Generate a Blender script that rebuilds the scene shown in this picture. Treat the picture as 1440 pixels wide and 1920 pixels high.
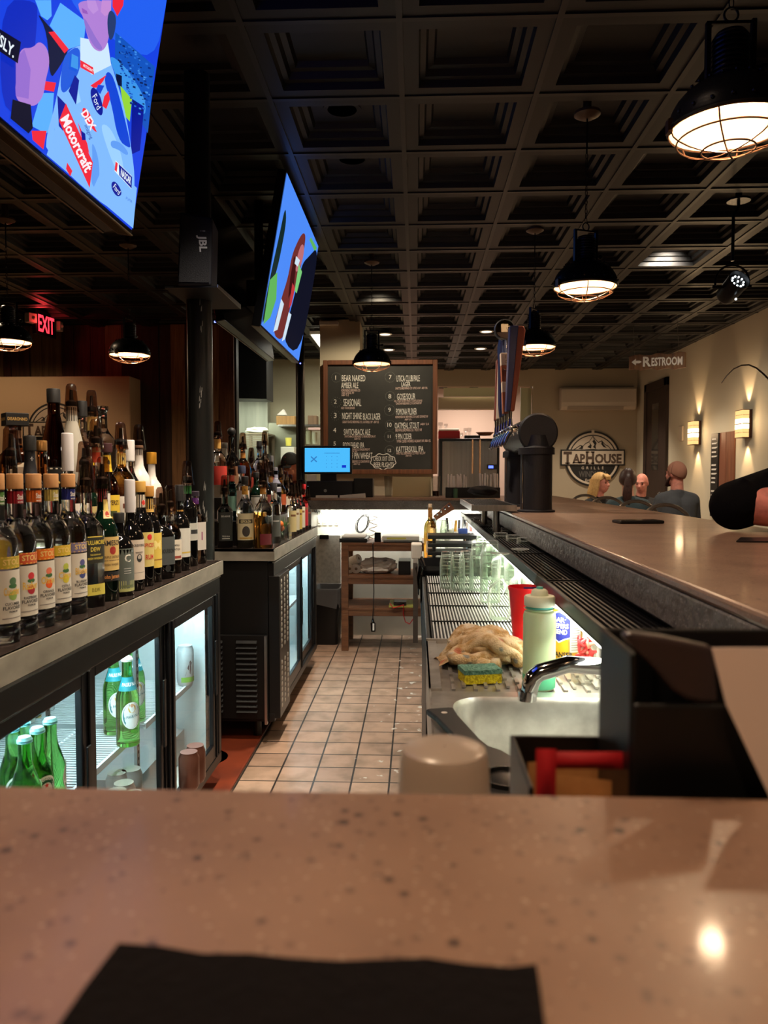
import bpy, bmesh, math, random
from math import sin, cos, pi, radians, sqrt, atan2, hypot
from mathutils import Vector, Matrix
for _o in list(bpy.data.objects): bpy.data.objects.remove(_o)
SC = bpy.context.scene
COL = SC.collection
RND = random.Random(7)
R = radians

# ------------------------------------------------------------------ camera
H = 1.28                                   # eye height, metres; x right, y along the aisle, z up
FPX = 1450.0
YAW, PITCH = 2.37, -2.76
cd = bpy.data.cameras.new('camera'); cam = bpy.data.objects.new('camera', cd); COL.objects.link(cam)
cam.location = (0, 0, H); cam.rotation_euler = (R(90 + PITCH), 0, R(YAW))
cd.sensor_fit = 'VERTICAL'; cd.sensor_height = 36; cd.lens = FPX * 36 / 1920
cd.clip_start = .02; cd.clip_end = 60
cd.dof.use_dof = True; cd.dof.focus_distance = 3.2; cd.dof.aperture_fstop = 7.5
SC.camera = cam
CR = cam.rotation_euler.to_matrix()
SC.view_settings.view_transform = 'Standard'
try: SC.view_settings.look = 'None'
except Exception: pass
SC.view_settings.gamma = 1; SC.view_settings.use_curve_mapping = False
SC.view_settings.exposure = 0.4
w = bpy.data.worlds.new('world'); SC.world = w; w.use_nodes = True
w.node_tree.nodes['Background'].inputs[0].default_value = (.5, .55, .7, 1)
w.node_tree.nodes['Background'].inputs[1].default_value = .004
SC.cycles.max_bounces = 14; SC.cycles.transmission_bounces = 12; SC.cycles.transparent_max_bounces = 16
SC.cycles.glossy_bounces = 5; SC.cycles.diffuse_bounces = 4
SC.cycles.caustics_reflective = False; SC.cycles.sample_clamp_indirect = 4; SC.cycles.blur_glossy = .5

def light(kind, name, loc, power, color, size=.05, rot=(0, 0, 0), sy=None, spot=None, blend=.5):
    d = bpy.data.lights.new(name, kind); d.energy = power; d.color = color
    if kind == 'AREA':
        d.size = size
        if sy: d.shape = 'RECTANGLE'; d.size_y = sy
    else: d.shadow_soft_size = size
    if kind == 'SPOT': d.spot_size = R(spot); d.spot_blend = blend
    o = bpy.data.objects.new(name, d); COL.objects.link(o); o.location = loc; o.rotation_euler = rot
    return o
WARM = (1, .69, .43); COOL = (.86, 1, .97); NEUT = (1, .9, .74)

# ------------------------------------------------------------------ pixel rays
def ray(px, py):
    return CR @ Vector(((px - 720) / FPX, (960 - py) / FPX, -1))
def aty(px, py, Y):
    d = ray(px, py); t = Y / d.y
    return Vector((d.x * t, Y, H + d.z * t))
def atz(px, py, z):
    d = ray(px, py); t = (z - H) / d.z
    return Vector((d.x * t, d.y * t, z))
def atx(px, py, X):
    d = ray(px, py); t = X / d.x
    return Vector((X, d.y * t, H + d.z * t))
class Pl:
    def __init__(s, p, n): s.p = Vector(p); s.n = Vector(n).normalized()
    def hit(s, px, py, off=0):
        d = ray(px, py); o = Vector((0, 0, H)); t = (s.p - o).dot(s.n) / d.dot(s.n)
        return o + d * t + s.n * off

# ------------------------------------------------------------------ materials
def S(r, g, b):
    f = lambda v: (v / 255 / 12.92) if v / 255 <= .04045 else ((v / 255 + .055) / 1.055) ** 2.4
    return (f(r), f(g), f(b))
MATS = {}
def mat(name, col=(.5, .5, .5), rough=.5, metal=0, spec=.5, noise=None, bump=None, coat=0, trans=0, ior=1.45,
        emit=None, es=1, spk=None, alpha=None, aniso=0, sss=0):
    """noise=(scale, colour2, lo, hi[, stretch xyz]); bump=(scale, strength); spk=list of (scale, threshold, colour)"""
    if name in MATS: return MATS[name]
    m = bpy.data.materials.new(name); m.use_nodes = True; MATS[name] = m
    nt = m.node_tree; N = nt.nodes; L = nt.links; b = N['Principled BSDF']
    I = b.inputs
    I['Base Color'].default_value = (*col, 1); I['Roughness'].default_value = rough; I['Metallic'].default_value = metal
    I['Specular IOR Level'].default_value = spec; I['IOR'].default_value = ior
    I['Coat Weight'].default_value = coat; I['Coat Roughness'].default_value = .08
    I['Transmission Weight'].default_value = trans
    if sss: I['Subsurface Weight'].default_value = sss; I['Subsurface Radius'].default_value = (.02, .008, .005); I['Subsurface Scale'].default_value = .5
    if emit: I['Emission Color'].default_value = (*emit, 1); I['Emission Strength'].default_value = es
    cur = None
    if noise or bump or spk:
        tc = N.new('ShaderNodeTexCoord')
    if noise:
        mp = N.new('ShaderNodeMapping'); L.new(tc.outputs['Object'], mp.inputs[0])
        if len(noise) > 4: mp.inputs['Scale'].default_value = noise[4]
        n = N.new('ShaderNodeTexNoise'); n.inputs['Scale'].default_value = noise[0]; n.inputs['Detail'].default_value = 6
        L.new(mp.outputs[0], n.inputs['Vector'])
        cr = N.new('ShaderNodeValToRGB'); L.new(n.outputs['Fac'], cr.inputs[0])
        cr.color_ramp.elements[0].position = noise[2]; cr.color_ramp.elements[1].position = noise[3]
        cr.color_ramp.elements[0].color = (*col, 1); cr.color_ramp.elements[1].color = (*noise[1], 1)
        cur = cr.outputs[0]
    for sp in (spk or []):
        v = N.new('ShaderNodeTexVoronoi'); v.inputs['Scale'].default_value = sp[0]; L.new(tc.outputs['Object'], v.inputs['Vector'])
        n2 = N.new('ShaderNodeTexNoise'); n2.inputs['Scale'].default_value = sp[0] * .35; L.new(tc.outputs['Object'], n2.inputs['Vector'])
        ad = N.new('ShaderNodeMath'); ad.operation = 'MULTIPLY_ADD'; L.new(n2.outputs['Fac'], ad.inputs[0]); ad.inputs[1].default_value = .4; L.new(v.outputs['Distance'], ad.inputs[2])
        lt = N.new('ShaderNodeMapRange'); L.new(ad.outputs[0], lt.inputs['Value'])
        lt.inputs['From Min'].default_value = sp[1] - .05; lt.inputs['From Max'].default_value = sp[1] + .05
        lt.inputs['To Min'].default_value = sp[3] if len(sp) > 3 else 1; lt.inputs['To Max'].default_value = 0
        mx = N.new('ShaderNodeMix'); mx.data_type = 'RGBA'; L.new(lt.outputs[0], mx.inputs[0])
        if cur: L.new(cur, mx.inputs[6])
        else: mx.inputs[6].default_value = (*col, 1)
        mx.inputs[7].default_value = (*sp[2], 1); cur = mx.outputs[2]
    if cur: L.new(cur, I['Base Color'])
    if bump:
        n = N.new('ShaderNodeTexNoise'); n.inputs['Scale'].default_value = bump[0]; n.inputs['Detail'].default_value = 4
        mp = N.new('ShaderNodeMapping'); L.new(tc.outputs['Object'], mp.inputs[0]); L.new(mp.outputs[0], n.inputs['Vector'])
        if len(bump) > 2: mp.inputs['Scale'].default_value = bump[2]
        bp = N.new('ShaderNodeBump'); bp.inputs['Strength'].default_value = bump[1]; bp.inputs['Distance'].default_value = .01
        L.new(n.outputs['Fac'], bp.inputs['Height']); L.new(bp.outputs[0], I['Normal'])
    return m
def thin(name, tint=None, gloss=.5, rough=.03, haze=0, hcol=(.8, .8, .8), edge=0):
    """thin clear sheet: tinted see-through with a fresnel sheen and an optional milky haze; edge paints whitened rims that look lit"""
    if name in MATS: return MATS[name]
    m = bpy.data.materials.new(name); m.use_nodes = True; MATS[name] = m
    nt = m.node_tree; N = nt.nodes; L = nt.links
    N.remove(N['Principled BSDF']); out = N['Material Output']
    t = N.new('ShaderNodeBsdfTransparent'); t.inputs[0].default_value = (*tint, 1)
    g = N.new('ShaderNodeBsdfGlossy'); g.inputs['Roughness'].default_value = rough
    lw = N.new('ShaderNodeLayerWeight'); lw.inputs[0].default_value = .5
    pw_ = N.new('ShaderNodeMath'); pw_.operation = 'POWER'; L.new(lw.outputs['Facing'], pw_.inputs[0]); pw_.inputs[1].default_value = 4.5
    fr = N.new('ShaderNodeMath'); fr.operation = 'MULTIPLY_ADD'; L.new(pw_.outputs[0], fr.inputs[0]); fr.inputs[1].default_value = gloss; fr.inputs[2].default_value = .045
    mx = N.new('ShaderNodeMixShader'); L.new(fr.outputs[0], mx.inputs[0]); L.new(g.outputs[0], mx.inputs[2])
    src = t.outputs[0]
    if haze:
        d = N.new('ShaderNodeBsdfDiffuse'); d.inputs[0].default_value = (*hcol, 1)
        tl = N.new('ShaderNodeBsdfTranslucent'); tl.inputs[0].default_value = (*hcol, 1)
        m0 = N.new('ShaderNodeMixShader'); m0.inputs[0].default_value = .5; L.new(d.outputs[0], m0.inputs[1]); L.new(tl.outputs[0], m0.inputs[2])
        m2 = N.new('ShaderNodeMixShader'); m2.inputs[0].default_value = haze; L.new(t.outputs[0], m2.inputs[1])
        if edge:
            pe = N.new('ShaderNodeMath'); pe.operation = 'POWER'; L.new(lw.outputs['Facing'], pe.inputs[0]); pe.inputs[1].default_value = 2.2
            me_ = N.new('ShaderNodeMath'); me_.operation = 'MULTIPLY_ADD'; L.new(pe.outputs[0], me_.inputs[0]); me_.inputs[1].default_value = edge; me_.inputs[2].default_value = haze; L.new(me_.outputs[0], m2.inputs[0])
        L.new(m0.outputs[0], m2.inputs[2]); src = m2.outputs[0]
    L.new(src, mx.inputs[1]); L.new(mx.outputs[0], out.inputs[0])
    return m
def glow(name, col=None, s=1):
    return mat(name, (0, 0, 0), .6, emit=col, es=s, spec=.1)
BLACK = mat('black_paint', S(10, 10, 11), .45, noise=(6, S(16, 16, 17), .4, .7))
BLKPL = mat('black_plastic', S(14, 14, 15), .38)
BLKGL = mat('black_gloss', S(8, 8, 10), .12)
STEEL = mat('brushed_steel', (.55, .54, .52), .28, 1, noise=(40, (.42, .41, .4), .35, .7, (1, 1, .1)))
CHROME = mat('chrome', (.8, .8, .8), .08, 1)
DKST = mat('dark_steel', (.16, .16, .165), .35, .9)
WHITE = mat('white_paint', S(232, 230, 224), .5)
CREAM = mat('cream_wall', S(206, 196, 172), .7, bump=(90, .12))
PAPER = mat('paper', S(226, 220, 210), .8)
def flat(name, rgb=None, rough=.5, metal=0): return MATS[name] if rgb is None else mat(name, S(*rgb), rough, metal)

# ------------------------------------------------------------------ mesh builder
class MB:
    def __init__(s, M=None): s.v = []; s.f = []; s.mi = []; s.sm = []; s.M = M or Matrix()
    def add(s, vs, fs, mi=0, smooth=False):
        n = len(s.v); s.v += [s.M @ Vector(p) for p in vs]
        for f in fs: s.f.append([i + n for i in f]); s.mi.append(mi); s.sm.append(smooth)
        return s
    def box(s, c, d, mi=0, rot=None):
        x, y, z = d[0] / 2, d[1] / 2, d[2] / 2
        vs = [Vector((i, j, k)) for i in (-x, x) for j in (-y, y) for k in (-z, z)]
        if rot: vs = [rot @ p for p in vs]
        c = Vector(c)
        return s.add([c + p for p in vs], [(0, 1, 3, 2), (4, 6, 7, 5), (0, 4, 5, 1), (2, 3, 7, 6), (0, 2, 6, 4), (1, 5, 7, 3)], mi)
    def bb(s, a, b, mi=0):
        return s.box([(p + q) / 2 for p, q in zip(a, b)], [abs(q - p) for p, q in zip(a, b)], mi)
    def lathe(s, prof, n=24, c=(0, 0, 0), mi=0, M=None, smooth=True, arc=None):
        vs = []; fs = []; a0, a1 = arc or (0, 2 * pi); full = arc is None
        k = n if full else n + 1; c = Vector(c)
        for r, z in prof:
            for i in range(k):
                a = a0 + (a1 - a0) * i / n
                p = Vector((r * cos(a), r * sin(a), z)); p = (M @ p if M else p) + c; vs.append(p)
        m = len(prof)
        for j in range(m - 1):
            for i in range(n):
                i2 = (i + 1) % k
                fs.append((j * k + i, j * k + i2, (j + 1) * k + i2, (j + 1) * k + i))
        if full:
            if prof[0][0] > 1e-6: fs.append(tuple(reversed(range(k))))
            if prof[-1][0] > 1e-6: fs.append(tuple((m - 1) * k + i for i in range(k)))
        return s.add(vs, fs, mi, smooth)
    def cyl(s, a, b, r, r2=None, n=16, mi=0, smooth=True):
        a = Vector(a); b = Vector(b); d = b - a; q = Vector((0, 0, 1)).rotation_difference(d).to_matrix()
        return s.lathe([(r, 0), (r if r2 is None else r2, d.length)], n, a, mi, q, smooth)
    def capsule(s, a, b, r1, r2, n=16, mi=0):
        a = Vector(a); b = Vector(b); d = b - a; L = d.length
        q = Vector((0, 0, 1)).rotation_difference(d).to_matrix() if L > 1e-6 else Matrix.Identity(3)
        pr = [(max(1e-4, r1 * sin(t * pi / 12)), -r1 * cos(t * pi / 12)) for t in range(0, 7)] + [(max(1e-4, r2 * cos(t * pi / 12)), L + r2 * sin(t * pi / 12)) for t in range(0, 7)]
        return s.lathe(pr, n, a, mi, q)
    def ball(s, c, r, n=16, mi=0, sc=(1, 1, 1), rot=None):
        M = Matrix.Diagonal(sc)
        if rot: M = rot @ M
        return s.lathe([(max(1e-4, r * sin(t * pi / 10)), -r * cos(t * pi / 10)) for t in range(11)], n, c, mi, M)
    def tube(s, pts, r, n=8, closed=False, mi=0, flat=None):
        pts = [Vector(p) for p in pts]; m = len(pts); vs = []; fs = []; up = None
        rr = r if isinstance(r, (list, tuple)) else [r] * m
        for i, p in enumerate(pts):
            if closed: t = pts[(i + 1) % m] - pts[i - 1]
            else: t = pts[min(i + 1, m - 1)] - pts[max(i - 1, 0)]
            t.normalize()
            if up is None:
                up = Vector((0, 0, 1)) if abs(t.z) < .9 else Vector((1, 0, 0))
            u = t.cross(up)
            if u.length < 1e-4: u = t.orthogonal()
            u.normalize(); up = u.cross(t).normalized()
            for k in range(n):
                a = 2 * pi * k / n
                vs.append(p + rr[i] * (cos(a) * u + sin(a) * up * (flat or 1)))
        for i in range(m if closed else m - 1):
            j = (i + 1) % m
            for k in range(n):
                k2 = (k + 1) % n; fs.append((i * n + k, i * n + k2, j * n + k2, j * n + k))
        if not closed: fs += [tuple(reversed(range(n))), tuple((m - 1) * n + k for k in range(n))]
        return s.add(vs, fs, mi, True)
    def ring(s, c, r, t, n=32, k=8, M=None, mi=0):
        c = Vector(c); P = [Vector((r * cos(2 * pi * i / n), r * sin(2 * pi * i / n), 0)) for i in range(n)]
        return s.tube([(M @ p if M else p) + c for p in P], t, k, True, mi)
    def prism(s, pts, vec, mi=0, smooth=False):
        """polygon (3-D points) pushed along vec"""
        v = Vector(vec); P = [Vector(p) for p in pts]; n = len(P)
        fs = [tuple(reversed(range(n))), tuple(range(n, 2 * n))] + [(i, (i + 1) % n, n + (i + 1) % n, n + i) for i in range(n)]
        return s.add(P + [p + v for p in P], fs, mi, smooth)
    def poly(s, pts, mi=0): return s.add(pts, [tuple(range(len(pts)))], mi)
    def grid(s, fn, nu, nv, mi=0, smooth=True):
        vs = [fn(i / nu, j / nv) for j in range(nv + 1) for i in range(nu + 1)]; k = nu + 1
        return s.add(vs, [(j * k + i, j * k + i + 1, (j + 1) * k + i + 1, (j + 1) * k + i) for j in range(nv) for i in range(nu)], mi, smooth)
    def text(s, body, fn, h, w=None, cx=0, cy=0, mi=0, shear=0, bold=0, align='c', xs=1):
        """lettering: cap height h, fitted to width w, centred at (cx,cy) of the 2-D space that fn maps to 3-D"""
        V, F, bw, bh = glyphs(body, bold)
        k = h / .73; kx = k * xs
        if w: kx = min(kx, w / max(bw, 1e-6)) if xs == 1 else w / max(bw, 1e-6)
        ox = -bw / 2 * kx if align == 'c' else 0
        return s.add([fn(cx + ox + p[0] * kx + shear * p[1] * k, cy + (p[1] - .365) * k) for p in V], F, mi)
    def mesh(s, name, mats):
        me = bpy.data.meshes.new(name); me.from_pydata([tuple(p) for p in s.v], [], s.f)
        for m in (mats if isinstance(mats, (list, tuple)) else [mats]): me.materials.append(m)
        me.polygons.foreach_set('material_index', s.mi); me.polygons.foreach_set('use_smooth', s.sm)
        me.update(); return me
    def obj(s, name, mats, parent=None, bevel=0, world=False, sharp=40, mods=None, seg=2):
        if world and parent:
            chain = Matrix(); p = parent
            while p: chain = p.matrix_basis @ chain; p = p.parent
            iv = chain.inverted(); s.v = [iv @ p for p in s.v]
        me = s.mesh(name, mats)
        if sharp and any(s.sm): me.set_sharp_from_angle(angle=R(sharp))
        o = bpy.data.objects.new(name, me); COL.objects.link(o)
        if parent: o.parent = parent
        if bevel:
            b = o.modifiers.new('bevel', 'BEVEL'); b.width = bevel; b.segments = seg; b.limit_method = 'ANGLE'; b.angle_limit = R(35); b.harden_normals = False
        return o
    def center(s):
        lo = Vector((min(p[i] for p in s.v) for i in range(3))); hi = Vector((max(p[i] for p in s.v) for i in range(3)))
        c = Vector(((lo.x + hi.x) / 2, (lo.y + hi.y) / 2, lo.z)); s.v = [p - c for p in s.v]; return c
_G = {}
def glyphs(body, bold=0):
    k = (body, bold)
    if k in _G: return _G[k]
    c = bpy.data.curves.new('t', 'FONT'); c.body = body; c.size = 1; c.resolution_u = 2; c.offset = bold
    o = bpy.data.objects.new('t', c); me = bpy.data.meshes.new_from_object(o)
    V = [(v.co.x, v.co.y) for v in me.vertices]; F = [tuple(p.vertices) for p in me.polygons]
    bpy.data.objects.remove(o); bpy.data.meshes.remove(me); bpy.data.curves.remove(c)
    if V:
        x0 = min(v[0] for v in V); V = [(x - x0, y) for x, y in V]; bw = max(v[0] for v in V)
    else: bw = 1
    _G[k] = (V, F, bw, 1); return _G[k]
def patch(m, f, pts, mi, step=.006):
    """flat outline wrapped onto a curved surface f(x, y) as concentric rings"""
    c = (sum(p[0] for p in pts) / len(pts), sum(p[1] for p in pts) / len(pts)); D = []
    for a, b in zip(pts, pts[1:] + pts[:1]):
        k = max(1, int(hypot(b[0] - a[0], b[1] - a[1]) / step)); D += [(a[0] + (b[0] - a[0]) * i / k, a[1] + (b[1] - a[1]) * i / k) for i in range(k)]
    n = len(D); R5 = (.01, .3, .6, .82, 1)
    m.add([f(c[0] + (x - c[0]) * s, c[1] + (y - c[1]) * s) for s in R5 for x, y in D], [(j * n + i, j * n + (i + 1) % n, (j + 1) * n + (i + 1) % n, (j + 1) * n + i) for j in range(4) for i in range(n)], mi)
def tag(o, label=None, cat=None, group=None, kind=None):
    if label: o['label'] = label
    if cat: o['category'] = cat
    if group: o['group'] = group
    if kind: o['kind'] = kind
    return o
def thing(name, label, cat, loc=(0, 0, 0), rz=0, group=None):
    o = bpy.data.objects.new(name, None); COL.objects.link(o); o.empty_display_size = .05
    o.location = loc; o.rotation_euler = (0, 0, rz)
    o.matrix_basis = Matrix.Translation(Vector(loc)) @ Matrix.Rotation(rz, 4, 'Z')
    return tag(o, label, cat, group)
def one(mb, name, mats, label, cat, group=None, **k):
    c = mb.center(); o = mb.obj(name, mats, **k); o.location = c; return tag(o, label, cat, group)
def struct(mb, name, mats, parent=None, **k):
    o = mb.obj(name, mats, parent, **k)
    if not parent: o['kind'] = 'structure'
    return o
def kids(o): return [c for c in o.children]
def dup(o, loc=None, rz=None, label=None, parent=None, group=None):
    c = o.copy(); COL.objects.link(c)
    if parent: c.parent = parent
    for ch in kids(o): dup(ch, parent=c)
    if loc is not None: c.location = loc
    if rz is not None: c.rotation_euler = (0, 0, rz)
    if label: c['label'] = label
    if group: c['group'] = group
    return c
def arc(c, r, a0, a1, n, ax=(1, 0, 0), ay=(0, 0, 1)):
    c = Vector(c); ax = Vector(ax); ay = Vector(ay)
    return [c + r * (cos(a0 + (a1 - a0) * i / n) * ax + sin(a0 + (a1 - a0) * i / n) * ay) for i in range(n + 1)]
# ================================================================== the room
CZ = 3.0
BZ = 1.105                                  # bar top height
CT = .93                                    # back-counter height
BX0, BX1 = .4375, 1.15                      # right run of the bar
FY, EY = .423, 5.8                          # inner edges of front and end runs
# floor: red quarry tile
def tile_mat():
    m = bpy.data.materials.new('quarry_tile'); m.use_nodes = True; nt = m.node_tree; N = nt.nodes; L = nt.links; b = N['Principled BSDF']
    tc = N.new('ShaderNodeTexCoord'); mp = N.new('ShaderNodeMapping'); L.new(tc.outputs['Object'], mp.inputs[0]); mp.inputs['Location'].default_value = (.741, 0.003, 0)
    br = N.new('ShaderNodeTexBrick'); L.new(mp.outputs[0], br.inputs['Vector']); br.offset = 0; br.squash = 1
    br.inputs['Scale'].default_value = 1; br.inputs['Brick Width'].default_value = .158; br.inputs['Row Height'].default_value = .158
    br.inputs['Mortar Size'].default_value = .0042; br.inputs['Mortar Smooth'].default_value = .15
    br.inputs['Color1'].default_value = (*S(172, 142, 121), 1); br.inputs['Color2'].default_value = (*S(154, 126, 108), 1); br.inputs['Mortar'].default_value = (*S(42, 36, 33), 1)
    n = N.new('ShaderNodeTexNoise'); n.inputs['Scale'].default_value = 9; n.inputs['Detail'].default_value = 8; L.new(tc.outputs['Object'], n.inputs['Vector'])
    cr = N.new('ShaderNodeValToRGB'); L.new(n.outputs['Fac'], cr.inputs[0]); cr.color_ramp.elements[0].position = .42; cr.color_ramp.elements[1].position = .7
    cr.color_ramp.elements[0].color = (1, 1, 1, 1); cr.color_ramp.elements[1].color = (.62, .64, .62, 1)
    mu = N.new('ShaderNodeMix'); mu.data_type = 'RGBA'; mu.blend_type = 'MULTIPLY'; mu.inputs[0].default_value = 1; L.new(br.outputs[0], mu.inputs[6]); L.new(cr.outputs[0], mu.inputs[7])
    n3 = N.new('ShaderNodeTexNoise'); n3.inputs['Scale'].default_value = 16; n3.inputs['Detail'].default_value = 3; L.new(tc.outputs['Object'], n3.inputs['Vector'])
    sx = N.new('ShaderNodeSeparateXYZ'); L.new(tc.outputs['Object'], sx.inputs[0])
    g = N.new('ShaderNodeMapRange'); L.new(sx.outputs[0], g.inputs[0]); g.inputs[1].default_value = -.35; g.inputs[2].default_value = 0; g.inputs[3].default_value = 0; g.inputs[4].default_value = .12
    a = N.new('ShaderNodeMath'); L.new(n3.outputs['Fac'], a.inputs[0]); L.new(g.outputs[0], a.inputs[1])
    th = N.new('ShaderNodeMapRange'); L.new(a.outputs[0], th.inputs[0]); th.inputs[1].default_value = .74; th.inputs[2].default_value = .78
    mw = N.new('ShaderNodeMix'); mw.data_type = 'RGBA'; L.new(th.outputs[0], mw.inputs[0]); L.new(mu.outputs[2], mw.inputs[6]); mw.inputs[7].default_value = (*S(205, 200, 190), 1)
    L.new(mw.outputs[2], b.inputs['Base Color'])
    rr = N.new('ShaderNodeMapRange'); L.new(n.outputs['Fac'], rr.inputs[0]); rr.inputs[3].default_value = .25; rr.inputs[4].default_value = .55; L.new(rr.outputs[0], b.inputs['Roughness'])
    bp = N.new('ShaderNodeBump'); bp.inputs['Distance'].default_value = .004; bp.inputs['Strength'].default_value = .7; bp.invert = True; L.new(br.outputs['Fac'], bp.inputs['Height']); L.new(bp.outputs[0], b.inputs['Normal'])
    return m
struct(MB().bb((-6.2, -3, -.1), (3.75, 16.2, 0)), 'floor', tile_mat())
struct(MB().bb((-1.9, 1.0, 0), (-.745, 5.2, .012)), 'trim_curb', mat('red_base_tile', S(120, 52, 30), .4, noise=(7, S(92, 40, 26), .4, .7)), bevel=.006)
# coffered ceiling of black pressed tiles
cm = MB(); G = .605; x0c, y0c = -.067, .585
for i in range(-11, 7):
    for j in range(-7, 27):
        X = x0c + i * G; Y = y0c + j * G
        if X > 3.75: continue
        lv = [(.012, 0), (.075, 0), (.082, .03), (.105, .034), (.115, .062), (.14, .066), (.15, .09)]
        vs = []
        for ins, up in lv:
            vs += [(X + ins, Y + ins, CZ + up), (X + G - ins, Y + ins, CZ + up), (X + G - ins, Y + G - ins, CZ + up), (X + ins, Y + G - ins, CZ + up)]
        fs = []
        for k in range(len(lv) - 1):
            for q in range(4): fs.append((4 * k + q, 4 * k + 4 + q, 4 * k + 4 + (q + 1) % 4, 4 * k + (q + 1) % 4))
        t = 4 * (len(lv) - 1); fs.append((t + 3, t + 2, t + 1, t)); cm.add(vs, fs, 0)
for i in range(-11, 8): cm.box((x0c + i * G, 6.3, CZ - .001), (.024, 21, .012), 1)
for j in range(-7, 28): cm.box((-1.4, y0c + j * G, CZ - .001), (10.6, .024, .010), 1)
cm.bb((-6.9, -3.6, CZ + .2), (4.2, 17, CZ + .3), 0)
struct(cm, 'ceiling', [mat('black_ceiling_tile', S(11, 11, 13), .45, noise=(3, S(16, 16, 18), .4, .7)), mat('ceiling_grid', S(28, 27, 27), .38)])
# walls
struct(MB().bb((3.62, -3, 0), (3.75, 12.9, 3.1)), 'wall_right', CREAM)
bw = MB(); W2 = 12.9
bw.bb((1.92, W2, 0), (3.75, W2 + .12, 3.1)); bw.bb((-.5, W2, 2.74), (1.92, W2 + .12, 3.1))
struct(bw, 'wall_back', mat('tan_wall', S(172, 157, 134), .7, bump=(90, .1)))
struct(MB().bb((-6.2, 8.98, 0), (-2.09, 9.1, 3.1)), 'wall_left', BLACK)
struct(MB().bb((-2.6, 11.6, 0), (-.55, 11.72, 3.1)), 'wall_kitchen', mat('kitchen_wall', S(176, 168, 140), .6))
struct(MB().bb((-6.2, -3.1, 0), (3.75, -3, 3.1)), 'wall_front', CREAM)
struct(MB().bb((-6.3, -3, 0), (-6.2, 9, 3.1)), 'wall_side', mat('dark_wall', S(70, 58, 50), .7))
br = MB(); br.bb((-.6, 15.6, 0), (3.4, 15.7, 3.1)); br.bb((3.3, 13.02, 0), (3.4, 15.6, 3.1)); br.bb((-.62, 11.7, 0), (-.5, 15.6, 3.1))
struct(br, 'wall_pantry', mat('pink_wall', S(206, 180, 164), .7))
# barn-board cladding, each board its own colour
pw = MB(); x = -6.1; rr = random.Random(3); k = 0
while x < -2.12:
    wd = rr.choice([.09, .17, .2, .24, .14]); wd = min(wd, -2.09 - x); dp = rr.choice([.02, .03, .035, .022])
    pw.bb((x + .002, 8.98 - dp, 0), (x + wd - .004, 8.985, 3.02), rr.choice([0, 0, 1, 1, 2, 3])); x += wd
def wood(n, a, b, sc=(8, 8, .5), rough=.6): return mat(n, S(*a), rough, noise=(5, S(*b), .3, .7, sc), bump=(12, .25, sc))
struct(pw, 'trim_boards', [wood('barn_red', (98, 44, 36), (66, 30, 26)), wood('barn_brown', (106, 66, 44), (72, 44, 30)), wood('barn_dark', (62, 38, 30), (40, 26, 22)), wood('barn_tan', (150, 112, 76), (108, 78, 52))])
# end wall under the far run of the bar, knee walls
struct(MB().bb((-1.75, 6.12, 0), (.62, 6.22, BZ - .09)), 'wall_end', mat('white_panel', S(214, 212, 200), .5, noise=(3, S(186, 184, 172), .45, .75)))
struct(MB().bb((.50, .30, 0), (.60, 6.12, BZ - .09)), 'wall_bar', mat('white_panel'))
struct(MB().bb((-2.6, .20, 0), (.60, .30, BZ - .09)), 'wall_knee', mat('white_panel'))
# cream pillar and the partition behind the chalkboard
pl = aty(600, 700, 8.75).x; pr = aty(675, 700, 8.75).x; bxr = aty(812, 900, 8.7).x
struct(MB().bb((pl, 8.75, 0), (pr, 9.2, 3.02)), 'wall_pillar', CREAM)
struct(MB().bb((pr, 8.75, 0), (bxr, 8.87, 2.42)), 'wall_partition', CREAM)
# door in the right wall
dj = MB(); ya = atx(1208, 850, 3.6).y; yb = atx(1250, 850, 3.6).y; zt = atx(1229, 715, 3.6).z
ya, yb = max(ya, yb), min(ya, yb); ya = min(ya, 12.85)
dj.bb((3.58, yb, 0), (3.625, yb + .12, zt)); dj.bb((3.58, ya - .12, 0), (3.625, ya, zt)); dj.bb((3.58, yb, zt - .12), (3.625, ya, zt))
d1 = struct(dj, 'door_1', wood('door_wood', (58, 38, 28), (38, 25, 20)), bevel=.004)
struct(MB().bb((3.597, yb + .12, .01), (3.622, ya - .12, zt - .12)), 'door_leaf', mat('door_wood'), d1)
struct(MB().bb((3.594, (ya + yb) / 2 - .16, 1.35), (3.6, (ya + yb) / 2 + .16, 2.35)), 'door_glass', mat('dark_glass', S(48, 44, 40), .1), d1)
struct(MB().ball((3.57, yb + .2, 1.0), .03, 12), 'door_handle', CHROME, d1)

# ------------------------------------------------------------------ ceiling can lights and the light they give
def can_light(px, py, lab, power):
    p = atz(px, py, CZ - .012)
    t = thing('ceiling_light', lab, 'ceiling light', p, group='recessed ceiling lights')
    MB().lathe([(.062, .004), (.085, .004), (.085, 0), (.07, -.006), (.062, 0), (.062, .004)], 24).obj('trim_ring', WHITE, t)
    MB().lathe([(.0001, .003), (.062, .003)], 24).obj('lens', glow('can_glow', (1, .86, .66), 4), t)
    light('SPOT', 'can_lamp', p + Vector((0, 0, -.03)), power, (1, .8, .56), .06, spot=120, blend=.6)
can_light(722, 627, 'round recessed ceiling light above the lamp before the chalkboard', 40)
can_light(729, 656, 'round recessed ceiling light just over the chalkboard top', 40)
can_light(912, 622, 'round recessed ceiling light beside the tall round-topped tap handle', 40)
can_light(901, 654, 'round recessed ceiling light nearest the header left of the tap handles', 40)
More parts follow.
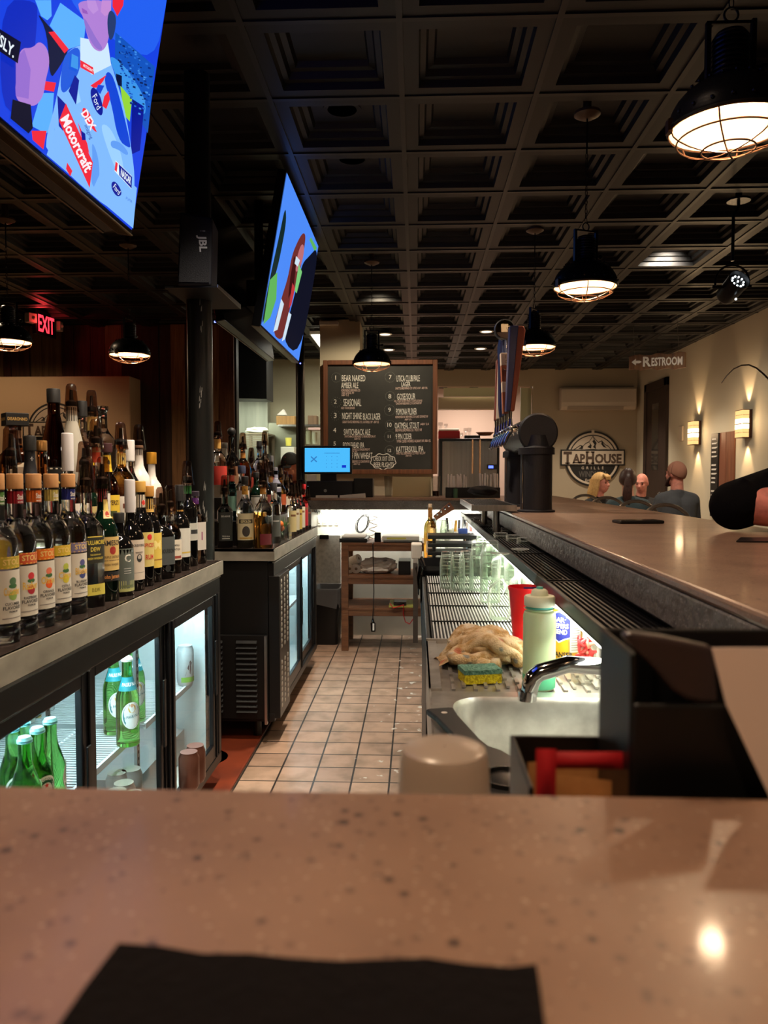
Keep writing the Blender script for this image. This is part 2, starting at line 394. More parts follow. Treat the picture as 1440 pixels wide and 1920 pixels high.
# ================================================================== bar, counters, coolers
CONC = mat('polished_concrete', S(152, 122, 102), .36, noise=(9, S(132, 104, 87), .35, .7), coat=.12, bump=(60, .03),
           spk=[(90, .38, S(104, 82, 70), .7), (160, .36, S(196, 172, 150), .5), (60, .325, S(60, 46, 42), .85)])
CONF = mat('cast_concrete', S(118, 114, 110), .42, noise=(9, S(96, 93, 90), .35, .7), bump=(45, .5),
           spk=[(120, .42, S(70, 66, 62), .7), (150, .40, S(186, 180, 174), .7)])
t = thing('bar_counter', 'long U-shaped polished concrete bar with speckled brown top around the aisle', 'bar', (0, 0, 0))
U = [(-2.6, -.32), (1.15, -.32), (1.15, 6.5), (-.845, 6.5), (-.845, EY), (BX0, EY), (BX0, FY), (-2.6, FY)]
m = MB(); m.prism([(x, y, BZ - .02) for x, y in U], (0, 0, .02)); m.obj('bar_top', CONC, t, bevel=.006)
e = .0015
m = MB(); m.prism([(x, y, BZ - .0875) for x, y in [(-2.6, -.318), (1.148, -.318), (1.148, 6.498), (-.843, 6.498), (-.843, EY + e), (BX0 + e, EY + e), (BX0 + e, FY - e), (-2.6, FY - e)]], (0, 0, .0673)); m.obj('bar_edge', CONF, t, bevel=.004)

# drip rail with black ribbed mats, along the right run (and round the corner under our edge)
RZ = 1.01; RX = .322
m = MB(); m.bb((RX, 1.30, RZ - .028), (RX + .008, 5.6, RZ + .004)); m.bb((RX, 1.30, RZ - .03), (.499, 5.6, RZ - .022)); m.bb((RX, 1.30, RZ - .028), (.499, 1.308, RZ + .002))
one(m, 'drip_rail', mat('rail_steel', S(70, 72, 74), .38, .8), 'long dark steel drip rail below the concrete edge of the bar', 'drip rail', bevel=.002)
RUB = mat('black_rubber', S(15, 15, 16), .42)
nm = ['nearest the curved end of the rail', 'second from the near end of the rail', 'in the middle of the rail', 'just this side of the tap drip tray', 'under the tap drip tray', 'at the far end of the rail']
yy = 1.32
for i, q in enumerate(nm):
    L = .66; m = MB(); m.bb((RX + .012, yy, RZ - .021), (.492, yy + L, RZ - .012))
    for k in range(14): m.bb((RX + .014 + k * .0122, yy + .004, RZ - .012), (RX + .019 + k * .0122, yy + L - .004, RZ - .003))
    m.bb((RX + .012, yy, RZ - .012), (.492, yy + .006, RZ - .002)); m.bb((RX + .012, yy + L - .006, RZ - .012), (.492, yy + L, RZ - .002))
    one(m, 'ribbed_mat', RUB, 'black ribbed rubber mat ' + q, 'bar mat', 'rubber mats in the drip rail'); yy += L + .03
m = MB(); m.bb((-1.2, FY + .002, .985), (.31, FY + .2, .993)); m.bb((-1.2, FY + .194, .985), (.31, FY + .2, 1.01))
one(m, 'service_ledge', DKST, 'narrow steel ledge behind the near bar edge holding cup and caddy', 'ledge')
m = MB(); m.bb((.322, 1.285, .81), (.36, 1.30, .978)); m.bb((.349, 1.06, .83), (.36, 1.285, .985))
one(m, 'end_panel', mat('grey_panel', S(58, 60, 60), .5), 'grey steel end panel at the near end of the drip rail', 'panel', bevel=.002)

# ---------------------------------------------------------------- back counters
CTOP = mat('counter_top', S(62, 52, 48), .14, noise=(6, S(44, 37, 34), .35, .7), coat=.3, spk=[(60, .36, S(96, 84, 76), .5)])
CEDG = mat('zinc_edge', S(180, 176, 164), .45, .25, noise=(7, S(142, 138, 126), .35, .7, (1, 1, 2)))
def counter(x, x2, y0, y1, lab):
    t = thing('back_counter', lab, 'counter', ((x + x2) / 2, (y0 + y1) / 2, CT - .056))
    MB().bb((x2, y0, CT - .012), (x - .004, y1 - .004, CT)).obj('top', CTOP, t, world=True)
    m = MB(); m.bb((x - .012, y0, CT - .056), (x, y1, CT)); m.bb((x2, y1 - .012, CT - .056), (x, y1, CT)); m.bb((x2, y0, CT - .056), (x, y0 + .012, CT)); m.obj('edge_band', CEDG, t, world=True)
    return t
counter(-.79, -1.45, .75, 3.13, 'dark topped back counter with grey metal edge holding the nearer bottles')
counter(-.665, -1.35, 3.6, 5.2, 'dark topped back counter with grey metal edge beyond the steel column')
RISE = mat('riser_black', S(18, 17, 17), .3)
def riser(x, x2, y0, y1, z0, z1, lab): one(MB().bb((x, y0, z0), (x2, y1, z1)), 'bottle_step', RISE, lab, 'bottle riser', bevel=.002)
riser(-.935, -1.075, 1.0, 3.0, CT, CT + .13, 'low black step behind the front row of nearer bottles')
riser(-1.077, -1.22, 1.0, 3.0, CT, CT + .25, 'high black step at the back of the nearer bottles')
riser(-.775, -.90, 3.99, 5.15, CT, CT + .12, 'low black step behind the front row on the far counter')
riser(-.902, -1.09, 3.99, 5.15, CT, CT + .23, 'high black step at the back of the far counter')

riser(-.775, -1.09, 3.77, 3.988, CT, CT + .12, 'low black step across the near end of the far counter')
PANE = thin('cooler_glass', (.93, .97, .97), .42)
INNER = mat('cooler_liner', S(214, 226, 226), .35, .15)
WIRE = mat('white_wire', S(222, 228, 230), .35)
def shelf_mesh(x0, x1, y0, y1, z):
    m = MB(); n = int((y1 - y0) / .018)
    for i in range(n + 1): m.cyl((x0, y0 + i * .018, z), (x1, y0 + i * .018, z), .0022, n=5)
    for x in (x0, x1, (x0 + x1) / 2): m.cyl((x, y0, z - .004), (x, y1, z - .004), .004, n=6)
    m.bb((x1 - .002, y0, z - .016), (x1 + .006, y1, z + .004)); return m
def cooler(X, X2, y0, y1, doors, lab, z0=.1, z1=.868, vent=None, shelves=(), tube=True):
    t = thing('bottle_cooler', lab, 'cooler', ((X + X2) / 2, (y0 + y1) / 2, 0))
    W = lambda m, n, ma, **k: m.obj(n, ma, k.pop('parent', t), world=True, **k)
    ys, ye = doors[0][0] - .015, doors[-1][1] + .015
    b = MB(); b.bb((X2, y0, z0), (X - .03, y0 + .025, z1)); b.bb((X2, y1 - .025, z0), (X - .03, y1, z1)); b.bb((X2, y0, z0), (X2 + .02, y1, z1))
    b.bb((X2, y0, z1 - .02), (X - .03, y1, z1)); b.bb((X2, y0, z0), (X - .03, y1, z0 + .03))
    if vent: b.bb((X2, vent[0], z0), (X - .03, vent[1], z1))
    W(b, 'cabinet', BLACK, bevel=.002)
    i = MB(); i.bb((X2 + .021, ys, z0 + .03), (X2 + .03, ye, z1 - .02)); i.bb((X2 + .03, ys, z0 + .031), (X - .05, ye, z0 + .04)); i.bb((X2 + .03, ys, z1 - .03), (X - .05, ye, z1 - .021))
    i.bb((X2 + .03, ys + .011, z0 + .04), (X - .05, ys + .02, z1 - .03)); i.bb((X2 + .03, ye - .02, z0 + .04), (X - .05, ye - .011, z1 - .03)); W(i, 'liner', INNER)
    h = MB(); h.bb((X - .03, y0, .80), (X, y1, z1 - .006)); h.bb((X - .03, y0, z0), (X, y1, z0 + .04)); h.bb((X - .03, ye, z0 + .04), (X, y1, .8))
    if not vent: h.bb((X - .03, y0, z0 + .04), (X, ys, .8))
    W(h, 'front_frame', BLKPL, bevel=.003)
    W(MB().bb((X - .006, y0, z1 - .006), (X + .003, y1, z1)), 'trim_strip', STEEL)
    for k, (a, c) in enumerate(doors):
        d = .0 if k % 2 == 0 else -.014; fw = .062
        m = MB(); xo = X - .002 + d; xi = X - .02 + d
        m.bb((xi, a, z0 + .04), (xo, a + fw, .80)); m.bb((xi, c - fw, z0 + .04), (xo, c, .80)); m.bb((xi, a + fw, .765), (xo, c - fw, .80)); m.bb((xi, a + fw, z0 + .04), (xo, c - fw, z0 + .1))
        m.bb((xo, a + .022, z0 + .04), (xo + .006, a + .03, .8)); m.bb((xo, c - .03, z0 + .04), (xo + .006, c - .022, .8))
        D = W(m, 'sliding_door', mat('door_black', S(14, 15, 18), .3), bevel=.003)
        W(MB().bb((xi + .006, a + fw - .004, z0 + .09), (xi + .009, c - fw + .004, .77)), 'glass', PANE, parent=D)
        W(MB().bb((xo + .005, c - .055, .40), (xo + .011, c - .035, .62)), 'handle', BLKPL, parent=D, bevel=.002)
    for (a, c, z) in shelves: W(shelf_mesh(X2 + .06, X - .10, a, c, z), 'wire_shelf', WIRE)
    for a in [d[1] - .0 for d in doors[:-1]]:
        s = MB(); s.bb((X - .115, a - .035, z0 + .04), (X - .105, a - .01, z1 - .03))
        for q in range(28): s.bb((X - .1045, a - .027, z0 + .07 + q * .022), (X - .104, a - .018, z0 + .08 + q * .022), 1)
        W(s, 'shelf_standard', [STEEL, BLACK])
    for x in (X - .1, X2 + .08):
        for y in (y0 + .08, y1 - .08): W(MB().cyl((x, y, 0), (x, y, z0 + .002), .022, .018), 'foot', BLKPL)
    if tube:
        W(MB().bb((X - .075, ys + .05, z1 - .042), (X - .05, ye - .05, z1 - .032)), 'light_tube', glow('cooler_tube', (.78, .96, 1), 5))
        for (a, c) in doors: light('AREA', 'cooler_lamp', (X - .09, (a + c) / 2, z1 - .045), 5.5, (.72, .94, 1), .1, (0, R(-12), 0), .5)
    return t
c1 = cooler(-.79 - .012, -1.36, 1.20, 3.12, [(1.25, 1.87), (1.86, 2.48), (2.47, 3.07)], 'black three-door glass front cooler under the nearer counter, lit inside', shelves=[(1.28, 1.84, .50), (1.9, 2.44, .45), (2.5, 3.04, .45)])
c2 = cooler(-.672, -1.25, 3.62, 5.18, [(3.93, 4.53), (4.52, 5.12)], 'black two-door glass front cooler with perforated vent, under the far counter', vent=(3.65, 3.915), shelves=[(3.96, 4.48, .48), (4.56, 5.08, .48)])
MB().bb((-.70, 3.622, .115), (-.6475, 3.90, .80)).obj('vent_box', BLACK, c2, world=True, bevel=.003); v = MB(); v.bb((-.6472, 3.624, .117), (-.645, 3.898, .798)); c2v = v.obj('vent_panel', mat('vent_metal', S(84, 80, 76), .35, .7), c2, world=True)
for r_ in range(24):
    for k in range(3):
        if r_ in (13, 14): continue
        MB().ball((-.6445, 3.67 + k * .085, .77 - r_ * .0262), .011, 8, sc=(.25, 1.2, 1)).obj('vent_hole', mat('vent_bump', S(208, 204, 196), .3, .3), c2v, world=True)
v = MB(); v.bb((-1.2, 3.598, .12), (-.70, 3.62, .52)); lp = v.obj('louver_panel', BLACK, c2, world=True, bevel=.002)
for k in range(14):
    for x in (-.965, -.80):
        z = .15 + k * .0255; MB().prism([(x - .05, 3.6, z), (x - .05, 3.585, z + .002), (x - .05, 3.6, z + .016)], (.1, 0, 0)).obj('louver', BLKPL, lp, world=True, bevel=.001)
one(MB().bb((-.712, 3.575, .10), (-.70, 3.597, .52)), 'corner_strip', STEEL, 'narrow steel strip on the corner of the far cooler', 'strip')

# ---------------------------------------------------------------- underbar station
UZ = .80
SNK = mat('sink_steel', (.66, .65, .61), .3, .8, noise=(30, (.5, .49, .46), .3, .7), bump=(120, .02))
t = thing('bar_sink', 'stainless bar sink with one rounded bowl and embossed drainboard', 'sink', (.24, 1.65, 0))
def rrect(x0, x1, y0, y1, r, z, n=6):
    P = []
    for cx, cy, a in ((x1 - r, y1 - r, 0), (x0 + r, y1 - r, pi / 2), (x0 + r, y0 + r, pi), (x1 - r, y0 + r, 1.5 * pi)):
        for i in range(n + 1): P.append(Vector((cx + r * cos(a + i * pi / 2 / n), cy + r * sin(a + i * pi / 2 / n), z)))
    return P
m = MB(); ox0, ox1, oy0, oy1 = .03, .485, 1.10, 1.70
inn = rrect(.078, .44, 1.31, 1.66, .07, UZ)
out = []
for p in inn:
    cx, cy = .26, 1.485; dx, dy = p.x - cx, p.y - cy
    k = min((ox1 - cx if dx > 0 else cx - ox0) / max(abs(dx), 1e-6), (oy1 - cy if dy > 0 else cy - oy0) / max(abs(dy), 1e-6)); out.append(Vector((cx + dx * k, cy + dy * k, UZ)))
n = len(inn); loops = [out, inn, rrect(.084, .434, 1.316, 1.654, .065, UZ - .012), rrect(.09, .428, 1.325, 1.645, .06, UZ - .2), rrect(.115, .403, 1.35, 1.62, .05, UZ - .23)]
vs = [p for l in loops for p in l]; fs = []
for j in range(len(loops) - 1):
    for i in range(n): fs.append((j * n + i, j * n + (i + 1) % n, (j + 1) * n + (i + 1) % n, (j + 1) * n + i))
fs.append(tuple((len(loops) - 1) * n + i for i in range(n))); m.add(vs, fs, 0, True)
m.obj('bowl_deck', SNK, t, world=True, sharp=35)
m = MB(); m.add([(.485, 1.7, UZ - .006), (.485, 2.2, UZ - .001), (.055, 2.2, UZ - .001), (.055, 1.7, UZ - .006)], [(0, 1, 2, 3)])
m.bb((.03, 1.10, UZ - .17), (.034, 2.2, UZ + .006)); m.bb((.03, 1.7, UZ - .004), (.058, 2.2, UZ + .006)); m.bb((.03, 2.19, UZ - .05), (.485, 2.2, UZ + .012)); m.bb((.03, 1.098, UZ - .17), (.485, 1.10, UZ + .004))
m.bb((.484, 1.1, UZ - .05), (.487, 2.2, UZ + .10))
for i in range(16):
    for j in range(7):
        x = .085 + i * .025; y = 1.735 + j * .064 + (i % 2) * .03
        m.prism([(x - .004, y - .022, UZ - .0035), (x + .004, y - .022, UZ - .0035), (x + .004, y + .022, UZ - .0035), (x - .004, y + .022, UZ - .0035)], (0, 0, .005))
m.obj('drainboard', mat('drain_steel', (.58, .56, .52), .32, .7, noise=(14, (.36, .34, .31), .4, .65)), t, world=True)
for x in (.07, .45):
    for y in (1.16, 2.14): MB().cyl((x, y, 0), (x, y, UZ - .05), .02).obj('leg', STEEL, t, world=True)
MB().bb((.05, 1.12, UZ - .05), (.47, 1.30, UZ - .02)).obj('front_brace', STEEL, t, world=True)
# spout
p = MB(); pts = [Vector((.49, 1.50, .90)), Vector((.36, 1.485, .912)), Vector((.29, 1.475, .918))] + [Vector((.245, 1.47, .905)) + Vector((-.028 * sin(a), 0, -.028 + .04 * cos(a) - .012)) for a in (.3, .8, 1.2, 1.57)] + [Vector((.213, 1.47, .862))]
f = thing('faucet', 'chrome gooseneck faucet reaching over the sink bowl', 'faucet', (.47, 1.5, .88))
p.tube(pts, [.0165, .0165, .0165, .0165, .0165, .0165, .016, .0155], 14); p.obj('spout', CHROME, f, world=True)
MB().cyl((.213, 1.47, .868), (.213, 1.47, .85), .0185).obj('aerator', CHROME, f, world=True)
MB().cyl((.488, 1.5, .90), (.50, 1.5, .90), .03, .034).obj('wall_flange', CHROME, f, world=True)
# ribbed glass drainer
t = thing('glass_drainer', 'black underbar glass drainer with three ribbed steel mats', 'drainer', (.26, 2.95, 0))
m = MB(); m.bb((.03, 2.23, 0), (.485, 3.68, UZ - .035)); m.bb((.03, 2.23, UZ - .036), (.045, 3.68, UZ - .006)); m.obj('cabinet', BLKPL, t, world=True, bevel=.004)
for a in (2.235, 2.535, 2.84, 3.15, 3.42):
    b = a + (.27 if a > 3.4 else .295 if a < 2.9 else .26)
    m = MB(); m.bb((.048, a, UZ - .034), (.483, b, UZ - .012), 1)
    k = 0
    while .055 + k * .0105 < .478: m.bb((.055 + k * .0105, a + .006, UZ - .012), (.0595 + k * .0105, b - .006, UZ - .003), 0); k += 1
    m.bb((.048, a, UZ - .012), (.483, a + .005, UZ - .001), 1); m.bb((.048, a, UZ - .012), (.053, b, UZ - .001), 1)
    m.obj('ribbed_mat', [mat('rib_steel', (.62, .62, .60), .35, .25), BLKPL], t, world=True)
# trash bin with liner beyond the drainer
t = thing('trash_bin', 'tall black trash bin with crumpled black liner beside the glass racks', 'trash bin', (.17, 3.93, 0))
m = MB(); m.prism([(.035, 3.76, .02), (.31, 3.76, .02), (.31, 4.1, .02), (.035, 4.1, .02)], (0, 0, .02))
lo = rrect(.045, .31, 3.77, 4.09, .03, .01); hi = rrect(.018, .33, 3.74, 4.12, .03, .80); hi2 = rrect(.03, .318, 3.752, 4.108, .03, .80); lo2 = rrect(.055, .30, 3.78, 4.08, .03, .03)
m.add(lo + hi + hi2 + lo2, [(j * 28 + i, j * 28 + (i + 1) % 28, (j + 1) * 28 + (i + 1) % 28, (j + 1) * 28 + i) for j in range(3) for i in range(28)] + [tuple(range(84, 112))], 0, True)
m.obj('bin_body', BLKPL, t, world=True)
rr = random.Random(5); top = rrect(.012, .336, 3.732, 4.128, .03, .83, 6); n = len(top)
drop = [.80 - .05 - .10 * rr.random() for _ in range(n)]
A = [Vector((p.x + rr.uniform(-.012, .004), p.y + rr.uniform(-.01, .01), d)) for p, d in zip(top, drop)]
Bm = [Vector((p.x + rr.uniform(-.018, 0), p.y + rr.uniform(-.01, .01), .79 + rr.uniform(-.02, .01))) for p in top]
Cc = [Vector((p.x, p.y, .825 + rr.uniform(-.01, .02))) for p in top]; Dd = [Vector((.17 + (p.x - .17) * .85, 3.93 + (p.y - 3.93) * .85, .79)) for p in top]
Ee = [Vector((.17 + (p.x - .17) * .75, 3.93 + (p.y - 3.93) * .75, .5 + rr.uniform(-.05, .05))) for p in top]
m = MB(); m.add(A + Bm + Cc + Dd + Ee, [(j * n + i, j * n + (i + 1) % n, (j + 1) * n + (i + 1) % n, (j + 1) * n + i) for j in range(4) for i in range(n)], 0, False)
m.obj('liner', mat('bin_liner', S(10, 10, 11), .18), t, world=True)
# rack stand beyond
t = thing('rack_stand', 'low black stand beyond the trash bin carrying the glass racks', 'stand', (.28, 4.9, 0))
m = MB(); m.bb((.06, 4.18, .74), (.485, 5.52, .78)); m.bb((.06, 4.18, .3), (.485, 5.52, .32)); m.obj('deck', STEEL, t, world=True)
for x in (.08, .465):
    for y in (4.2, 5.5): MB().bb((x - .015, y - .015, 0), (x + .015, y + .015, .742)).obj('leg', DKST, t, world=True)
m = MB(); m.bb((-.015, 4.20, .36), (.012, 4.42, .80)); one(m, 'side_panel', mat('grey_sheet', S(92, 88, 84), .5, .4), 'narrow grey metal panel standing at the aisle edge past the bin', 'panel')
# lamps under the bar
def strip(name, lab, a, b, wdt, power, rot, cat='light strip'):
    a = Vector(a); b = Vector(b); m = MB(); m.bb((a.x - wdt / 2, a.y, a.z), (b.x + wdt / 2, b.y, b.z + .012)) if abs(a.x - b.x) < .01 else m.bb((a.x, a.y - wdt / 2, a.z), (b.x, b.y + wdt / 2, b.z + .012))
    o = one(m, name, glow('tube_white', (1, .98, .88), 7), lab, cat)
    c = (a + b) / 2; L = (b - a).length
    return o
strip('light_strip', 'bright white strip light fixed under the drip rail above the sink', (.346, 1.4, .962), (.346, 5.4, .962), .016, 0, 0)
light('AREA', 'underbar_lamp', (.36, 2.1, .958), 6, (1, 1, .78), .04, (0, R(-30), 0), 1.5)
light('AREA', 'underbar_lamp', (.36, 4.1, .958), 15, (1, 1, .8), .04, (0, R(-30), 0), 2.5)
strip('light_tube', 'white tube light under the far bar above the wooden shelf', (-.75, 6.09, .985), (.5, 6.09, .985), .03, 0, 0)
light('AREA', 'endbar_lamp', (-.02, 6.05, .975), 6.5, (1, .97, .86), 1.5, (R(14), 0, 0), .06)
# ================================================================== lamps
LB = mat('lamp_black', S(26, 26, 28), .32, .5, bump=(60, .08)); LIN = mat('lamp_lining', S(150, 122, 100), .55)
CAGE = mat('cage_wire', S(92, 66, 48), .35, .8)
def pendant(px, py, lab, loc=None, power=12, yaw=0):
    c = Vector(loc) if loc else atz(px, py, CZ)
    t = thing('pendant_lamp', lab, 'pendant lamp', (c.x, c.y, 2.18), yaw, 'caged dome pendants over the bar')
    D = .15
    m = MB(); pr = [(D, 0), (D + .004, .004), (D, .012)] + [(D * cos(a), .012 + .115 * sin(a)) for a in [k * pi / 2 / 9 for k in range(1, 9)]] + [(.03, .128)]
    ins = [(.028, .120)] + [(D * .965 * cos(a), .010 + .108 * sin(a)) for a in [k * pi / 2 / 9 for k in range(8, 0, -1)]] + [(D * .972, 0)]
    m.lathe(pr, 40); n = len(m.f); m.lathe(ins, 40, mi=1); m.f = [f for i, f in enumerate(m.f) if len(f) == 4]
    m.mi = [0] * (40 * (len(pr) - 1)) + [1] * (40 * (len(ins) - 1)); m.sm = [True] * len(m.f)
    for k in range(20): a = 2 * pi * k / 20; m.ball((D * 1.0 * cos(a), D * sin(a), .024), .005, 6); m.ball((.1 * cos(a + .1), .1 * sin(a + .1), .102), .0045, 6)
    m.obj('dome_shade', [LB, LIN], t, sharp=30)
    m = MB(); z = .122; pr = [(.034, z)]
    for k in range(8): z0 = .128 + k * .0125; pr += [(.046, z0), (.0475, z0 + .004), (.046, z0 + .008), (.040, z0 + .0095), (.040, z0 + .0115)]
    pr += [(.042, .23), (.036, .238), (.001, .24)]; m.lathe(pr, 24); m.obj('ribbed_neck', LB, t, sharp=60)
    m = MB(); m.bb((-.062, -.004, .12), (-.05, .012, .27)); m.bb((.05, -.012, .12), (.062, .004, .27)); m.bb((-.062, -.004, .262), (.062, .004, .27)); m.cyl((.03, 0, .15), (.085, 0, .15), .006, n=8); m.ball((.085, 0, .15), .011, 8); m.obj('yoke', LB, t, bevel=.001)
    # chain of links, canopy
    m = MB(); z = .285
    m.ring((0, 0, z), .018, .003, 16, 6, Matrix.Rotation(pi / 2, 3, 'X')); z += .03; k = 0
    while z < .62:
        P = [(0, .006 * cos(a), z + .013 * sin(a)) if k % 2 else (.006 * cos(a), 0, z + .013 * sin(a)) for a in [2 * pi * q / 10 for q in range(10)]]
        m.tube(P, .0018, 5, True); z += .0215; k += 1
    m.cyl((0, 0, z - .012), (0, 0, CZ - 2.18), .004, n=8); m.obj('chain', LB, t)
    MB().lathe([(.001, CZ - 2.18 - .03), (.03, CZ - 2.18 - .03), (.062, CZ - 2.18 - .012), (.062, CZ - 2.18), (.02, CZ - 2.18), (.02, CZ - 2.18 + .089)], 28).obj('canopy', mat('canopy_bronze', S(92, 72, 56), .4, .5), t)
    m = MB()
    for r_, z_ in ((D * .99, -.002), (.128, -.030), (.066, -.056)): m.ring((0, 0, z_), r_, .0024, 36, 6)
    for k in range(6):
        a = 2 * pi * k / 6
        m.tube([(r_ * cos(a), r_ * sin(a), z_) for r_, z_ in ((D, 0), (.142, -.02), (.128, -.032), (.1, -.046), (.066, -.056), (.03, -.062), (0, -.063))], .0022, 5)
    for s_ in (-1, 1): m.bb((s_ * (D + .003) - .006, -.012, -.012), (s_ * (D + .003) + .006, .012, .022))
    m.obj('wire_cage', CAGE, t)
    MB().lathe([(.001, .045), (.018, .05), (.03, .066), (.03, .08), (.018, .1), (.013, .118), (.001, .12)], 20).obj('bulb', glow('bulb_glow', (1, .72, .42), 7), t)
    light('POINT', 'pendant_bulb', (c.x, c.y, 2.18 + .03), power, WARM, .03)
    return t
pendant(0, 0, 'largest caged black dome pendant, at the upper right over the bar', loc=(.81, 2.09, CZ))
pendant(1095, 232, 'caged black dome pendant on a chain between the large one and the tap tower', loc=(.81, 3.80, CZ), yaw=.4)
pendant(997, 441, 'caged black dome pendant partly hidden behind the tall tap handle', loc=(.83, 5.55, CZ), yaw=1)
pendant(697, 490, 'caged black dome pendant hanging in front of the chalkboard', yaw=.1, power=9)
pendant(240, 458, 'caged black dome pendant between the steel column and the exit sign', yaw=1.3)
pendant(10, 410, 'caged black dome pendant cut by the left edge above the plank wall', yaw=.7)
pendant(0, 0, 'caged black dome pendant hanging over the near run of the bar, beside the viewer', loc=(-.12, -.12, CZ), power=19)
pendant(0, 0, 'caged black dome pendant over the near left corner of the bar', loc=(-1.75, .2, CZ), power=12)
pendant(0, 0, 'caged black dome pendant over the near right corner of the bar', loc=(.81, .35, CZ), power=10)
# stage spot on a stem, track spot
p = atz(1385, 374, CZ); sy = p.y; q = aty(1369, 538, sy)
t = thing('spot_lamp', 'black stage spotlight on a ceiling stem with a ring of small white lights', 'spotlight', (p.x, p.y, q.z))
h = CZ - q.z
MB().cyl((0, 0, h - .012), (0, 0, h), .07, n=24).cyl((0, 0, h), (0, 0, h + .089), .02).obj('mount_plate', LB, t)
MB().tube([(0, 0, h - .01), (.0, 0, h - .05), (-.03, 0, h - .1), (-.03, 0, .16)], .010, 10).obj('stem', LB, t)
MB().tube([Vector((-.03, 0, 0)) + v for v in arc((0, 0, .03), .105, -.2, pi + .2, 14)], .007, 8).obj('yoke', LB, t)
M = Matrix.Rotation(R(62), 3, 'X') @ Matrix.Rotation(R(12), 3, 'Y')
b = MB(); b.lathe([(.001, -.09), (.05, -.09), (.062, -.07), (.066, .05), (.07, .085), (.066, .085), (.06, .06), (.001, .06)], 24, (-.03, 0, -.01), 0, M); bo = b.obj('lamp_body', LB, t)
m = MB()
for k in range(10): a = 2 * pi * k / 10; m.ball(Vector((-.03, 0, -.01)) + M @ Vector((.038 * cos(a), .038 * sin(a), .066)), .0062, 8)
m.ball(Vector((-.03, 0, -.01)) + M @ Vector((0, 0, .066)), .006, 8); m.ball((-.02, -.04, -.085), .007, 8); m.obj('led_ring', glow('led_white', (.86, .95, 1), 3), bo)
MB().cyl((-.15, 0, 0), (.09, 0, 0), .009, n=8).obj('pivot_bar', LB, t)
p = aty(1008, 690, 8.9)
t = thing('track_spot', 'small black cylinder spotlight tilted down below the ceiling by the last pendant', 'spotlight', (p.x, p.y, CZ - .19))
MB().cyl((0, 0, .06), (0, 0, .279), .012, n=8).obj('stem', LB, t); M = Matrix.Rotation(R(-32), 3, 'Y') @ Matrix.Rotation(R(25), 3, 'X')
MB().lathe([(.001, .09), (.05, .09), (.055, .06), (.058, -.09), (.05, -.09), (.05, -.05), (.001, -.05)], 20, (0, 0, 0), 0, M).obj('lamp_body', LB, t)
m = MB(); m.bb((-.065, -.006, -.01), (-.055, .006, .07)); m.bb((.055, -.006, -.01), (.065, .006, .07)); m.bb((-.065, -.006, .06), (.065, .006, .07)); m.obj('bracket', LB, t)
# wall sconces
def sconce(px, py, lab):
    p = atx(px, py, 3.60)
    t = thing('wall_sconce', lab, 'wall sconce', (3.615, p.y, p.z), 0, 'amber sconces on the cream wall')
    m = MB(); m.bb((-.03, -.10, -.15), (0, .10, .15)); m.bb((-.10, -.105, .145), (0, .105, .152)); m.bb((-.10, -.105, -.152), (0, .105, -.145))
    m.obj('frame', mat('sconce_bronze', S(64, 36, 26), .4, .5), t)
    def UP(u, o, z):
        d = u * .4; return Vector((-.03 - d, -.096 - o, z)) if d < .07 else Vector((-.10 - o, -.096 + (d - .07) * .192 / .26, z)) if d < .33 else Vector((-.10 + (d - .33), .096 + o, z))
    def g(z0, z1, n, ma): MB().grid(lambda u, v: UP(u, .001 if n == 'bright_band' else 0, z0 + (z1 - z0) * v), 40, 2).obj(n, ma, t, sharp=0)
    g(.02, .145, 'glass_panel', glow('amber_glass', (1, .55, .2), 1.1)); g(-.145, -.02, 'glass_panel', glow('amber_glass', (1, .55, .2), 1.1))
    g(.006, .0555, 'bright_band', glow('amber_core', (1, .8, .45), 5)); g(-.055, -.006, 'bright_band', glow('amber_core', (1, .8, .45), 5))
    m = MB(); m.grid(lambda u, v: UP(u, .003, -.006 + .012 * v), 24, 1)
    for z in (.095, -.095): m.grid(lambda u, v: UP(u, .002, z - .002 + .004 * v), 24, 1)
    m.obj('crossbar', mat('sconce_bronze'), t)
    for s in (-1, 1): light('SPOT', 'sconce_lamp', (3.565, p.y, p.z + s * .158), 14, (1, .66, .36), .012, (0 if s < 0 else pi, 0, 0), spot=62, blend=.5)
    light('POINT', 'sconce_fill', (3.40, p.y, p.z), 5, (1, .66, .36), .05)
sconce(1307, 812, 'amber glass wall sconce farther along the cream wall, nearer the thermostat')
sconce(1400, 795, 'amber glass wall sconce nearer the viewer, right of the menu frames')
# exit sign
p = aty(83, 608, 8.3); t = thing('exit_sign', 'lit red exit sign hung below the ceiling over the plank wall', 'exit sign', (p.x, p.y, p.z - .13), 1.4)
MB().bb((-.17, -.025, 0), (.17, .025, .26)).obj('housing', BLKPL, t, bevel=.004)
EX = glow('exit_red', (1, .03, .05), 2.2)
m = MB(); m.text('EXIT', lambda x, y: Vector((x, -.0265, y)), .18, .27, 0, .13, bold=.02); m.obj('letters', EX, t)
for s in (-1, 1):
    m = MB(); m.box((s * .235, -.01, .15), (.10, .07, .10), 0, Matrix.Rotation(s * .3, 3, 'Z')); m.cyl((s * .17, 0, .15), (s * .235, 0, .15), .02); m.ball((s * .235 + .0, -.05, .15), .02, 8)
    m.obj('emergency_head', mat('ivory', S(208, 190, 176), .5), t, bevel=.012)
MB().cyl((0, 0, .2), (0, 0, CZ - p.z + .189), .012, n=8).obj('stem', BLKPL, t)
light('POINT', 'exit_glow', (p.x + .05, p.y - .2, p.z), 1.2, (1, .05, .05), .08)
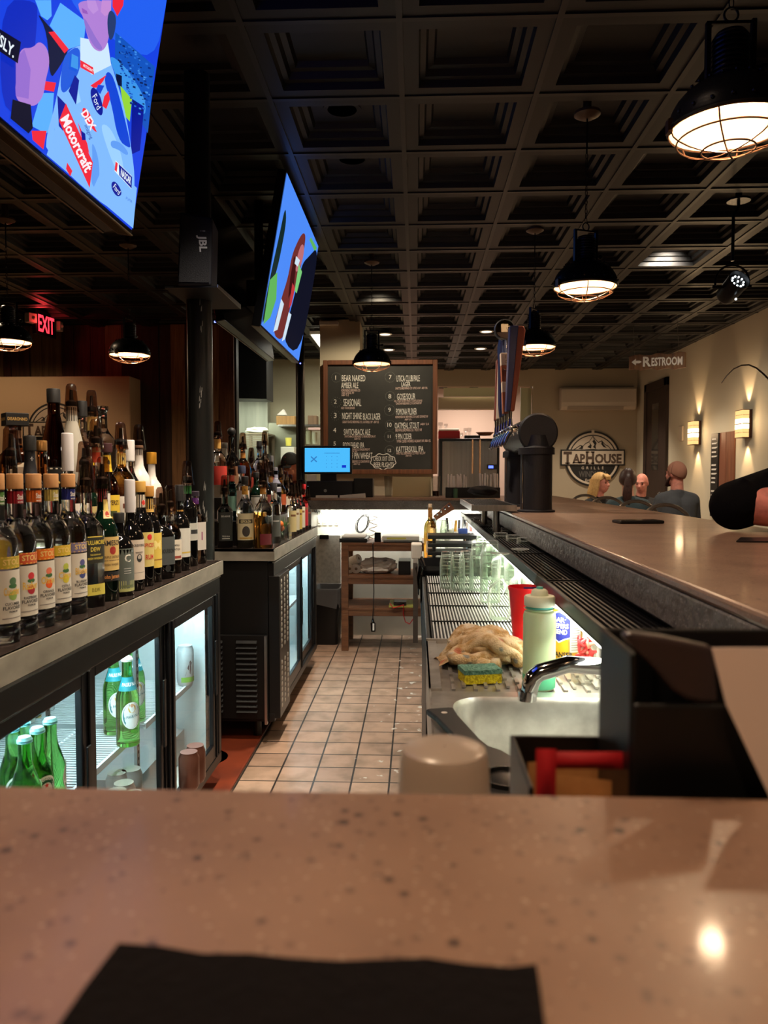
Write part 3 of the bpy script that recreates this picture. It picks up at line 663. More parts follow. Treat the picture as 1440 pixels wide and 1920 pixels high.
# recessed downlights deep in coffers; ones labelled added are fill lamps with invented fixtures
def downlight(x, y, power, col, spot, rot=(0, 0, 0), where=''):
    i = round((x - x0c) / G - .5); j = round((y - y0c) / G - .5); X = x0c + (i + .5) * G; Y = y0c + (j + .5) * G; z = CZ + .089
    t = thing('downlight', 'dark recessed downlight in the ceiling ' + where, 'ceiling light', (X, Y, z - .004))
    MB().lathe([(.075, 0), (.095, 0), (.095, .004), (.075, .004), (.062, .05), (.06, .05), (.073, 0)], 28).obj('baffle', BLACK, t)
    MB().lathe([(.001, .048), (.06, .048)], 20).obj('lens', glow('downlight_glow', col, 2), t)
    light('SPOT', 'downlight_lamp', (X, Y, z - .012), power, col, .05, rot, spot=spot, blend=.6)
downlight(-.37, 1.49, 72, (1, .72, .48), 125, where='over the near end of the aisle')
downlight(-.37, 3.91, 190, (1, .84, .66), 88, where='over the middle of the aisle')
downlight(-.37, 2.10, 175, (1, .85, .66), 56, (0, R(17), 0), 'over the aisle, added to brighten the front bottle row')  # added fill aimed at the bottle fronts; its fixture is invented
downlight(-.37, 2.70, 175, (1, .85, .66), 56, (0, R(17), 0), 'before the steel column, added to brighten the bottles')  # second added fill for the bottle fronts, fixture invented as well
downlight(-.37, 4.52, 110, (1, .84, .64), 56, (0, R(14), 0), 'over the aisle, added to brighten the far counter')  # added fill for the far bottles, with an invented fixture
downlight(-.37, 7.54, 90, (1, .82, .56), 120, (R(28), 0, 0), 'in front of the chalkboard, added to brighten it')  # added fill aimed at the board; made-up fixture
downlight(2.05, 6.335, 170, (1, .86, .68), 104, (R(50), 0, 0), 'before the hanging wooden sign')
downlight(2.65, 9.36, 165, (1, .85, .66), 92, where='over the seated people, added as fill light')  # added fill for the people and cream wall, made-up fixture
downlight(2.65, 11.78, 165, (1, .85, .66), 92, where='nearest the wall air conditioner, added as fill light')  # added fill for the back wall, made-up fixture
downlight(-3.6, 3.0, 50, (1, .72, .45), 140, where='over the lounge on the left, nearer, added as fill')  # unseen fill lamp added on the lounge side
downlight(-3.6, 6.0, 50, (1, .72, .45), 140, where='over the lounge on the left, farther, added as fill')  # another unseen fill lamp added farther along the lounge
downlight(-4.6, 7.2, 70, (1, .68, .4), 100, (R(30), 0, 0), 'before the cream panel box, added to brighten it')  # added fill aimed at the panel box, fixture made up
def batten(a, b, z, power, lab, col, vis=True):
    c = ((a[0] + b[0]) / 2, (a[1] + b[1]) / 2); t = thing('batten_light', lab, 'ceiling light', (*c, z))
    MB().bb((a[0], a[1], z), (b[0], b[1], CZ - .012)).obj('housing', WHITE, t, world=True)
    MB().bb((a[0] + .02, a[1] + .02, z - .012), (b[0] - .02, b[1] - .02, z)).obj('tube', glow('batten_glow', (1, .97, .84), 3), t, world=True)
    light('AREA', 'batten_lamp', (*c, z - .016), power, col, b[0] - a[0], sy=b[1] - a[1])
batten((-1.27, 9.25), (-1.13, 10.6), 2.95, 26, 'white batten light on the kitchen ceiling beside the cream pillar', (1, .97, .82))
batten((.7, 13.9), (1.3, 14.5), 2.94, 60, 'white panel light on the alcove ceiling behind the header', (1, .85, .72))
# ================================================================== televisions
TVB = mat('tv_black', S(12, 12, 14), .22)
def tv_plane(bl, br, tr):   # world corners on the screen: near-bottom, far-bottom, far-top
    return (br - bl).cross(tr - br).normalized()
def screen_part(t, layers, plane, name='screen'):
    """flat picture: layers of polygons traced on the screen plane, each a hair in front of the last"""
    m = MB(); mats = []; off = 0
    for poly, ma, *same in layers:
        if ma not in mats: mats.append(ma)
        off += 0 if same else .00012
        if len(poly) >= 6:
            for _ in range(2): poly = [q for a, b in zip(poly, poly[1:] + poly[:1]) for q in ((a[0] * .75 + b[0] * .25, a[1] * .75 + b[1] * .25), (a[0] * .25 + b[0] * .75, a[1] * .25 + b[1] * .75))]
        m.poly([plane.hit(x, y, off) for x, y in poly], mats.index(ma))
    return m, mats, off
def ptext(m, plane, body, org, ux, uy, h, w, off, mi, bold=0, align='c', shear=0):
    """lettering on a plane; org = picture point of its centre, ux/uy = picture directions of its baseline and its upright"""
    o = Vector(org); ux = Vector(ux).normalized(); uy = Vector(uy).normalized()
    m.text(body, lambda x, y: plane.hit(*(o + ux * x + uy * y), off), h, w, 0, 0, mi, shear, bold, align)
def E_(r, g, b, s=1.0): return glow('px_%d_%d_%d' % (r, g, b), S(r, g, b), s * .78)
def television(name_lab, bl, br, tr, tl, plane, layers, texts=(), depth=.05, bez=.012, base=None):
    c = (bl + br) / 2; t = thing('television', name_lab, 'television', c)
    n = plane.n; u = (br - bl).normalized(); v = (tl - bl).normalized()
    P = [bl - u * bez - v * .018, br + u * bez - v * .018, tr + u * bez + v * bez, tl - u * bez + v * bez]
    MB().prism([p - n * .002 for p in P], -n * depth).obj('casing', TVB, t, world=True, bevel=.004)
    MB().prism([P[0] + n * .001, P[1] + n * .001, P[1] + v * .005 + n * .001, P[0] + v * .005 + n * .001], -n * (depth + .002)).obj('bottom_trim', mat('tv_trim', S(120, 104, 84), .3, .8), t, world=True, bevel=.001)
    m, mats, off = screen_part(t, layers, plane)
    for (body, org, ux, uy, h, w, ma, bold) in texts:
        if ma not in mats: mats.append(ma)
        ptext(m, plane, body, org, ux, uy, h, w, off + .0004, mats.index(ma), bold)
    m.obj('screen', mats, t, world=True); return t
# --- first set: bottom edge runs along y; screen leans toward the aisle
XB = -.95
fb = atx(247, 431, XB); nb = Vector((XB, fb.y - 1.43, fb.z))
e2 = aty(312.5, 0, fb.y); up = (e2 - fb).normalized(); ft = fb + up * .81; ntp = nb + up * .81
n1 = (Vector((0, 1, 0))).cross(up).normalized(); n1 = n1 if n1.x > 0 else -n1
p1 = Pl(fb, n1)
pix = lambda P: (P.x, P.y)
def project(p):
    q = CR.transposed() @ (Vector(p) - Vector((0, 0, H))); return (720 + FPX * q.x / -q.z, 960 - FPX * q.y / -q.z)
def visible(poly): return poly
scr = [project(nb), (247, 431), project(ft), project(ntp)]
B1 = E_(24, 66, 226); B2 = E_(36, 96, 240); SK = E_(92, 176, 255); DN = E_(6, 24, 150); NV = E_(8, 10, 40); FL = E_(176, 128, 214); FL2 = E_(150, 110, 208); RD = E_(240, 40, 60); W1 = E_(206, 232, 255); SU = E_(128, 186, 255); GN = E_(150, 214, 60); SH = E_(96, 150, 240); HR = E_(40, 60, 110); BK = E_(10, 20, 60); CY = E_(60, 150, 235)
L1 = [(scr, B1), ([(110, -60), (320, -60), (313, 0), (290, 120), (205, 70), (140, 20)], B2),
      ([(216, 60), (290, 125), (277, 250), (215, 150)], E_(20, 84, 190)), ([(207, 102), (240, 130), (275, 190), (270, 225), (225, 160), (207, 118)], CY), ([(225, 160), (247, 186), (243, 228), (232, 215)], GN), ([(247, 185), (270, 200), (262, 282), (245, 290)], DN), ([(217, 138), (228, 142), (228, 163), (218, 158)], BK),
      ([(0, 0), (68, 0), (70, 30), (60, 140), (52, 200), (0, 215)], E_(16, 44, 190)), ([(65, 0), (95, 0), (96, 30), (88, 38), (76, 30)], SK), ([(66, 20), (92, 50), (118, 80), (130, 92), (108, 130), (92, 150), (88, 60)], BK), ([(90, 60), (108, 58), (128, 92), (120, 100)], RD), ([(92, 48), (112, 5), (160, 40), (156, 82), (128, 92)], SK), ([(84, 152), (104, 155), (100, 172), (80, 168)], RD), ([(76, 174), (100, 174), (95, 246), (84, 250), (58, 236)], SK), ([(58, 245), (86, 245), (80, 280), (60, 262)], RD),
      ([(60, 90), (72, 76), (88, 90), (92, 120), (84, 150), (80, 180), (65, 200), (45, 195), (26, 185), (30, 130), (36, 90)], FL), ([(28, 110), (44, 92), (56, 130), (52, 185), (28, 180)], FL2), ([(22, 186), (56, 196), (60, 240), (52, 250), (18, 222)], NV),
      # driver: suit, neck, jaw, cap
      ([(146, 84), (122, 98), (114, 130), (100, 205), (86, 250), (84, 290), (247, 430), (252, 340), (247, 290), (232, 200), (210, 128), (200, 100), (170, 84)], SU), ([(122, 98), (148, 84), (150, 130), (122, 175), (110, 170), (114, 120)], E_(30, 90, 220)), ([(105, 178), (122, 196), (116, 245), (108, 236)], DN), ([(98, 262), (116, 262), (110, 300), (98, 290)], E_(20, 70, 210)),
      ([(200, 130), (214, 150), (244, 272), (240, 278), (219, 262), (206, 190), (192, 150)], E_(20, 70, 214)), ([(148, 70), (200, 80), (206, 122), (170, 140), (148, 118)], W1), ([(148, 112), (172, 126), (174, 140), (148, 126)], RD),
      ([(143, 0), (206, 0), (203, 72), (190, 98), (172, 92), (160, 66), (154, 32), (146, 20)], FL), ([(188, 0), (206, 0), (205, 24), (194, 30), (186, 22)], E_(196, 140, 214)), ([(204, 16), (216, 30), (212, 64), (204, 78), (199, 60), (198, 32)], HR), ([(208, -8), (230, -12), (228, 10), (217, 30), (208, 12)], RD),
      ([(168, 361), (247, 428), (254, 352), (196, 300)], SU), ([(84, 290), (166, 359), (170, 300), (100, 240)], SU), ([(120, 193), (171, 304), (165, 352), (107, 226)], RD), ([(166, 160), (196, 140), (190, 152), (180, 164), (172, 164)], RD), ([(192, 180), (200, 170), (203, 186), (196, 204), (188, 198)], RD), ([(152, 198), (166, 212), (172, 234), (180, 250), (168, 240), (150, 214)], RD), ([(142, 228), (160, 268), (164, 288), (152, 268)], RD), ([(122, 304), (132, 320), (128, 330), (120, 316)], RD), ([(148, 244), (156, 250), (157, 262), (150, 262)], DN), ([(180, 158), (192, 160), (184, 176), (176, 168)], E_(20, 70, 214)),
      ([(165, 170), (170, 162), (178, 168), (186, 184), (190, 208), (186, 218), (176, 208), (168, 190)], DN), ([(205, 350), (206, 340), (214, 340), (224, 356), (224, 366), (216, 368), (209, 360)], DN), ([(213, 300), (244, 330), (243, 354), (211, 320)], E_(230, 244, 255)), ([(219, 307), (244, 331), (243, 353), (220, 328)], DN), ([(213, 302), (217, 306), (215, 322), (211, 318)], RD), ([(136, 140), (144, 150), (138, 196), (124, 170)], DN), ([(130, 100), (142, 106), (142, 130), (128, 124)], CY),
      ([(-90, 2), (34, 78), (28, 118), (-98, 36)], NV)]
rs = random.Random(44); crowd = []
for _ in range(150):
    u, v = rs.random(), rs.random(); cx, cy = 222 + 62 * u, 66 + 62 * u + 112 * v
    if (cx < 232 and cy > 140) or cx > 243 + (431 - cy) * .152: continue
    d = rs.uniform(1.2, 2.6); crowd.append(([(cx - d, cy - d), (cx + d, cy - d * .4), (cx + d, cy + d), (cx - d, cy + d * .4)], E_(*rs.choice([(10, 50, 140), (40, 110, 215), (70, 150, 235), (14, 34, 90)])), True))
k0 = next(i for i, q in enumerate(L1) if q[1] is SU and q[0][0] == (146, 84))
crowd[0] = crowd[0][:2]; L1[k0:k0] = crowd
HL = E_(156, 208, 255); SD1 = E_(98, 158, 244); FS = E_(146, 112, 206)
k1 = next(i for i, q in enumerate(L1) if q[0][0] == (122, 98))
L1[k1:k1] = [([(186, 230), (206, 238), (226, 286), (232, 330), (214, 316), (196, 268)], HL), ([(170, 262), (182, 290), (186, 330), (178, 356), (168, 340), (172, 300)], SD1), ([(206, 262), (224, 266), (240, 286), (236, 292), (220, 280), (206, 276)], SD1), ([(128, 140), (140, 150), (150, 190), (140, 196), (130, 170)], HL), ([(196, 340), (208, 372), (226, 398), (214, 392), (200, 370)], HL), ([(100, 240), (112, 262), (122, 300), (110, 290), (98, 270)], SD1)]
k2 = next(i for i, q in enumerate(L1) if q[0][0] == (143, 0)) + 1
L1[k2:k2] = [([(154, 30), (166, 50), (178, 72), (192, 92), (180, 94), (164, 72), (156, 48)], FS), ([(160, 0), (176, 0), (182, 18), (172, 26), (162, 14)], E_(190, 144, 220)), ([(150, 14), (160, 20), (162, 26), (152, 24)], E_(150, 90, 190))]
LW = E_(236, 246, 255); L2_ = E_(250, 240, 245)
ux1 = (.62, .79); up1 = (.15, -1)
def tdir(a, b): return (b[0] - a[0], b[1] - a[1])
T1 = [('USLY.', (2, 80), (28, 24), (6, -30), 22, 52, LW, .02), ('Ford', (177, 190), (12, 32), (16, -14), 11, 36, LW, 0), ('DEX', (162, 224), (22, 38), (16, -12), 14, 38, L2_, .03), ('imaging', (162, 246), (18, 40), (16, -10), 7, 40, DN, .0),
      ('Motorcraft', (140, 268), (46, 98), (20, -14), 19, 112, L2_, .03), ('NASCAR', (232, 330), (24, 23), (2, -20), 13, 26, LW, .03), ('Ford', (215, 354), (16, 22), (8, -12), 9, 18, LW, 0), ('PUMA', (238, 374), (18, 12), (3, -12), 5, 14, E_(60, 110, 220), 0), ('MOTORCRAFT', (161, 127), (22, 14), (2, -8), 5, 22, L2_, .02)]
television('large bright blue television at the upper left showing a racing interview', nb, fb, ft, ntp, p1, L1, T1)
# --- second set, farther along the aisle
XB2 = -.87
nb2 = atx(490, 610, XB2); fb2 = atx(560, 676, XB2); fb2.z = nb2.z = (fb2.z + nb2.z) / 2
a_ = aty(598, 455, fb2.y); up2 = (a_ - fb2).normalized(); hh = (a_ - fb2).length
b_ = aty(548, 335, nb2.y); hh = (hh + (b_ - nb2).length) / 2; ft2 = fb2 + up2 * hh; nt2 = nb2 + up2 * hh
n2 = Vector((0, 1, 0)).cross(up2).normalized(); n2 = n2 if n2.x > 0 else -n2; p2 = Pl(fb2, n2)
sc2 = [project(q) for q in (nb2, fb2, ft2, nt2)]
SKY = E_(76, 138, 246); LG = E_(96, 178, 90); DG = E_(16, 40, 40); BR = E_(112, 46, 44); PK = E_(186, 110, 116); RS = E_(190, 54, 60); WH = E_(206, 226, 240)
L2 = [(sc2, SKY), ([(535, 385), (537, 412), (532, 445), (520, 505), (506, 545), (496, 600), (490, 608), (506, 520), (524, 440)], DG), ([(506, 525), (520, 510), (518, 560), (507, 595), (494, 608)], LG), ([(583, 445), (594, 465), (590, 472), (580, 450)], LG),
      ([(578, 482), (596, 462), (590, 520), (562, 668), (528, 640), (548, 570), (560, 520), (568, 492)], E_(8, 14, 34)), ([(568, 436), (573, 440), (571, 462), (564, 500), (556, 530), (545, 570), (535, 620), (526, 640), (510, 624), (527, 560), (540, 520), (547, 478), (560, 448)], BR), ([(565, 456), (571, 462), (567, 490), (558, 510), (553, 508), (557, 480)], PK), ([(551, 480), (556, 488), (550, 540), (540, 560), (544, 520)], E_(60, 16, 18)), ([(548, 530), (553, 540), (546, 572), (541, 578)], RS), ([(560, 495), (566, 510), (556, 550), (552, 545)], E_(120, 200, 120)), ([(527, 560), (532, 570), (520, 618), (512, 622)], WH), ([(541, 585), (546, 590), (534, 636), (528, 640)], WH), ([(555, 480), (562, 488), (558, 500), (552, 494)], WH)]
television('second television farther along the aisle showing a person under blue sky', nb2, fb2, ft2, nt2, p2, L2, [])
MB2 = MB(); MB2.ball(fb2 + Vector((.012, 0, -.018)), .005, 8); one(MB2, 'status_light', glow('led_blue', (.1, .12, 1), 6), 'tiny blue standby light under the second television', 'indicator light')
# the sets facing the other way: dark backs hanging back to back with the first two
def back_tv(lab, x, y0, y1, z, hgt, led):
    t = thing('television', lab, 'television', (x, (y0 + y1) / 2, z))
    m = MB(); v = Vector((-.16, 0, .985)).normalized(); a = Vector((x, y0, z)); b = Vector((x, y1, z)); n = Vector((.985, 0, .16))
    m.prism([a, b, b + v * hgt, a + v * hgt], n * .05); m.obj('casing', TVB, t, world=True, bevel=.004)
    m = MB(); m.prism([a - v * .002, b - v * .002, b + v * .008, a + v * .008], -n * .006); m.obj('bottom_trim', mat('tv_trim'), t, world=True)
    if led: MB().ball(a + Vector((-.008, .01, .0)), .006, 8).obj('standby_light', glow('led_blue'), t, world=True)
q = atx(195, 436, -1.16); back_tv('dark television back hanging beside the big blue screen, facing away', -1.16, q.y - 1.4, q.y, q.z, .8, False)
q = atx(503, 674, -1.13); q0 = atx(405, 608, -1.13); back_tv('dark television with a blue standby light, back to back with the second set', -1.13, q0.y, q.y, (q.z + q0.z) / 2, .8, True)
# ceiling frame the sets hang from, columns
m = MB()
for y, xa, xb in ((fb.y - .75, -1.14, -.965), (fb2.y - .55, -1.11, -.905)):
    m.bb((xa, y - .12, 2.38), (xb, y + .12, 2.55)); m.cyl((-1.05, y, 2.5), (-1.05, y, CZ + .089), .03)
    t = thing('tv_bracket', 'black ceiling pole bracket between the two ' + ('nearer' if y < 3 else 'farther') + ' back to back televisions', 'bracket', (-1.05, y, 2.35))
    m.obj('mount_box', BLACK, t, world=True); m = MB()
for i, (px, py, Y, rd, lab) in enumerate([(375, 700, 3.38, .055, 'scuffed black steel column standing between the two back counters'), (563, 750, 6.0, .034, 'slimmer black steel column behind the register')]):
    p = aty(px, py, Y); t = thing('steel_column', lab, 'column', (p.x, p.y, 0))
    MB().cyl((0, 0, .008), (0, 0, CZ), rd, n=32).obj('shaft', mat('column_black', S(24, 25, 25), .38, .3, bump=(30, .05)), t)
    MB().cyl((0, 0, 0), (0, 0, .012), rd * 1.9, n=4 if i else 32).obj('base_plate', BLACK, t)
    if i == 0:
        m = MB(); rr = random.Random(2)
        for (z, a, h) in ((1.62, 0, .03), (1.9, .1, .02), (1.58, -.1, .012), (1.2, .2, .02), (1.1, -.2, .02), (1.12, .1, .02), (1.08, .35, .015), (.98, .2, .02), (2.0, .05, .015)):
            an = -pi / 2 + .3 + a
            for k in range(4): an2 = an + rr.uniform(-.08, .08); zz = z + rr.uniform(-.02, .02); m.poly([Vector((rd * 1.004 * cos(an2 + dx), rd * 1.004 * sin(an2 + dx), zz + dz)) for dx, dz in ((0, 0), (.05, .004), (.06, .016 + rr.random() * .02), (.02, .02))])
        m.obj('paint_chip', mat('chip', S(150, 148, 144), .6), t)
# speaker on its shelf high on the first column
p = aty(372, 480, 3.2); zs = aty(372, 547, 3.2).z
t = thing('speaker_shelf', 'thin dark steel shelf plate on the column under the speaker', 'shelf', (p.x + .0, 3.38, zs))
MB().bb((-.12, -.25, 0), (.095, .16, .006)).obj('plate', BLACK, t); MB().prism([(.095, -.25, -.0), (.095, .16, 0), (.095, .16, .02), (.095, -.25, .012)], (.003, 0, 0)).obj('lip', STEEL, t)
t = thing('speaker', 'dark loudspeaker standing on the column shelf beside the second television', 'loudspeaker', (p.x - .005, 3.21, zs + .007), .12)
m = MB(); m.prism([(-.07, -.09, 0), (.065, -.09, 0), (.075, -.09, .27), (-.055, -.09, .29)], (0, .17, 0)); sp = m.obj('cabinet', mat('speaker_blue', S(15, 17, 29), .5), t, bevel=.008)
m = MB(); m.prism([(-.062, -.092, .012), (.057, -.092, .012), (.067, -.092, .26), (-.049, -.092, .278)], (0, .003, 0)); m.obj('grille', mat('speaker_grille', S(11, 13, 24), .6, bump=(400, .3)), t)
m = MB(); m.text('JBL', lambda x, y: Vector((.036 + y * .9 + x * .06, -.0935, .165 - x)), .034, .085, 0, 0, bold=.03); m.text('!', lambda x, y: Vector((.036 + y, -.0935, .215 - x)), .02, None, 0, 0); m.obj('badge', flat('badge_white', (200, 202, 210)), t)
# ================================================================== chalkboard, logos, signs, wall things
Y0 = 8.60; PB = Pl((0, Y0, 0), (0, -1, 0))
zb = lambda x, y: (560 + x / 5.05, 580 + y / 5.05)
c0 = PB.hit(*zb(232, 485)); c1_ = PB.hit(*zb(1312, 1560))
t = thing('chalkboard', 'large square wood-framed chalkboard with a handwritten list of twelve beers', 'chalkboard', ((c0.x + c1_.x) / 2, Y0, c1_.z))
fw = .052; m = MB()
for a, b in (((c0.x, c1_.z), (c0.x + fw, c0.z)), ((c1_.x - fw, c1_.z), (c1_.x, c0.z)), ((c0.x + fw, c0.z - fw), (c1_.x - fw, c0.z)), ((c0.x + fw, c1_.z), (c1_.x - fw, c1_.z + fw))): m.bb((a[0], Y0 - .03, a[1]), (b[0], Y0 + .14, b[1]))
m.obj('frame', wood('frame_wood', (120, 72, 44), (88, 50, 30)), t, world=True, bevel=.006)
MB().bb((c0.x + fw - .003, Y0 + .001, c1_.z + fw - .003), (c1_.x - fw + .003, Y0 + .02, c0.z - fw + .003)).obj('slate', mat('slate', S(36, 36, 34), .6, noise=(3, S(50, 49, 46), .4, .7)), t, world=True)
CH = [flat('chalk', (240, 238, 232), .8), flat('chalk_pink', (236, 206, 196), .8), flat('chalk_grey', (120, 122, 118), .8)]
ENT = {}
def ent(x, y):
    ys = [600, 820, 960, 1105, 1240, 1344] if x < 760 else [600, 780, 915, 1058, 1172, 1284]
    k = (x >= 760, max([q for q in range(6) if y >= ys[q]] or [0])) if not (680 < x < 930 and 1390 < y < 1500) else 'note'
    return ENT.setdefault(k, MB())
def ct(s, x, y, h, w, mi=0, ang=0, bold=0): ptext(ent(x, y), PB, s, zb(x, y), (cos(ang), sin(ang)), (sin(ang), -cos(ang)), h / 5.05, w / 5.05, .0008, mi, bold)
for s, x, y, h, w in [('1', 350, 645, 44, 30), ('2', 347, 872, 44, 34), ('3', 346, 1003, 52, 34), ('4', 341, 1142, 46, 28), ('5', 341, 1270, 40, 28), ('7', 867, 640, 42, 28), ('8', 863, 822, 44, 26), ('9', 860, 950, 42, 24), ('10', 860, 1092, 42, 40), ('11', 857, 1203, 30, 32), ('12', 860, 1335, 30, 34)]: ct(s, x, y, h, w)
for s, x, y, h, w in [('BEAR NAKED', 520, 650, 62, 222), ('AMBER ALE', 484, 718, 58, 162), ('SEASONAL', 508, 880, 72, 168), ('NIGHT SHINE', 504, 1008, 66, 184), ('BLACK LAGER', 692, 1013, 62, 164), ('SWITCHBACK ALE', 552, 1160, 60, 250), ('FIDDLEHEAD IPA', 520, 1285, 56, 200), ('9 PIN WHEAT', 600, 1385, 64, 196), ('UTICA CLUB PALE', 1036, 652, 62, 222), ('LAGER', 1016, 708, 44, 84), ('GOSE/SOUR', 1018, 824, 62, 172), ('POMONA PILSNER', 1020, 966, 64, 196), ('OATMEAL STOUT', 1026, 1098, 60, 230), ('9 PIN CIDER', 994, 1202, 58, 152), ('KATTERSKILL IPA', 1052, 1322, 58, 258)]: ct(s, x, y, h, w, 0, -.02 if x > 800 else 0)
for s, x, y, h, w in [('ADIRONDACK BREWING CO', 492, 766, 24, 178), ('LAKE GEORGE, NY', 466, 790, 22, 118), ('ABV 5.2', 440, 812, 18, 70), ('ASK YOUR SERVER', 466, 933, 22, 130), ('GREAT FLATS BREWING CO, CATSKILL NY  ABV 5.5', 586, 1066, 24, 344), ('SWITCHBACK BREWING CO BURLINGTON VT', 582, 1203, 22, 292), ('ABV 5%', 556, 1226, 18, 60), ('BREWING CO SHELBURNE VT', 582, 1326, 22, 184), ('ABV 6%', 520, 1346, 16, 70), ('BREWING CO CHATHAM NY', 590, 1440, 26, 160), ('ABV 5.2', 550, 1464, 18, 60),
                      ('MATTS BREWING CO UTICA NY  ABV 5%', 1068, 746, 22, 300), ('ASK YOUR SERVER WHAT TODAYS SOUR IS', 1036, 866, 20, 266), ('CHATHAM BREWING CO CHATHAM NY', 1042, 890, 22, 244), ('ADIRONDACK BREWING CO LAKE GEORGE NY', 1070, 1016, 22, 310), ('ABV 5%', 1036, 1042, 18, 66), ('ABV 5.0', 1192, 1086, 20, 80), ('BROWNS BREWING CO. TROY, NY', 1042, 1142, 26, 250), ('9 PIN CIDER WORKS ALBANY NY ABV 6%', 1090, 1246, 26, 320), ('WEST KILL BREWING CO. WEST KILL NY', 1062, 1362, 24, 276), ('ABV 6%', 1040, 1386, 16, 56)]: ct(s, x, y, h, w, 1, -.02 if x > 800 else 0)
ct('CHECK OUT OUR', 802, 1412, 46, 190); ct('BEER FLIGHTS', 806, 1470, 46, 190)
for x, y, r_, k in [(356, 645, 44, 20), (866, 642, 48, 22), (866, 822, 44, 26), (860, 955, 50, 24), (866, 1096, 46, 22), (860, 1205, 50, 24), (862, 1336, 46, 30), (356, 880, 46, 14), (350, 1005, 44, 14)]:
    for q in range(k):
        a = 2 * pi * q / k; px, py = zb(x + r_ * cos(a), y + r_ * sin(a)); d = .75 if r_ > 43 else .5; ent(x, y).poly([PB.hit(px + dx * d, py + dy * d, .0007) for dx, dy in ((-.7, 0), (0, -.9), (.8, 0), (0, .9))], 2)
cl = [(800 + 118 * cos(a) * (1 + .04 * sin(9 * a)), 1442 + 72 * sin(a) * (1 + .09 * sin(9 * a))) for a in [2 * pi * q / 48 for q in range(48)]]
ENT['note'].tube([PB.hit(*zb(*q), .0008) for q in cl], .004, 4, True, 0)
for k_, m in ENT.items(): m.obj('chalk_lettering', CH, t, world=True)

# round logo: black ring, pale sky with peaks, banner, lettering
def logo(t, fn, sc, thick):
    """fn(x, y, off) maps logo space (unit = outer radius) to the wall"""
    LK = flat('logo_black', (24, 22, 22), .5); LP = flat('logo_pale', (206, 190, 170), .4); LBRN = flat('logo_letters', (78, 60, 50), .4); LG_ = flat('logo_grey', (92, 88, 84), .5)
    ring = [(cos(2 * pi * k / 64), sin(2 * pi * k / 64)) for k in range(64)]
    def disc(r, off, a0=0, a1=2 * pi, cut=None): return [fn(r * cos(a0 + (a1 - a0) * k / 64), r * sin(a0 + (a1 - a0) * k / 64), off) for k in range(65 if cut else 64)]
    MB().prism(disc(1, 0), fn(0, 0, thick) - fn(0, 0, 0)).obj('disc', LK, t, world=True)
    m = MB(); o = thick + .001
    for r0, r1 in ((.93, .86),):
        n = 64; m.add([fn(r_ * x, r_ * y, o) for r_ in (r0, r1) for x, y in ring], [(k, (k + 1) % n, n + (k + 1) % n, n + k) for k in range(n)], 0)
    m.poly([fn(.82 * cos(a), .82 * sin(a), o) for a in [.3 + (pi - .6) * k / 32 for k in range(33)]], 0)
    for s in (.97, -.97): m.poly([fn(x, y, o + .001) for x, y in ((-.05, s - .1), (.05, s - .1), (.05, s + .06), (-.05, s + .06))], 0)
    m.obj('pale_field', LP, t, world=True)
    m = MB(); o += .001
    pk = [(-.72, .31), (-.56, .42), (-.44, .50), (-.36, .46), (-.26, .56), (-.14, .62), (.0, .82), (.1, .70), (.2, .60), (.32, .66), (.44, .52), (.56, .46), (.66, .34)]
    for (a, b), q in zip(zip(pk, pk[1:]), range(99)):
        m.poly([fn(a[0], a[1], o), fn(b[0], b[1], o), fn(b[0], b[1] - .035, o), fn(a[0], a[1] - .035, o)])
    for poly in ([(0, .82), (.03, .68), (-.02, .62), (.06, .5), (.0, .42), (.12, .34), (.1, .46), (.14, .56), (.07, .66)], [(-.14, .62), (-.1, .5), (-.2, .42), (-.06, .36), (-.04, .48)], [(.32, .66), (.3, .52), (.38, .42), (.5, .38), (.4, .5)], [(-.44, .5), (-.42, .42), (-.52, .36), (-.36, .34), (-.34, .44)], [(-.6, .31), (.6, .31), (.5, .34), (.2, .33), (0, .35), (-.3, .33)]): m.poly([fn(x, y, o) for x, y in poly])
    m.obj('mountains', LK, t, world=True)
    m = MB(); m.prism([fn(x, y, thick) for x, y in ((-1.15, -.25), (1.15, -.25), (1.15, .33), (-1.15, .33))], fn(0, 0, .012) - fn(0, 0, 0)); m.obj('banner_edge', LK, t, world=True, bevel=.002)
    m = MB(); o = thick + .0128; m.poly([fn(x, y, o) for x, y in ((-1.10, -.2), (1.10, -.2), (1.10, .28), (-1.10, .28))]); m.obj('banner', LP, t, world=True)
    m = MB(); f2 = lambda x, y: fn(x, y, o + .001)
    for s_, cx, h_, w_ in (('T', -.90, .44, .30), ('AP', -.50, .33, .46), ('H', -.10, .44, .30), ('OUSE', .55, .33, .96)): m.text(s_, f2, h_, w_, cx, .04 if h_ > .4 else .01, bold=.045, xs=.99)
    for x, yy, w_ in ((-.90, -.165, .09), (-.64, -.145, .07), (-.52, -.145, .07), (-.38, -.145, .09), (-.19, -.165, .07), (-.01, -.165, .07), (-.19, .235, .07), (-.01, .235, .07)): m.poly([f2(x - w_, yy - .02), f2(x + w_, yy - .02), f2(x + w_, yy + .025), f2(x - w_, yy + .025)])
    m.obj('lettering', LBRN, t, world=True)
    f3 = lambda x, y: fn(x, y, thick + .0022)
    m = MB(); m.text('G  R  I  L  L  E', f3, .1, 1.2, 0, -.33, bold=.01); m.obj('grille_lettering', LP, t, world=True); m = MB(); m.text('Est. 2016', f3, .1, .5, 0, -.77, bold=.01); m.obj('date_lettering', LP, t, world=True)
    m = MB(); m.text('WINDHAM', f3, .22, .98, 0, -.55, bold=.02); m.obj('town_lettering', LG_, t, world=True)
p = aty(1111, 860, 12.88); r_ = aty(1163.5, 860, 12.88).x - p.x
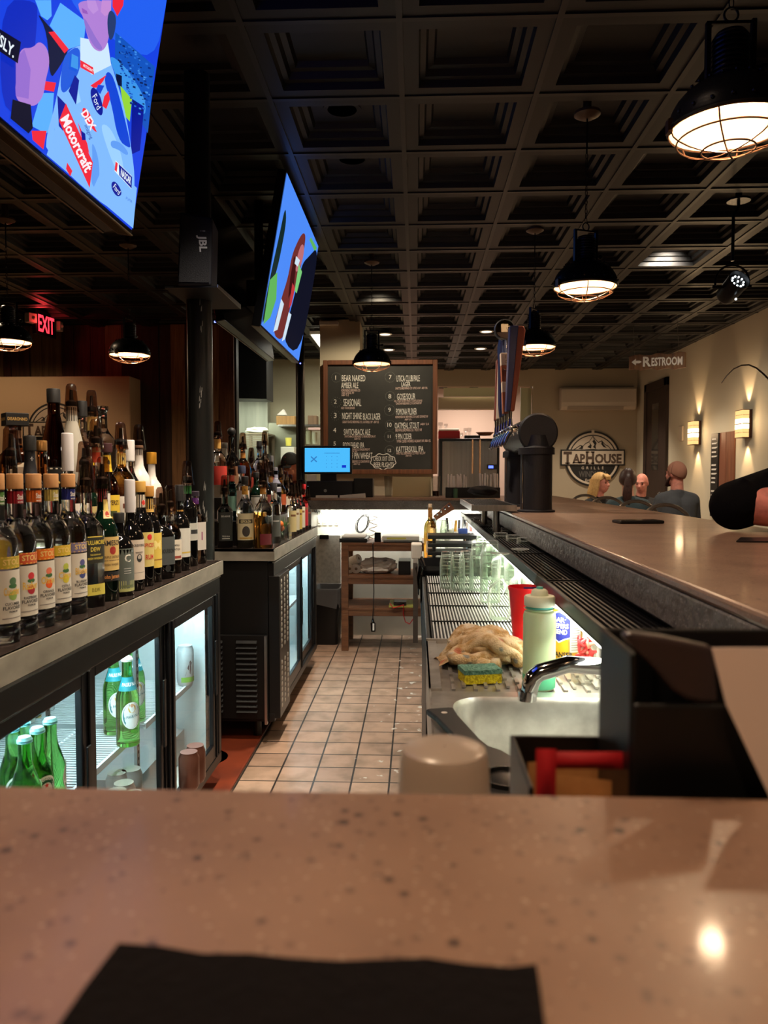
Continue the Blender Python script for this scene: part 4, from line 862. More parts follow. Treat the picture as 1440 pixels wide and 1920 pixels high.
t = thing('wall_logo', 'round black and cream mountain logo with banner on the tan back wall', 'wall sign', (p.x, 12.88, p.z - r_))
logo(t, lambda x, y, o: Vector((p.x + x * r_, 12.895 - o, p.z + y * r_)), r_, .02)
yb = 8.6; pa = aty(243, 705, yb)
t = thing('sign_box', 'deep cream panel box mounted on the plank wall at the left', 'sign box', (pa.x - 1.2, yb + .18, 1.3))
MB().bb((pa.x - 2.4, yb, 1.3), (pa.x, 8.945, pa.z)).obj('panel', mat('panel_cream', S(206, 176, 140), .6), t, world=True, bevel=.01)
m = MB()
for px in (13, 176): q = aty(px, 714, yb); m.ball((q.x, yb - .002, q.z), .016, 10, sc=(1, .4, 1)); 
m.obj('screw', mat('panel_cream'), t, world=True) if False else None
q2 = aty(104, 808, yb); r2 = aty(156, 808, yb).x - q2.x
t = thing('wall_logo', 'round mountain logo on the cream panel box behind the bottles', 'wall sign', (q2.x, yb, q2.z - r2))
logo(t, lambda x, y, o: Vector((q2.x + x * r2, yb - .001 - o, q2.z + y * r2)), r2, .012)
# restroom sign
Yr = 8.75; a = aty(1179, 694, Yr); b = aty(1285, 690, Yr - .35); c = aty(1285, 660, Yr - .35); d = aty(1179, 667, Yr)
t = thing('restroom_sign', 'wooden RESTROOM sign with white arrow hanging on wires', 'sign', (a + b) / 2)
u = (b - a).normalized(); v = Vector((0, 0, 1)); nrm = u.cross(v).normalized(); nrm = nrm if nrm.y < 0 else -nrm; L = (b - a).length; hgt = (d - a).length
edge = [a + u * (L * k / 10) + v * (.012 * sin(k * 2.1)) for k in range(11)] + [d + (c - d) * (1 - k / 10) + v * (.01 * sin(k * 1.7)) for k in range(11)]
MB().prism(edge, -nrm * .03).obj('plank', wood('sign_wood', (132, 92, 56), (96, 62, 36)), t, world=True, bevel=.003)
f = lambda x, y: a + u * (x * L) + v * (y * L + .0) + (c - d - (b - a)) * 0 + nrm * .002 + v * ((c - d).z - (b - a).z) * x * .0
m = MB(); m.text('R', f, .175, None, .33, .145, bold=.03); m.text('ESTROOM', f, .145, .54, .68, .135, bold=.03)
m.poly([f(x, y) for x, y in ((.05, .14), (.13, .20), (.13, .163), (.2, .163), (.235, .14), (.2, .117), (.13, .117), (.13, .08))]); m.obj('lettering', flat('sign_white', (236, 228, 214)), t, world=True)
for px, q in ((1196, d + u * .1 * L), (1272, c - u * .12 * L)):
    MB().cyl(q - v * .02 - nrm * .015, Vector((q.x - .02, q.y, CZ + .005)), .0022, n=5).obj('wire', flat('wire_grey', (120, 116, 110)), t, world=True)
# wall air conditioner
a = aty(1048, 770, 12.9); b = aty(1187, 728, 12.9)
t = thing('air_conditioner', 'white wall-mounted air conditioner above the round back wall logo', 'air conditioner', ((a.x + b.x) / 2, 12.78, a.z))
W_ = b.x - a.x; h_ = b.z - a.z
m = MB(); pr = [(0, 0), (-.16, .0), (-.2, .05), (-.21, .12), (-.2, h_ - .03), (-.17, h_), (0, h_)]
m.prism([(a.x, 12.895 + y, a.z + z) for y, z in pr], (W_, 0, 0)); m.obj('casing', mat('ac_white', S(200, 186, 168), .4), t, world=True, bevel=.006)
m = MB(); m.prism([(a.x + .1, 12.895 - .165, a.z + .004), (a.x + .1, 12.895 - .203, a.z + .048), (a.x + .1, 12.895 - .211, a.z + .05), (a.x + .1, 12.895 - .173, a.z)], (W_ - .3, 0, 0)); m.obj('air_flap', mat('ac_flap', S(150, 138, 124), .4), t, world=True)
# thermostat, menu frames on the right wall
p = atx(1278, 813, 3.61); MBt = MB().bb((3.595, p.y - .06, p.z - .1), (3.619, p.y + .06, p.z + .1)); one(MBt, 'thermostat', mat('ac_white'), 'small pale thermostat on the cream wall left of the far sconce', 'thermostat', bevel=.004)
ya, za = atx(1337, 860, 3.6).y, atx(1337, 815, 3.6).z
ys = [atx(x, 860, 3.6).y for x in (1335, 1348, 1360, 1366, 1376)]; zt = atx(1375, 808, 3.6).z; zl = zt - 1.0
def menu(y0, y1, x, labs, ma, lab, wr):
    t = thing('menu_board', lab, 'menu board', (x, (y0 + y1) / 2, zl)); MB().bb((x, y1, zl), (3.618, y0, zt)).obj('board', ma, t, world=True, bevel=.003)
    m = MB(); rr = random.Random(len(lab))
    for k in range(17):
        z = zt - .06 - k * .052
        if wr and k % 6 != 5: m.poly([(x - .001, y0 - .03, z), (x - .001, y0 - .03 - (y0 - y1) * rr.uniform(.5, .85), z), (x - .001, y0 - .03 - (y0 - y1) * .6, z - .018), (x - .001, y0 - .03, z - .018)])
    if wr: m.obj('printed_lines', PAPER, t, world=True)
menu(ys[0], ys[1], 3.585, 0, flat('menu_black', (30, 27, 26)), 'tall black printed menu board on the cream wall between the sconces', True)
menu(ys[1] - .01, ys[2], 3.60, 0, flat('menu_photo', (128, 78, 56)), 'brown picture board beside the tall black menu board', False)
menu(ys[2] - .01, ys[4], 3.60, 0, wood('menu_wood', (138, 84, 56), (100, 58, 38)), 'vertical wooden slat frame right of the picture board', False)
# thin bent rod arching before the wall
pts = [aty(x, y, 6.6 + (x - 1353) * .004) for x, y in ((1353, 718), (1362, 705), (1375, 692), (1390, 685), (1404, 684), (1418, 690), (1432, 702), (1446, 716), (1470, 748), (1490, 800))]
pts += [Vector((3.5, pts[-1].y + .1, 1.4)), Vector((3.606, pts[-1].y + .15, 1.2))]
one(MB().tube(pts, [.003, .004, .005, .006, .007, .008, .009, .010, .012, .013, .014, .014], 8), 'bent_rod', flat('rod_dark', (50, 38, 30), .4), 'thin dark rod bending in an arch in front of the cream wall', 'rod')

# ------------------------------------------------------------------ kitchen seen past the column
KS = mat('kitchen_steel', S(178, 182, 164), .4, .2, noise=(12, S(150, 154, 138), .35, .7, (1, 1, .08)))
a = aty(436, 743, 9.75); b = aty(500, 748, 9.75)
t = thing('range_hood', 'black kitchen hood above the brightly lit steel wall', 'range hood', (-2.3, 10.3, a.z))
MB().prism([(-3.4, 9.75, a.z), (b.x, 9.75, b.z), (b.x, 9.75, CZ - .012), (-3.4, 9.75, CZ - .012)], (0, .45, 0)).obj('hood', BLACK, t, world=True)
MB().bb((-3.0, 9.85, a.z - .012), (-1.95, 10.1, a.z + .002)).obj('hood_light', glow('hood_glow', (.95, 1, .84), 3), t, world=True)
light('AREA', 'hood_lamp', (-2.45, 9.98, a.z - .016), 34, (.95, 1, .82), 1.0, (R(25), 0, 0), sy=.24)
a = aty(436, 740, 11.3); b = aty(500, 812, 11.3)
one(MB().bb((-3.4, 11.38, 0), (b.x, 11.58, 2.6)), 'steel_backsplash', KS, 'bright ribbed steel backsplash under the kitchen hood', 'backsplash')
zc = aty(470, 812, 10.4).z; a = aty(452, 812, 10.4); b = aty(502, 812, 10.4)
t = thing('grill_shelf', 'steel grill shelf with slatted front below the hood', 'shelf', ((a.x + b.x) / 2, 10.6, zc - .2)); m = MB(); m.bb((a.x, 10.4, zc - .02), (b.x, 10.95, zc))
for k in range(7): m.bb((a.x + .02, 10.41, zc - .045 - k * .024), (b.x - .02, 10.43, zc - .03 - k * .024))
m.bb((a.x, 10.4, 0), (a.x + .04, 10.44, zc)); m.bb((b.x - .04, 10.4, 0), (b.x, 10.44, zc)); m.bb((a.x, 10.9, 0), (a.x + .04, 10.94, zc)); m.bb((b.x - .04, 10.9, 0), (b.x, 10.94, zc)); m.obj('shelf', mat('grill_steel', S(150, 140, 118), .4, .5), t, world=True)
rr = random.Random(4); q = aty(476, 808, 10.45)
def lump(c, sx, sy_, sz, seed, name, ma, lab, cat, amp=.25):
    r3 = random.Random(seed); ph = [r3.uniform(0, 6) for _ in range(6)]
    def f(u, v):
        a = 2 * pi * u; b = pi * v; rr_ = 1 + amp * (sin(3 * a + ph[0]) * sin(2 * b + ph[1]) + .6 * sin(5 * a + ph[2] + 3 * b) + .4 * sin(7 * b + ph[3] + 2 * a)) * sin(b)
        return Vector((c[0] + sx * rr_ * cos(a) * sin(b), c[1] + sy_ * rr_ * sin(a) * sin(b), max(c[2] + sz - sz * rr_ * cos(b) * 1.0, c[2])))
    m = MB(); m.grid(f, 40, 22); return one(m, name, ma, lab, cat, sharp=0)
lump((q.x, 10.6, zc + .001), .14, .1, .045, 3, 'cloth', mat('white_cloth', S(236, 240, 226), .8), 'crumpled white cloth lying on the grill shelf', 'cloth')
a = aty(502, 768, 11.0); b = aty(552, 870, 11.0)
one(MB().bb((a.x, 11.0, 0), (aty(548, 830, 11.0).x + .12, 11.5, aty(520, 792, 11.0).z)), 'kitchen_cabinet', mat('kitchen_grey', S(150, 152, 132), .35, .3), 'pale grey steel kitchen cabinet behind the far bottles', 'cabinet', bevel=.01)
one(MB().bb((aty(526, 840, 10.6).x, 10.6, 0), (aty(551, 840, 10.6).x, 10.9, aty(535, 838, 10.6).z)), 'kitchen_unit', mat('unit_cream', S(204, 204, 190), .4), 'white upright kitchen unit behind the worker in the cap', 'kitchen unit', bevel=.008)
sz = aty(530, 796, 10.7).z; sx0 = aty(521, 796, 10.7).x; sx1 = aty(600, 796, 10.7).x
t = thing('kitchen_shelf', 'steel kitchen shelf carrying wooden boxes, beyond the slim column', 'shelf', ((sx0 + sx1) / 2, 10.85, sz - .03)); MB().bb((sx0, 10.7, sz - .025), (sx1 + .1, 11.0, sz)).obj('shelf_plate', STEEL, t, world=True); 
for x in (aty(548, 830, 11.0).x + .18, sx1): MB().bb((x - .02, 10.98, sz - .12), (x + .02, 11.595, sz - .025)).obj('bracket', STEEL, t, world=True)
WB = wood('box_wood', (176, 136, 78), (140, 104, 60))
one(MB().bb((aty(518, 790, 10.75).x, 10.75, sz + .001), (aty(553, 790, 10.75).x, 10.95, aty(530, 780, 10.75).z)), 'wooden_box', WB, 'tan wooden box on the kitchen shelf left of the slim column', 'box', bevel=.004)
one(MB().bb((aty(577, 790, 10.75).x, 10.75, sz + .001), (aty(594, 790, 10.75).x, 10.95, aty(580, 779, 10.75).z)), 'wooden_box', wood('box_brown', (118, 92, 66), (90, 70, 50)), 'brown wooden box on the kitchen shelf right of the slim column', 'box', bevel=.004)
m = MB(); m.prism([aty(x, y, 10.8) for x, y in ((519, 778), (531, 767), (537, 778))], (0, .1, 0)); o_ = one(m, 'folded_card', PAPER, 'tilted white card propped on the tan wooden box', 'card'); 
a = aty(578, 803, 10.7); one(MB().bb((a.x, 10.7, a.z - .02), (aty(601, 800, 10.7).x, 10.95, a.z + .01)), 'pink_tray', flat('tray_pink', (190, 156, 150)), 'pink and white tray under the brown wooden box', 'tray')
for k, (x, y, w_, h_, cc, lab) in enumerate([(579, 833, 12, 26, (170, 172, 140), 'cloudy plastic tub behind the register screen, nearer the slim column'), (590, 833, 10, 22, (196, 200, 176), 'pale plastic tub behind the register screen, nearer the chalkboard frame'), (541, 836, 12, 15, (214, 208, 96), 'small yellow tub on the white kitchen unit')]):
    Yk = 10.72 if k == 2 else 10.9; p = aty(x, y, Yk); p2_ = aty(x + w_ / 2, y - h_, Yk); r_ = abs(p2_.x - p.x); m = MB(); m.lathe([(r_ * .85, 0), (r_, p2_.z - p.z), (r_ * .9, p2_.z - p.z), (r_ * .8, .01), (.001, .01)], 18, p); one(m, 'tub', flat('tub_%d' % k, cc, .4), lab, 'tub')
one(MB().bb((aty(576, 834, 10.8).x, 10.8, aty(576, 834, 10.8).z - .03), (aty(602, 834, 10.8).x, 11.6, aty(576, 834, 10.8).z - .002)), 'kitchen_shelf', STEEL, 'lower steel kitchen shelf carrying the plastic tubs', 'shelf')
# ------------------------------------------------------------------ pantry opening right of the chalkboard
zf = aty(880, 822, 13.6).z; x0 = aty(823, 860, 13.6).x; x1 = aty(937, 860, 13.6).x
t = thing('steel_fridge', 'stainless fronted black fridge in the lit alcove right of the chalkboard', 'fridge', ((x0 + x1) / 2, 14.0, 0))
MB().bb((x0, 13.63, 0), (x1, 14.4, zf)).obj('body', BLACK, t, world=True, bevel=.006)
MB().bb((x0 + .06, 13.6, .1), (x1 - .05, 13.63, zf - .05)).obj('door', mat('fridge_steel', (.55, .52, .49), .22, 1, noise=(5, (.4, .38, .36), .3, .7, (6, 1, .05))), t, world=True, bevel=.006)
for px in (886, 900): a = aty(px, 860, 13.57); MB().cyl((a.x, 13.57, aty(px, 888, 13.57).z), (a.x, 13.57, aty(px, 824, 13.57).z), .014).obj('handle', mat('handle_copper', (.75, .5, .32), .2, 1), t, world=True)
a = aty(913, 880, 13.59); m = MB(); m.bb((a.x, 13.58, a.z), (aty(932, 880, 13.59).x, 13.6, aty(913, 871, 13.59).z)); d_ = m.obj('controller', BLKPL, t, world=True)
m = MB(); a = aty(916, 878, 13.578); m.bb((a.x, 13.577, a.z), (aty(925, 878, 13.578).x, 13.58, aty(916, 873, 13.578).z)); m.obj('display', glow('blue_display', (.1, .16, 1), 2), d_, world=True)
a = aty(822, 818, 13.75); b = aty(862, 808, 13.75); t = thing('red_bin', 'red plastic bin with white cover on top of the alcove fridge', 'bin', ((a.x + b.x) / 2, 13.85, zf)); MB().bb((a.x, 13.7, zf + .001), (b.x, 14.0, b.z)).obj('bin', flat('bin_red', (160, 30, 34)), t, world=True, bevel=.01); MB().bb((a.x + .005, 13.71, b.z), (b.x - .01, 13.99, b.z + .035)).obj('cover', PAPER, t, world=True, bevel=.012)
one(MB().bb((aty(871, 815, 13.75).x, 13.7, zf + .001), (aty(900, 815, 13.75).x, 14, zf + .06)), 'tray', BLKPL, 'black tray on the alcove fridge right of the red bin', 'tray', bevel=.004)
a = aty(895, 808, 13.75); t = thing('wicker_basket', 'shallow brown basket on the black tray on the alcove fridge', 'basket', (aty(910, 808, 13.75).x, 13.85, zf + .062)); MB().lathe([(.10, 0), (.155, .05), (.165, .055), (.155, .058), (.1, .012), (.001, .012)], 24).obj('basket', wood('basket_brown', (150, 92, 54), (110, 64, 36)), t)
one(MB().bb((aty(929, 805, 13.8).x, 13.8, zf + .001), (aty(935, 805, 13.8).x, 13.9, aty(927, 790, 13.8).z)), 'yellow_box', flat('yellow', (220, 176, 40)), 'small yellow box at the end of the alcove fridge', 'box')
GT = thin('thin_glass_far', (.9, .9, .9), .6)
for i, (px, w_, h_) in enumerate([(826, 9, 12), (836, 8, 10), (865, 8, 11), (873, 8, 14), (880, 8, 14)]):
    p = aty(px, 800, 13.72 + .1 * (i % 2)); z = (b.z + .036) if i < 2 else zf + .061 if px > 870 else zf + .001; r_ = w_ * 13.7 / FPX / 2; h2 = h_ * 13.7 / FPX
    m = MB(); m.lathe([(r_ * .6, 0), (r_ * .7, h2 * .3), (r_, h2 * .6), (r_ * .95, h2), (r_ * .9, h2), (r_ * .9, h2 * .6), (.001, h2 * .35)], 18, (p.x, p.y, z)); one(m, 'stemware', GT, ['clear bowl glass at the left end of the red bin cover', 'clear bowl glass beside the first on the red bin cover', 'clear glass between the red bin and the black tray', 'clear glass on the left of the black tray', 'clear glass on the black tray next to the basket'][i], 'glass')
one(MB().bb((aty(975, 890, 13.02).x, 13.02, 0), (aty(995, 890, 13.02).x, 13.06, aty(985, 727, 13.02).z)), 'wall_strip', mat('green_strip', S(176, 178, 146), .6), 'pale green lit wall strip behind the tap tower', 'wall panel')
one(MB().bb((aty(832, 735, 13.2).x, 13.2, aty(832, 743, 13.2).z), (aty(960, 735, 13.2).x, 13.3, aty(832, 727, 13.2).z)), 'lit_header', mat('green_strip'), 'pale green band across the top of the alcove', 'header')
one(MB().bb((aty(822, 756, 13.35).x, 13.35, aty(822, 767, 13.35).z), (aty(945, 756, 13.35).x, 13.6, aty(822, 745, 13.35).z)), 'lower_header', mat('tan_wall'), 'tan boxed header below the pale green band in the alcove', 'header')
p = aty(618, 607, 8.72); one(MB().bb((p.x - .11, 8.66, p.z - .02), (p.x + .1, 8.748, min(CZ - .013, p.z + .03))), 'pillar_box', WHITE, 'small white box at the very top of the cream pillar', 'box', bevel=.003)
# ================================================================== bottles
def gl(n, c, rough=.02): return mat('glass_' + n, c, rough, trans=1, ior=1.42, spec=.5)
GCL = gl('clear', (.97, .98, .97)); GAM = gl('amber', (.78, .36, .06)); GBR = gl('brown', (.10, .03, .012)); GGR = gl('green', (.05, .34, .12)); GTL = gl('teal', (.12, .45, .42)); GDK = mat('glass_dark', S(10, 9, 9), .06, spec=.6)
GDG = mat('glass_dkgreen', S(8, 26, 16), .06, spec=.6); GRD = gl('red', (.75, .04, .03)); GFR = mat('glass_frost', S(196, 190, 176), .4, trans=.35); GWH = mat('bottle_white', S(222, 216, 210), .25); GGO = gl('gold', (.85, .55, .18)); GPU = gl('smoke', (.45, .42, .4)); GDB = gl('deepamber', (.36, .12, .03))
SMK = thin('smoke_cover', (.50, .38, .31), .55, .06)
GM = {'c': GCL, 'a': GAM, 'b': GBR, 'g': GGR, 't': GTL, 'k': GDK, 'G': GDG, 'r': GRD, 'f': GFR, 'w': GWH, 'o': GGO, 's': GPU, 'd': GDB}
LC = {}
def lm(rgb, metal=0, rough=.55):
    k = 'print_%d_%d_%d_%d' % (*rgb, int(metal * 10))
    return mat(k, S(*rgb), rough if not metal else .3, metal)
SH = {  # (r/R, z/h) outside profile
    'std': [(.93, 0), (1, .012), (1, .56), (.96, .60), (.80, .66), (.52, .72), (.38, .77), (.34, .83), (.33, .955), (.36, .96), (.36, .985), (.33, .99)],
    'big': [(.93, 0), (1, .01), (1, .10), (.97, .105), (.97, .115), (1, .12), (1, .60), (.98, .63), (.9, .67), (.68, .72), (.46, .755), (.40, .79), (.39, .97), (.36, .99)],
    'sq': [(.93, 0), (1, .01), (1, .62), (.96, .65), (.7, .70), (.42, .74), (.37, .78), (.36, .96), (.38, .97), (.36, .99)],
    'cone': [(.94, 0), (1, .01), (1, .40), (.97, .43), (.42, .80), (.36, .84), (.35, .97), (.35, .99)],
    'orb': [(.7, 0), (.8, .01), (1, .25), (1.02, .38), (.95, .55), (.75, .66), (.45, .72), (.32, .76), (.31, .93), (.4, .95), (.4, .99)],
    'wine': [(.93, 0), (1, .012), (1, .58), (.97, .62), (.8, .69), (.5, .74), (.37, .79), (.35, .95), (.38, .955), (.38, .98), (.35, .99)],
    'hip': [(.9, 0), (1, .015), (1.02, .2), (.96, .5), (.92, .56), (.75, .63), (.45, .70), (.36, .76), (.35, .96), (.37, .965), (.35, .99)],
    'slim': [(.93, 0), (1, .01), (1, .66), (.95, .69), (.6, .74), (.42, .77), (.4, .96), (.46, .965), (.46, .99)],
    'short': [(.95, 0), (1, .015), (1, .60), (.95, .66), (.75, .73), (.42, .78), (.36, .82), (.35, .97), (.35, .99)],
    'beer': [(.92, 0), (1, .012), (1, .52), (.95, .58), (.72, .68), (.5, .77), (.44, .84), (.43, .955), (.48, .96), (.48, .99)]}
def rad(prof, R, h, z):
    f = z / h
    for (r0, z0), (r1, z1) in zip(prof, prof[1:]):
        if z0 <= f <= z1: return R * (r0 + (r1 - r0) * (f - z0) / max(1e-6, z1 - z0))
    return R * prof[-1][0]
def sqf(a, p): return 1 / ((abs(cos(a)) ** p + abs(sin(a)) ** p) ** (1 / p))
def bottle(lab, loc, shape, h, R, g, labels=(), top=('cap', (30, 28, 28), .03), face=-40, fill=None, group=None, n=28, cat='bottle', name='liquor_bottle'):
    """labels: (z0, z1, half-angle, rgb, [(text, z, cap h, width, rgb)]) in fractions of h / R; face = compass of the label, degrees from +x"""
    t = thing(name, lab, cat, loc, R_(face), group)
    hb = h - (top[2] * .6 if top[0] == 'cap' else .07 if top[0] == 'pour' else 0)
    prof = SH[shape]; sq = shape in ('sq', 'hip')
    def pt(a, z, k=1.0):
        r_ = rad(prof, R, hb, z) * k
        if sq: f = min(1, max(0, (rad(prof, R, hb, z) / R - .5) / .4)); s_ = sqf(a, 5) * .88 if shape == 'sq' else 1 / sqrt(cos(a) ** 2 / .45 + sin(a) ** 2 / 1.0) if False else sqf(a, 3) * .93; r_ *= 1 + (s_ - 1) * f
        return Vector((r_ * cos(a), r_ * sin(a), z))
    zs = []
    for (r0, z0), (r1, z1) in zip(prof, prof[1:]):
        k = 3 if abs(r1 - r0) > .1 else 1
        zs += [hb * (z0 + (z1 - z0) * q / k) for q in range(k)]
    zs.append(hb * prof[-1][1])
    if fill: zs = sorted(zs + [hb * fill[0] - .0004, hb * fill[0] + .0004])
    m = MB(); N_ = len(zs); vs = [pt(2 * pi * i / n, z) for z in zs for i in range(n)]
    for j in range(N_ - 1):
        m_i = 1 if fill and zs[j] < hb * fill[0] - .0005 else 0
        m.f += [[j * n + i, j * n + (i + 1) % n, (j + 1) * n + (i + 1) % n, (j + 1) * n + i] for i in range(n)]; m.mi += [m_i] * n; m.sm += [True] * n
    m.v = vs; m.f += [list(reversed(range(n))), [(N_ - 1) * n + i for i in range(n)]]; m.mi += [1 if fill else 0, 0]; m.sm += [False, False]
    m.obj('glass', [GM[g]] + ([GM[fill[1]]] if fill else []), t, sharp=50)
    for (z0, z1, ha, rgb, txt) in labels:
        z0 *= hb; z1 *= hb; ha = R_(ha); me_ = MB(); me_.grid(lambda u, v: pt(-ha + 2 * ha * u, z0 + (z1 - z0) * v, 1.008), 14, 4)
        mats = [lm(rgb)]; L_ = None
        L_ = me_.obj('label' if z1 < hb * .72 else 'neck_band', mats, t, sharp=0)
        mt = MB(); ml = []
        for (s, z, ch, wd, c2) in txt:
            if lm(c2) not in ml: ml.append(lm(c2))
            i_ = ml.index(lm(c2)); r0 = rad(prof, R, hb, z * hb)
            if s == '#':     # plain printed block
                mt.grid(lambda u, v: pt(-wd / 2 + wd * u, z * hb - ch * hb / 2 + ch * hb * v, 1.012), 8, 1, i_)
            elif s == 'o':   # round printed mark
                patch(mt, lambda x, y: pt(x, y, 1.013), [(wd * cos(q * pi / 8) * .5, z * hb + ch * hb * .5 * sin(q * pi / 8)) for q in range(16)], i_, 1)
            else: mt.text(s, lambda x, y: pt(x / r0, y, 1.016), ch * hb, wd * r0, 0, z * hb, i_, bold=.02)
        if txt: mt.obj('lettering', ml, L_, sharp=0)
    k = top[0]; rt = rad(prof, R, hb, hb * .97)
    if k == 'cap':
        c = top[1]; rc = top[3] if len(top) > 3 else rt * 1.12; hc = top[2]; m = MB()
        if len(top) > 4 and top[4] == 'sq': m.box((0, 0, hb + hc / 2 - .004), (rc * 1.7, rc * 1.7, hc))
        elif len(top) > 4 and top[4] == 'ball': m.ball((0, 0, hb + hc * .5), hc * .55, 16)
        else: m.lathe([(rc, hb - hc * .4), (rc, hb + hc * .55), (rc * .94, hb + hc * .6), (.001, hb + hc * .6)], 20)
        m.obj('cap', lm(c, .6 if len(top) > 5 else 0), t, bevel=.0015)
    elif k == 'pour':
        m = MB(); m.lathe([(rt * .9, hb - .004), (rt * 1.05, hb + .002), (rt * 1.02, hb + .012), (.007, hb + .018), (.005, hb + .052), (.001, hb + .053)], 14); po = m.obj('pourer', lm((24, 22, 22)), t)
        tl = top[1] if len(top) > 1 else .1
        M = Matrix.Rotation(tl, 3, 'Y') @ Matrix.Rotation(tl * .4, 3, 'X')
        m = MB(); m.lathe([(.0245, -.018), (.0205, .012), (.0175, .05), (.0165, .066), (.012, .074), (.001, .0755)], 18, (0, 0, hb - .002), 0, M); m.obj('pourer_cover', SMK, t)
    return t
R_ = R
def tops(px, py, X, z0):
    p = atx(px, py, X); return Vector((X, p.y, z0)), p.z - z0
Wt = (230, 222, 210); Gd = (214, 170, 60); Bk = (22, 20, 20)
XF = -.872
y1_ = CT + .1205; y2_ = CT + .2305
PLACED = []
def settle(px, py, X, z, Rb):
    # keep each bottle on its own sight line but slide it so that it clears the others and stays on its step
    d = ray(px, py); lo, hi = ((1.0, 3.0) if X < -.93 else (.8, 3.12)) if abs(z - CT) > .002 and X < -.93 and z != y1_ and z != y2_ else ((.8, 3.12) if X < -.76 and abs(z - CT) < .002 else (3.99, 5.15) if abs(z - CT) > .002 else (3.61, 5.195))
    best = None
    for k in range(60):
        s = (k + 1) // 2 * .0035 * (1 if k % 2 else -1); x = X + max(-.03, min(.03, s)); y = d.y / d.x * x + (0 if abs(s) <= .03 else (abs(s) - .03) * (1 if s > 0 else -1))
        y = max(lo + Rb, min(hi - Rb, y)); g = min([hypot(x - a, y - b) - Rb - c for a, b, zz, c in PLACED if abs(zz - z) < .01] or [9])
        if best is None or g > best[0]: best = (g, x, y)
        if g > .001: break
    g, x, y = best; PLACED.append((x, y, z, Rb)); q = atx(px, py, x); return Vector((x, y, z)), q.z - z
def vodka(px, cap, band, lab, words, fruit, small, gold=(240, 196, 80)):
    loc, h = settle(px, 876, XF, CT + .0005, .0408)
    t = bottle(lab, loc, 'big', .352, .0408, 'c', [(.13, .46, 62, (226, 220, 208), [(words, .33, .05, 1.0, gold), ('PREMIUM', .2, .012, .5, (60, 56, 54)), ('FLAVORED', .225, .022, 1.1, (60, 56, 54)), (small, .25, .018, .9, (60, 56, 54)), ('#', .16, .006, 1.2, (150, 144, 138)), ('o', .30, .06, .5, fruit[0]), ('o', .39, .05, .42, fruit[1]), ('o', .36, .03, .5, (60, 110, 60))]), (.47, .545, 64, band, [('STOLI', .512, .036, 1.3, (246, 214, 130)), ('#', .476, .006, 2.1, (246, 200, 90)), ('#', .541, .006, 2.1, (246, 200, 90))]), (.865, .945, 170, cap, [('Stoli', .91, .035, 1.0, (240, 234, 226)), ('IMPORTED', .875, .01, .9, (240, 234, 226))])],
           ('cap', (190, 140, 90), .034, .0172), -18, group='flavored vodka bottles at the near end of the back counter', n=32)
    return t
vodka(-9, (90, 140, 60), (196, 176, 60), 'clear vodka bottle with cucumber label, cut by the left edge', 'Cucumber', ((150, 180, 90), (80, 120, 80)), 'CUCUMBER')
vodka(27, (170, 20, 42), (216, 92, 52), 'clear vodka bottle with raspberry label and red neck band', 'Razberi', ((180, 30, 46), (214, 50, 58)), 'RASPBERRY')
vodka(62, (232, 110, 30), (240, 120, 30), 'clear vodka bottle with orange label and orange neck band', 'Ohranj', ((240, 96, 30), (232, 120, 90)), 'ORANGE')
vodka(95, (226, 206, 110), (220, 190, 50), 'clear vodka bottle with pale yellow neck band and citrus label', 'Citros', ((216, 200, 60), (190, 200, 80)), 'CITRUS')
vodka(127, (30, 40, 130), (128, 120, 160), 'clear vodka bottle with dark blue neck band', 'Blueberi', ((60, 70, 140), (90, 90, 150)), 'BLUEBERRY')
def B(lab, px, py, X, z, shape, R, g, labels=(), top=('pour', .1), face=-42, fill=None, group=None, cat='bottle', h=None, n=24, Y=None):
    if Y: q = aty(px, py, Y); loc, hh = Vector((q.x, Y, z)), q.z - z; PLACED.append((q.x, Y, z, R))
    else: loc, hh = settle(px, py, X, z, R)
    return bottle(lab, loc, shape, h or max(.16, min(.40, hh)), R, g, labels, top, face, fill, group, n, cat)
GA = 'front row on the nearer back counter'; GB = 'bottles on the low step of the nearer counter'; GC_ = 'bottles on the high step of the nearer counter'
z0 = CT + .0005; z1 = CT + .1305; z2 = CT + .2505
B('clear whiskey bottle with black and yellow label beside the green whiskey bottle', 160, 858, XF, z0, 'sq', .04, 'c', [(.36, .58, 66, (44, 42, 30), [('TULLAMORE', .53, .035, 1.5, (236, 214, 90)), ('DEW', .475, .035, .8, (236, 214, 90)), ('IRISH WHISKEY', .40, .018, 1.2, (236, 214, 90)), ('THE LEGENDARY', .43, .012, .9, (236, 214, 90)), ('#', .575, .008, 2.2, (236, 214, 90))]), (.10, .19, 60, (222, 208, 92), [('D.E.W.', .145, .03, .7, (120, 110, 40))])], ('pour', .12), -30, (.30, 'c'))
B('green whiskey bottle with cream label and red neck foil', 191, 858, XF, z0, 'std', .0405, 'G', [(.26, .545, 64, (222, 190, 118), [('JAMESON', .495, .045, 1.75, (40, 34, 40)), ('o', .43, .07, .5, (170, 50, 40)), ('TRIPLE DISTILLED', .375, .02, 1.4, (120, 96, 60)), ('IRISH WHISKEY', .31, .02, 1.2, (120, 96, 60)), ('#', .345, .008, 1.7, (150, 120, 80))]), (.17, .25, 62, (30, 26, 28), [('John Jameson', .21, .035, 1.4, (230, 150, 80))]), (.84, .95, 170, (150, 26, 40), []), (.76, .86, 30, (228, 206, 120), []), (.70, .77, 34, (236, 190, 140), [('o', .735, .05, .7, (170, 60, 50))])], ('pour', .12), -30)
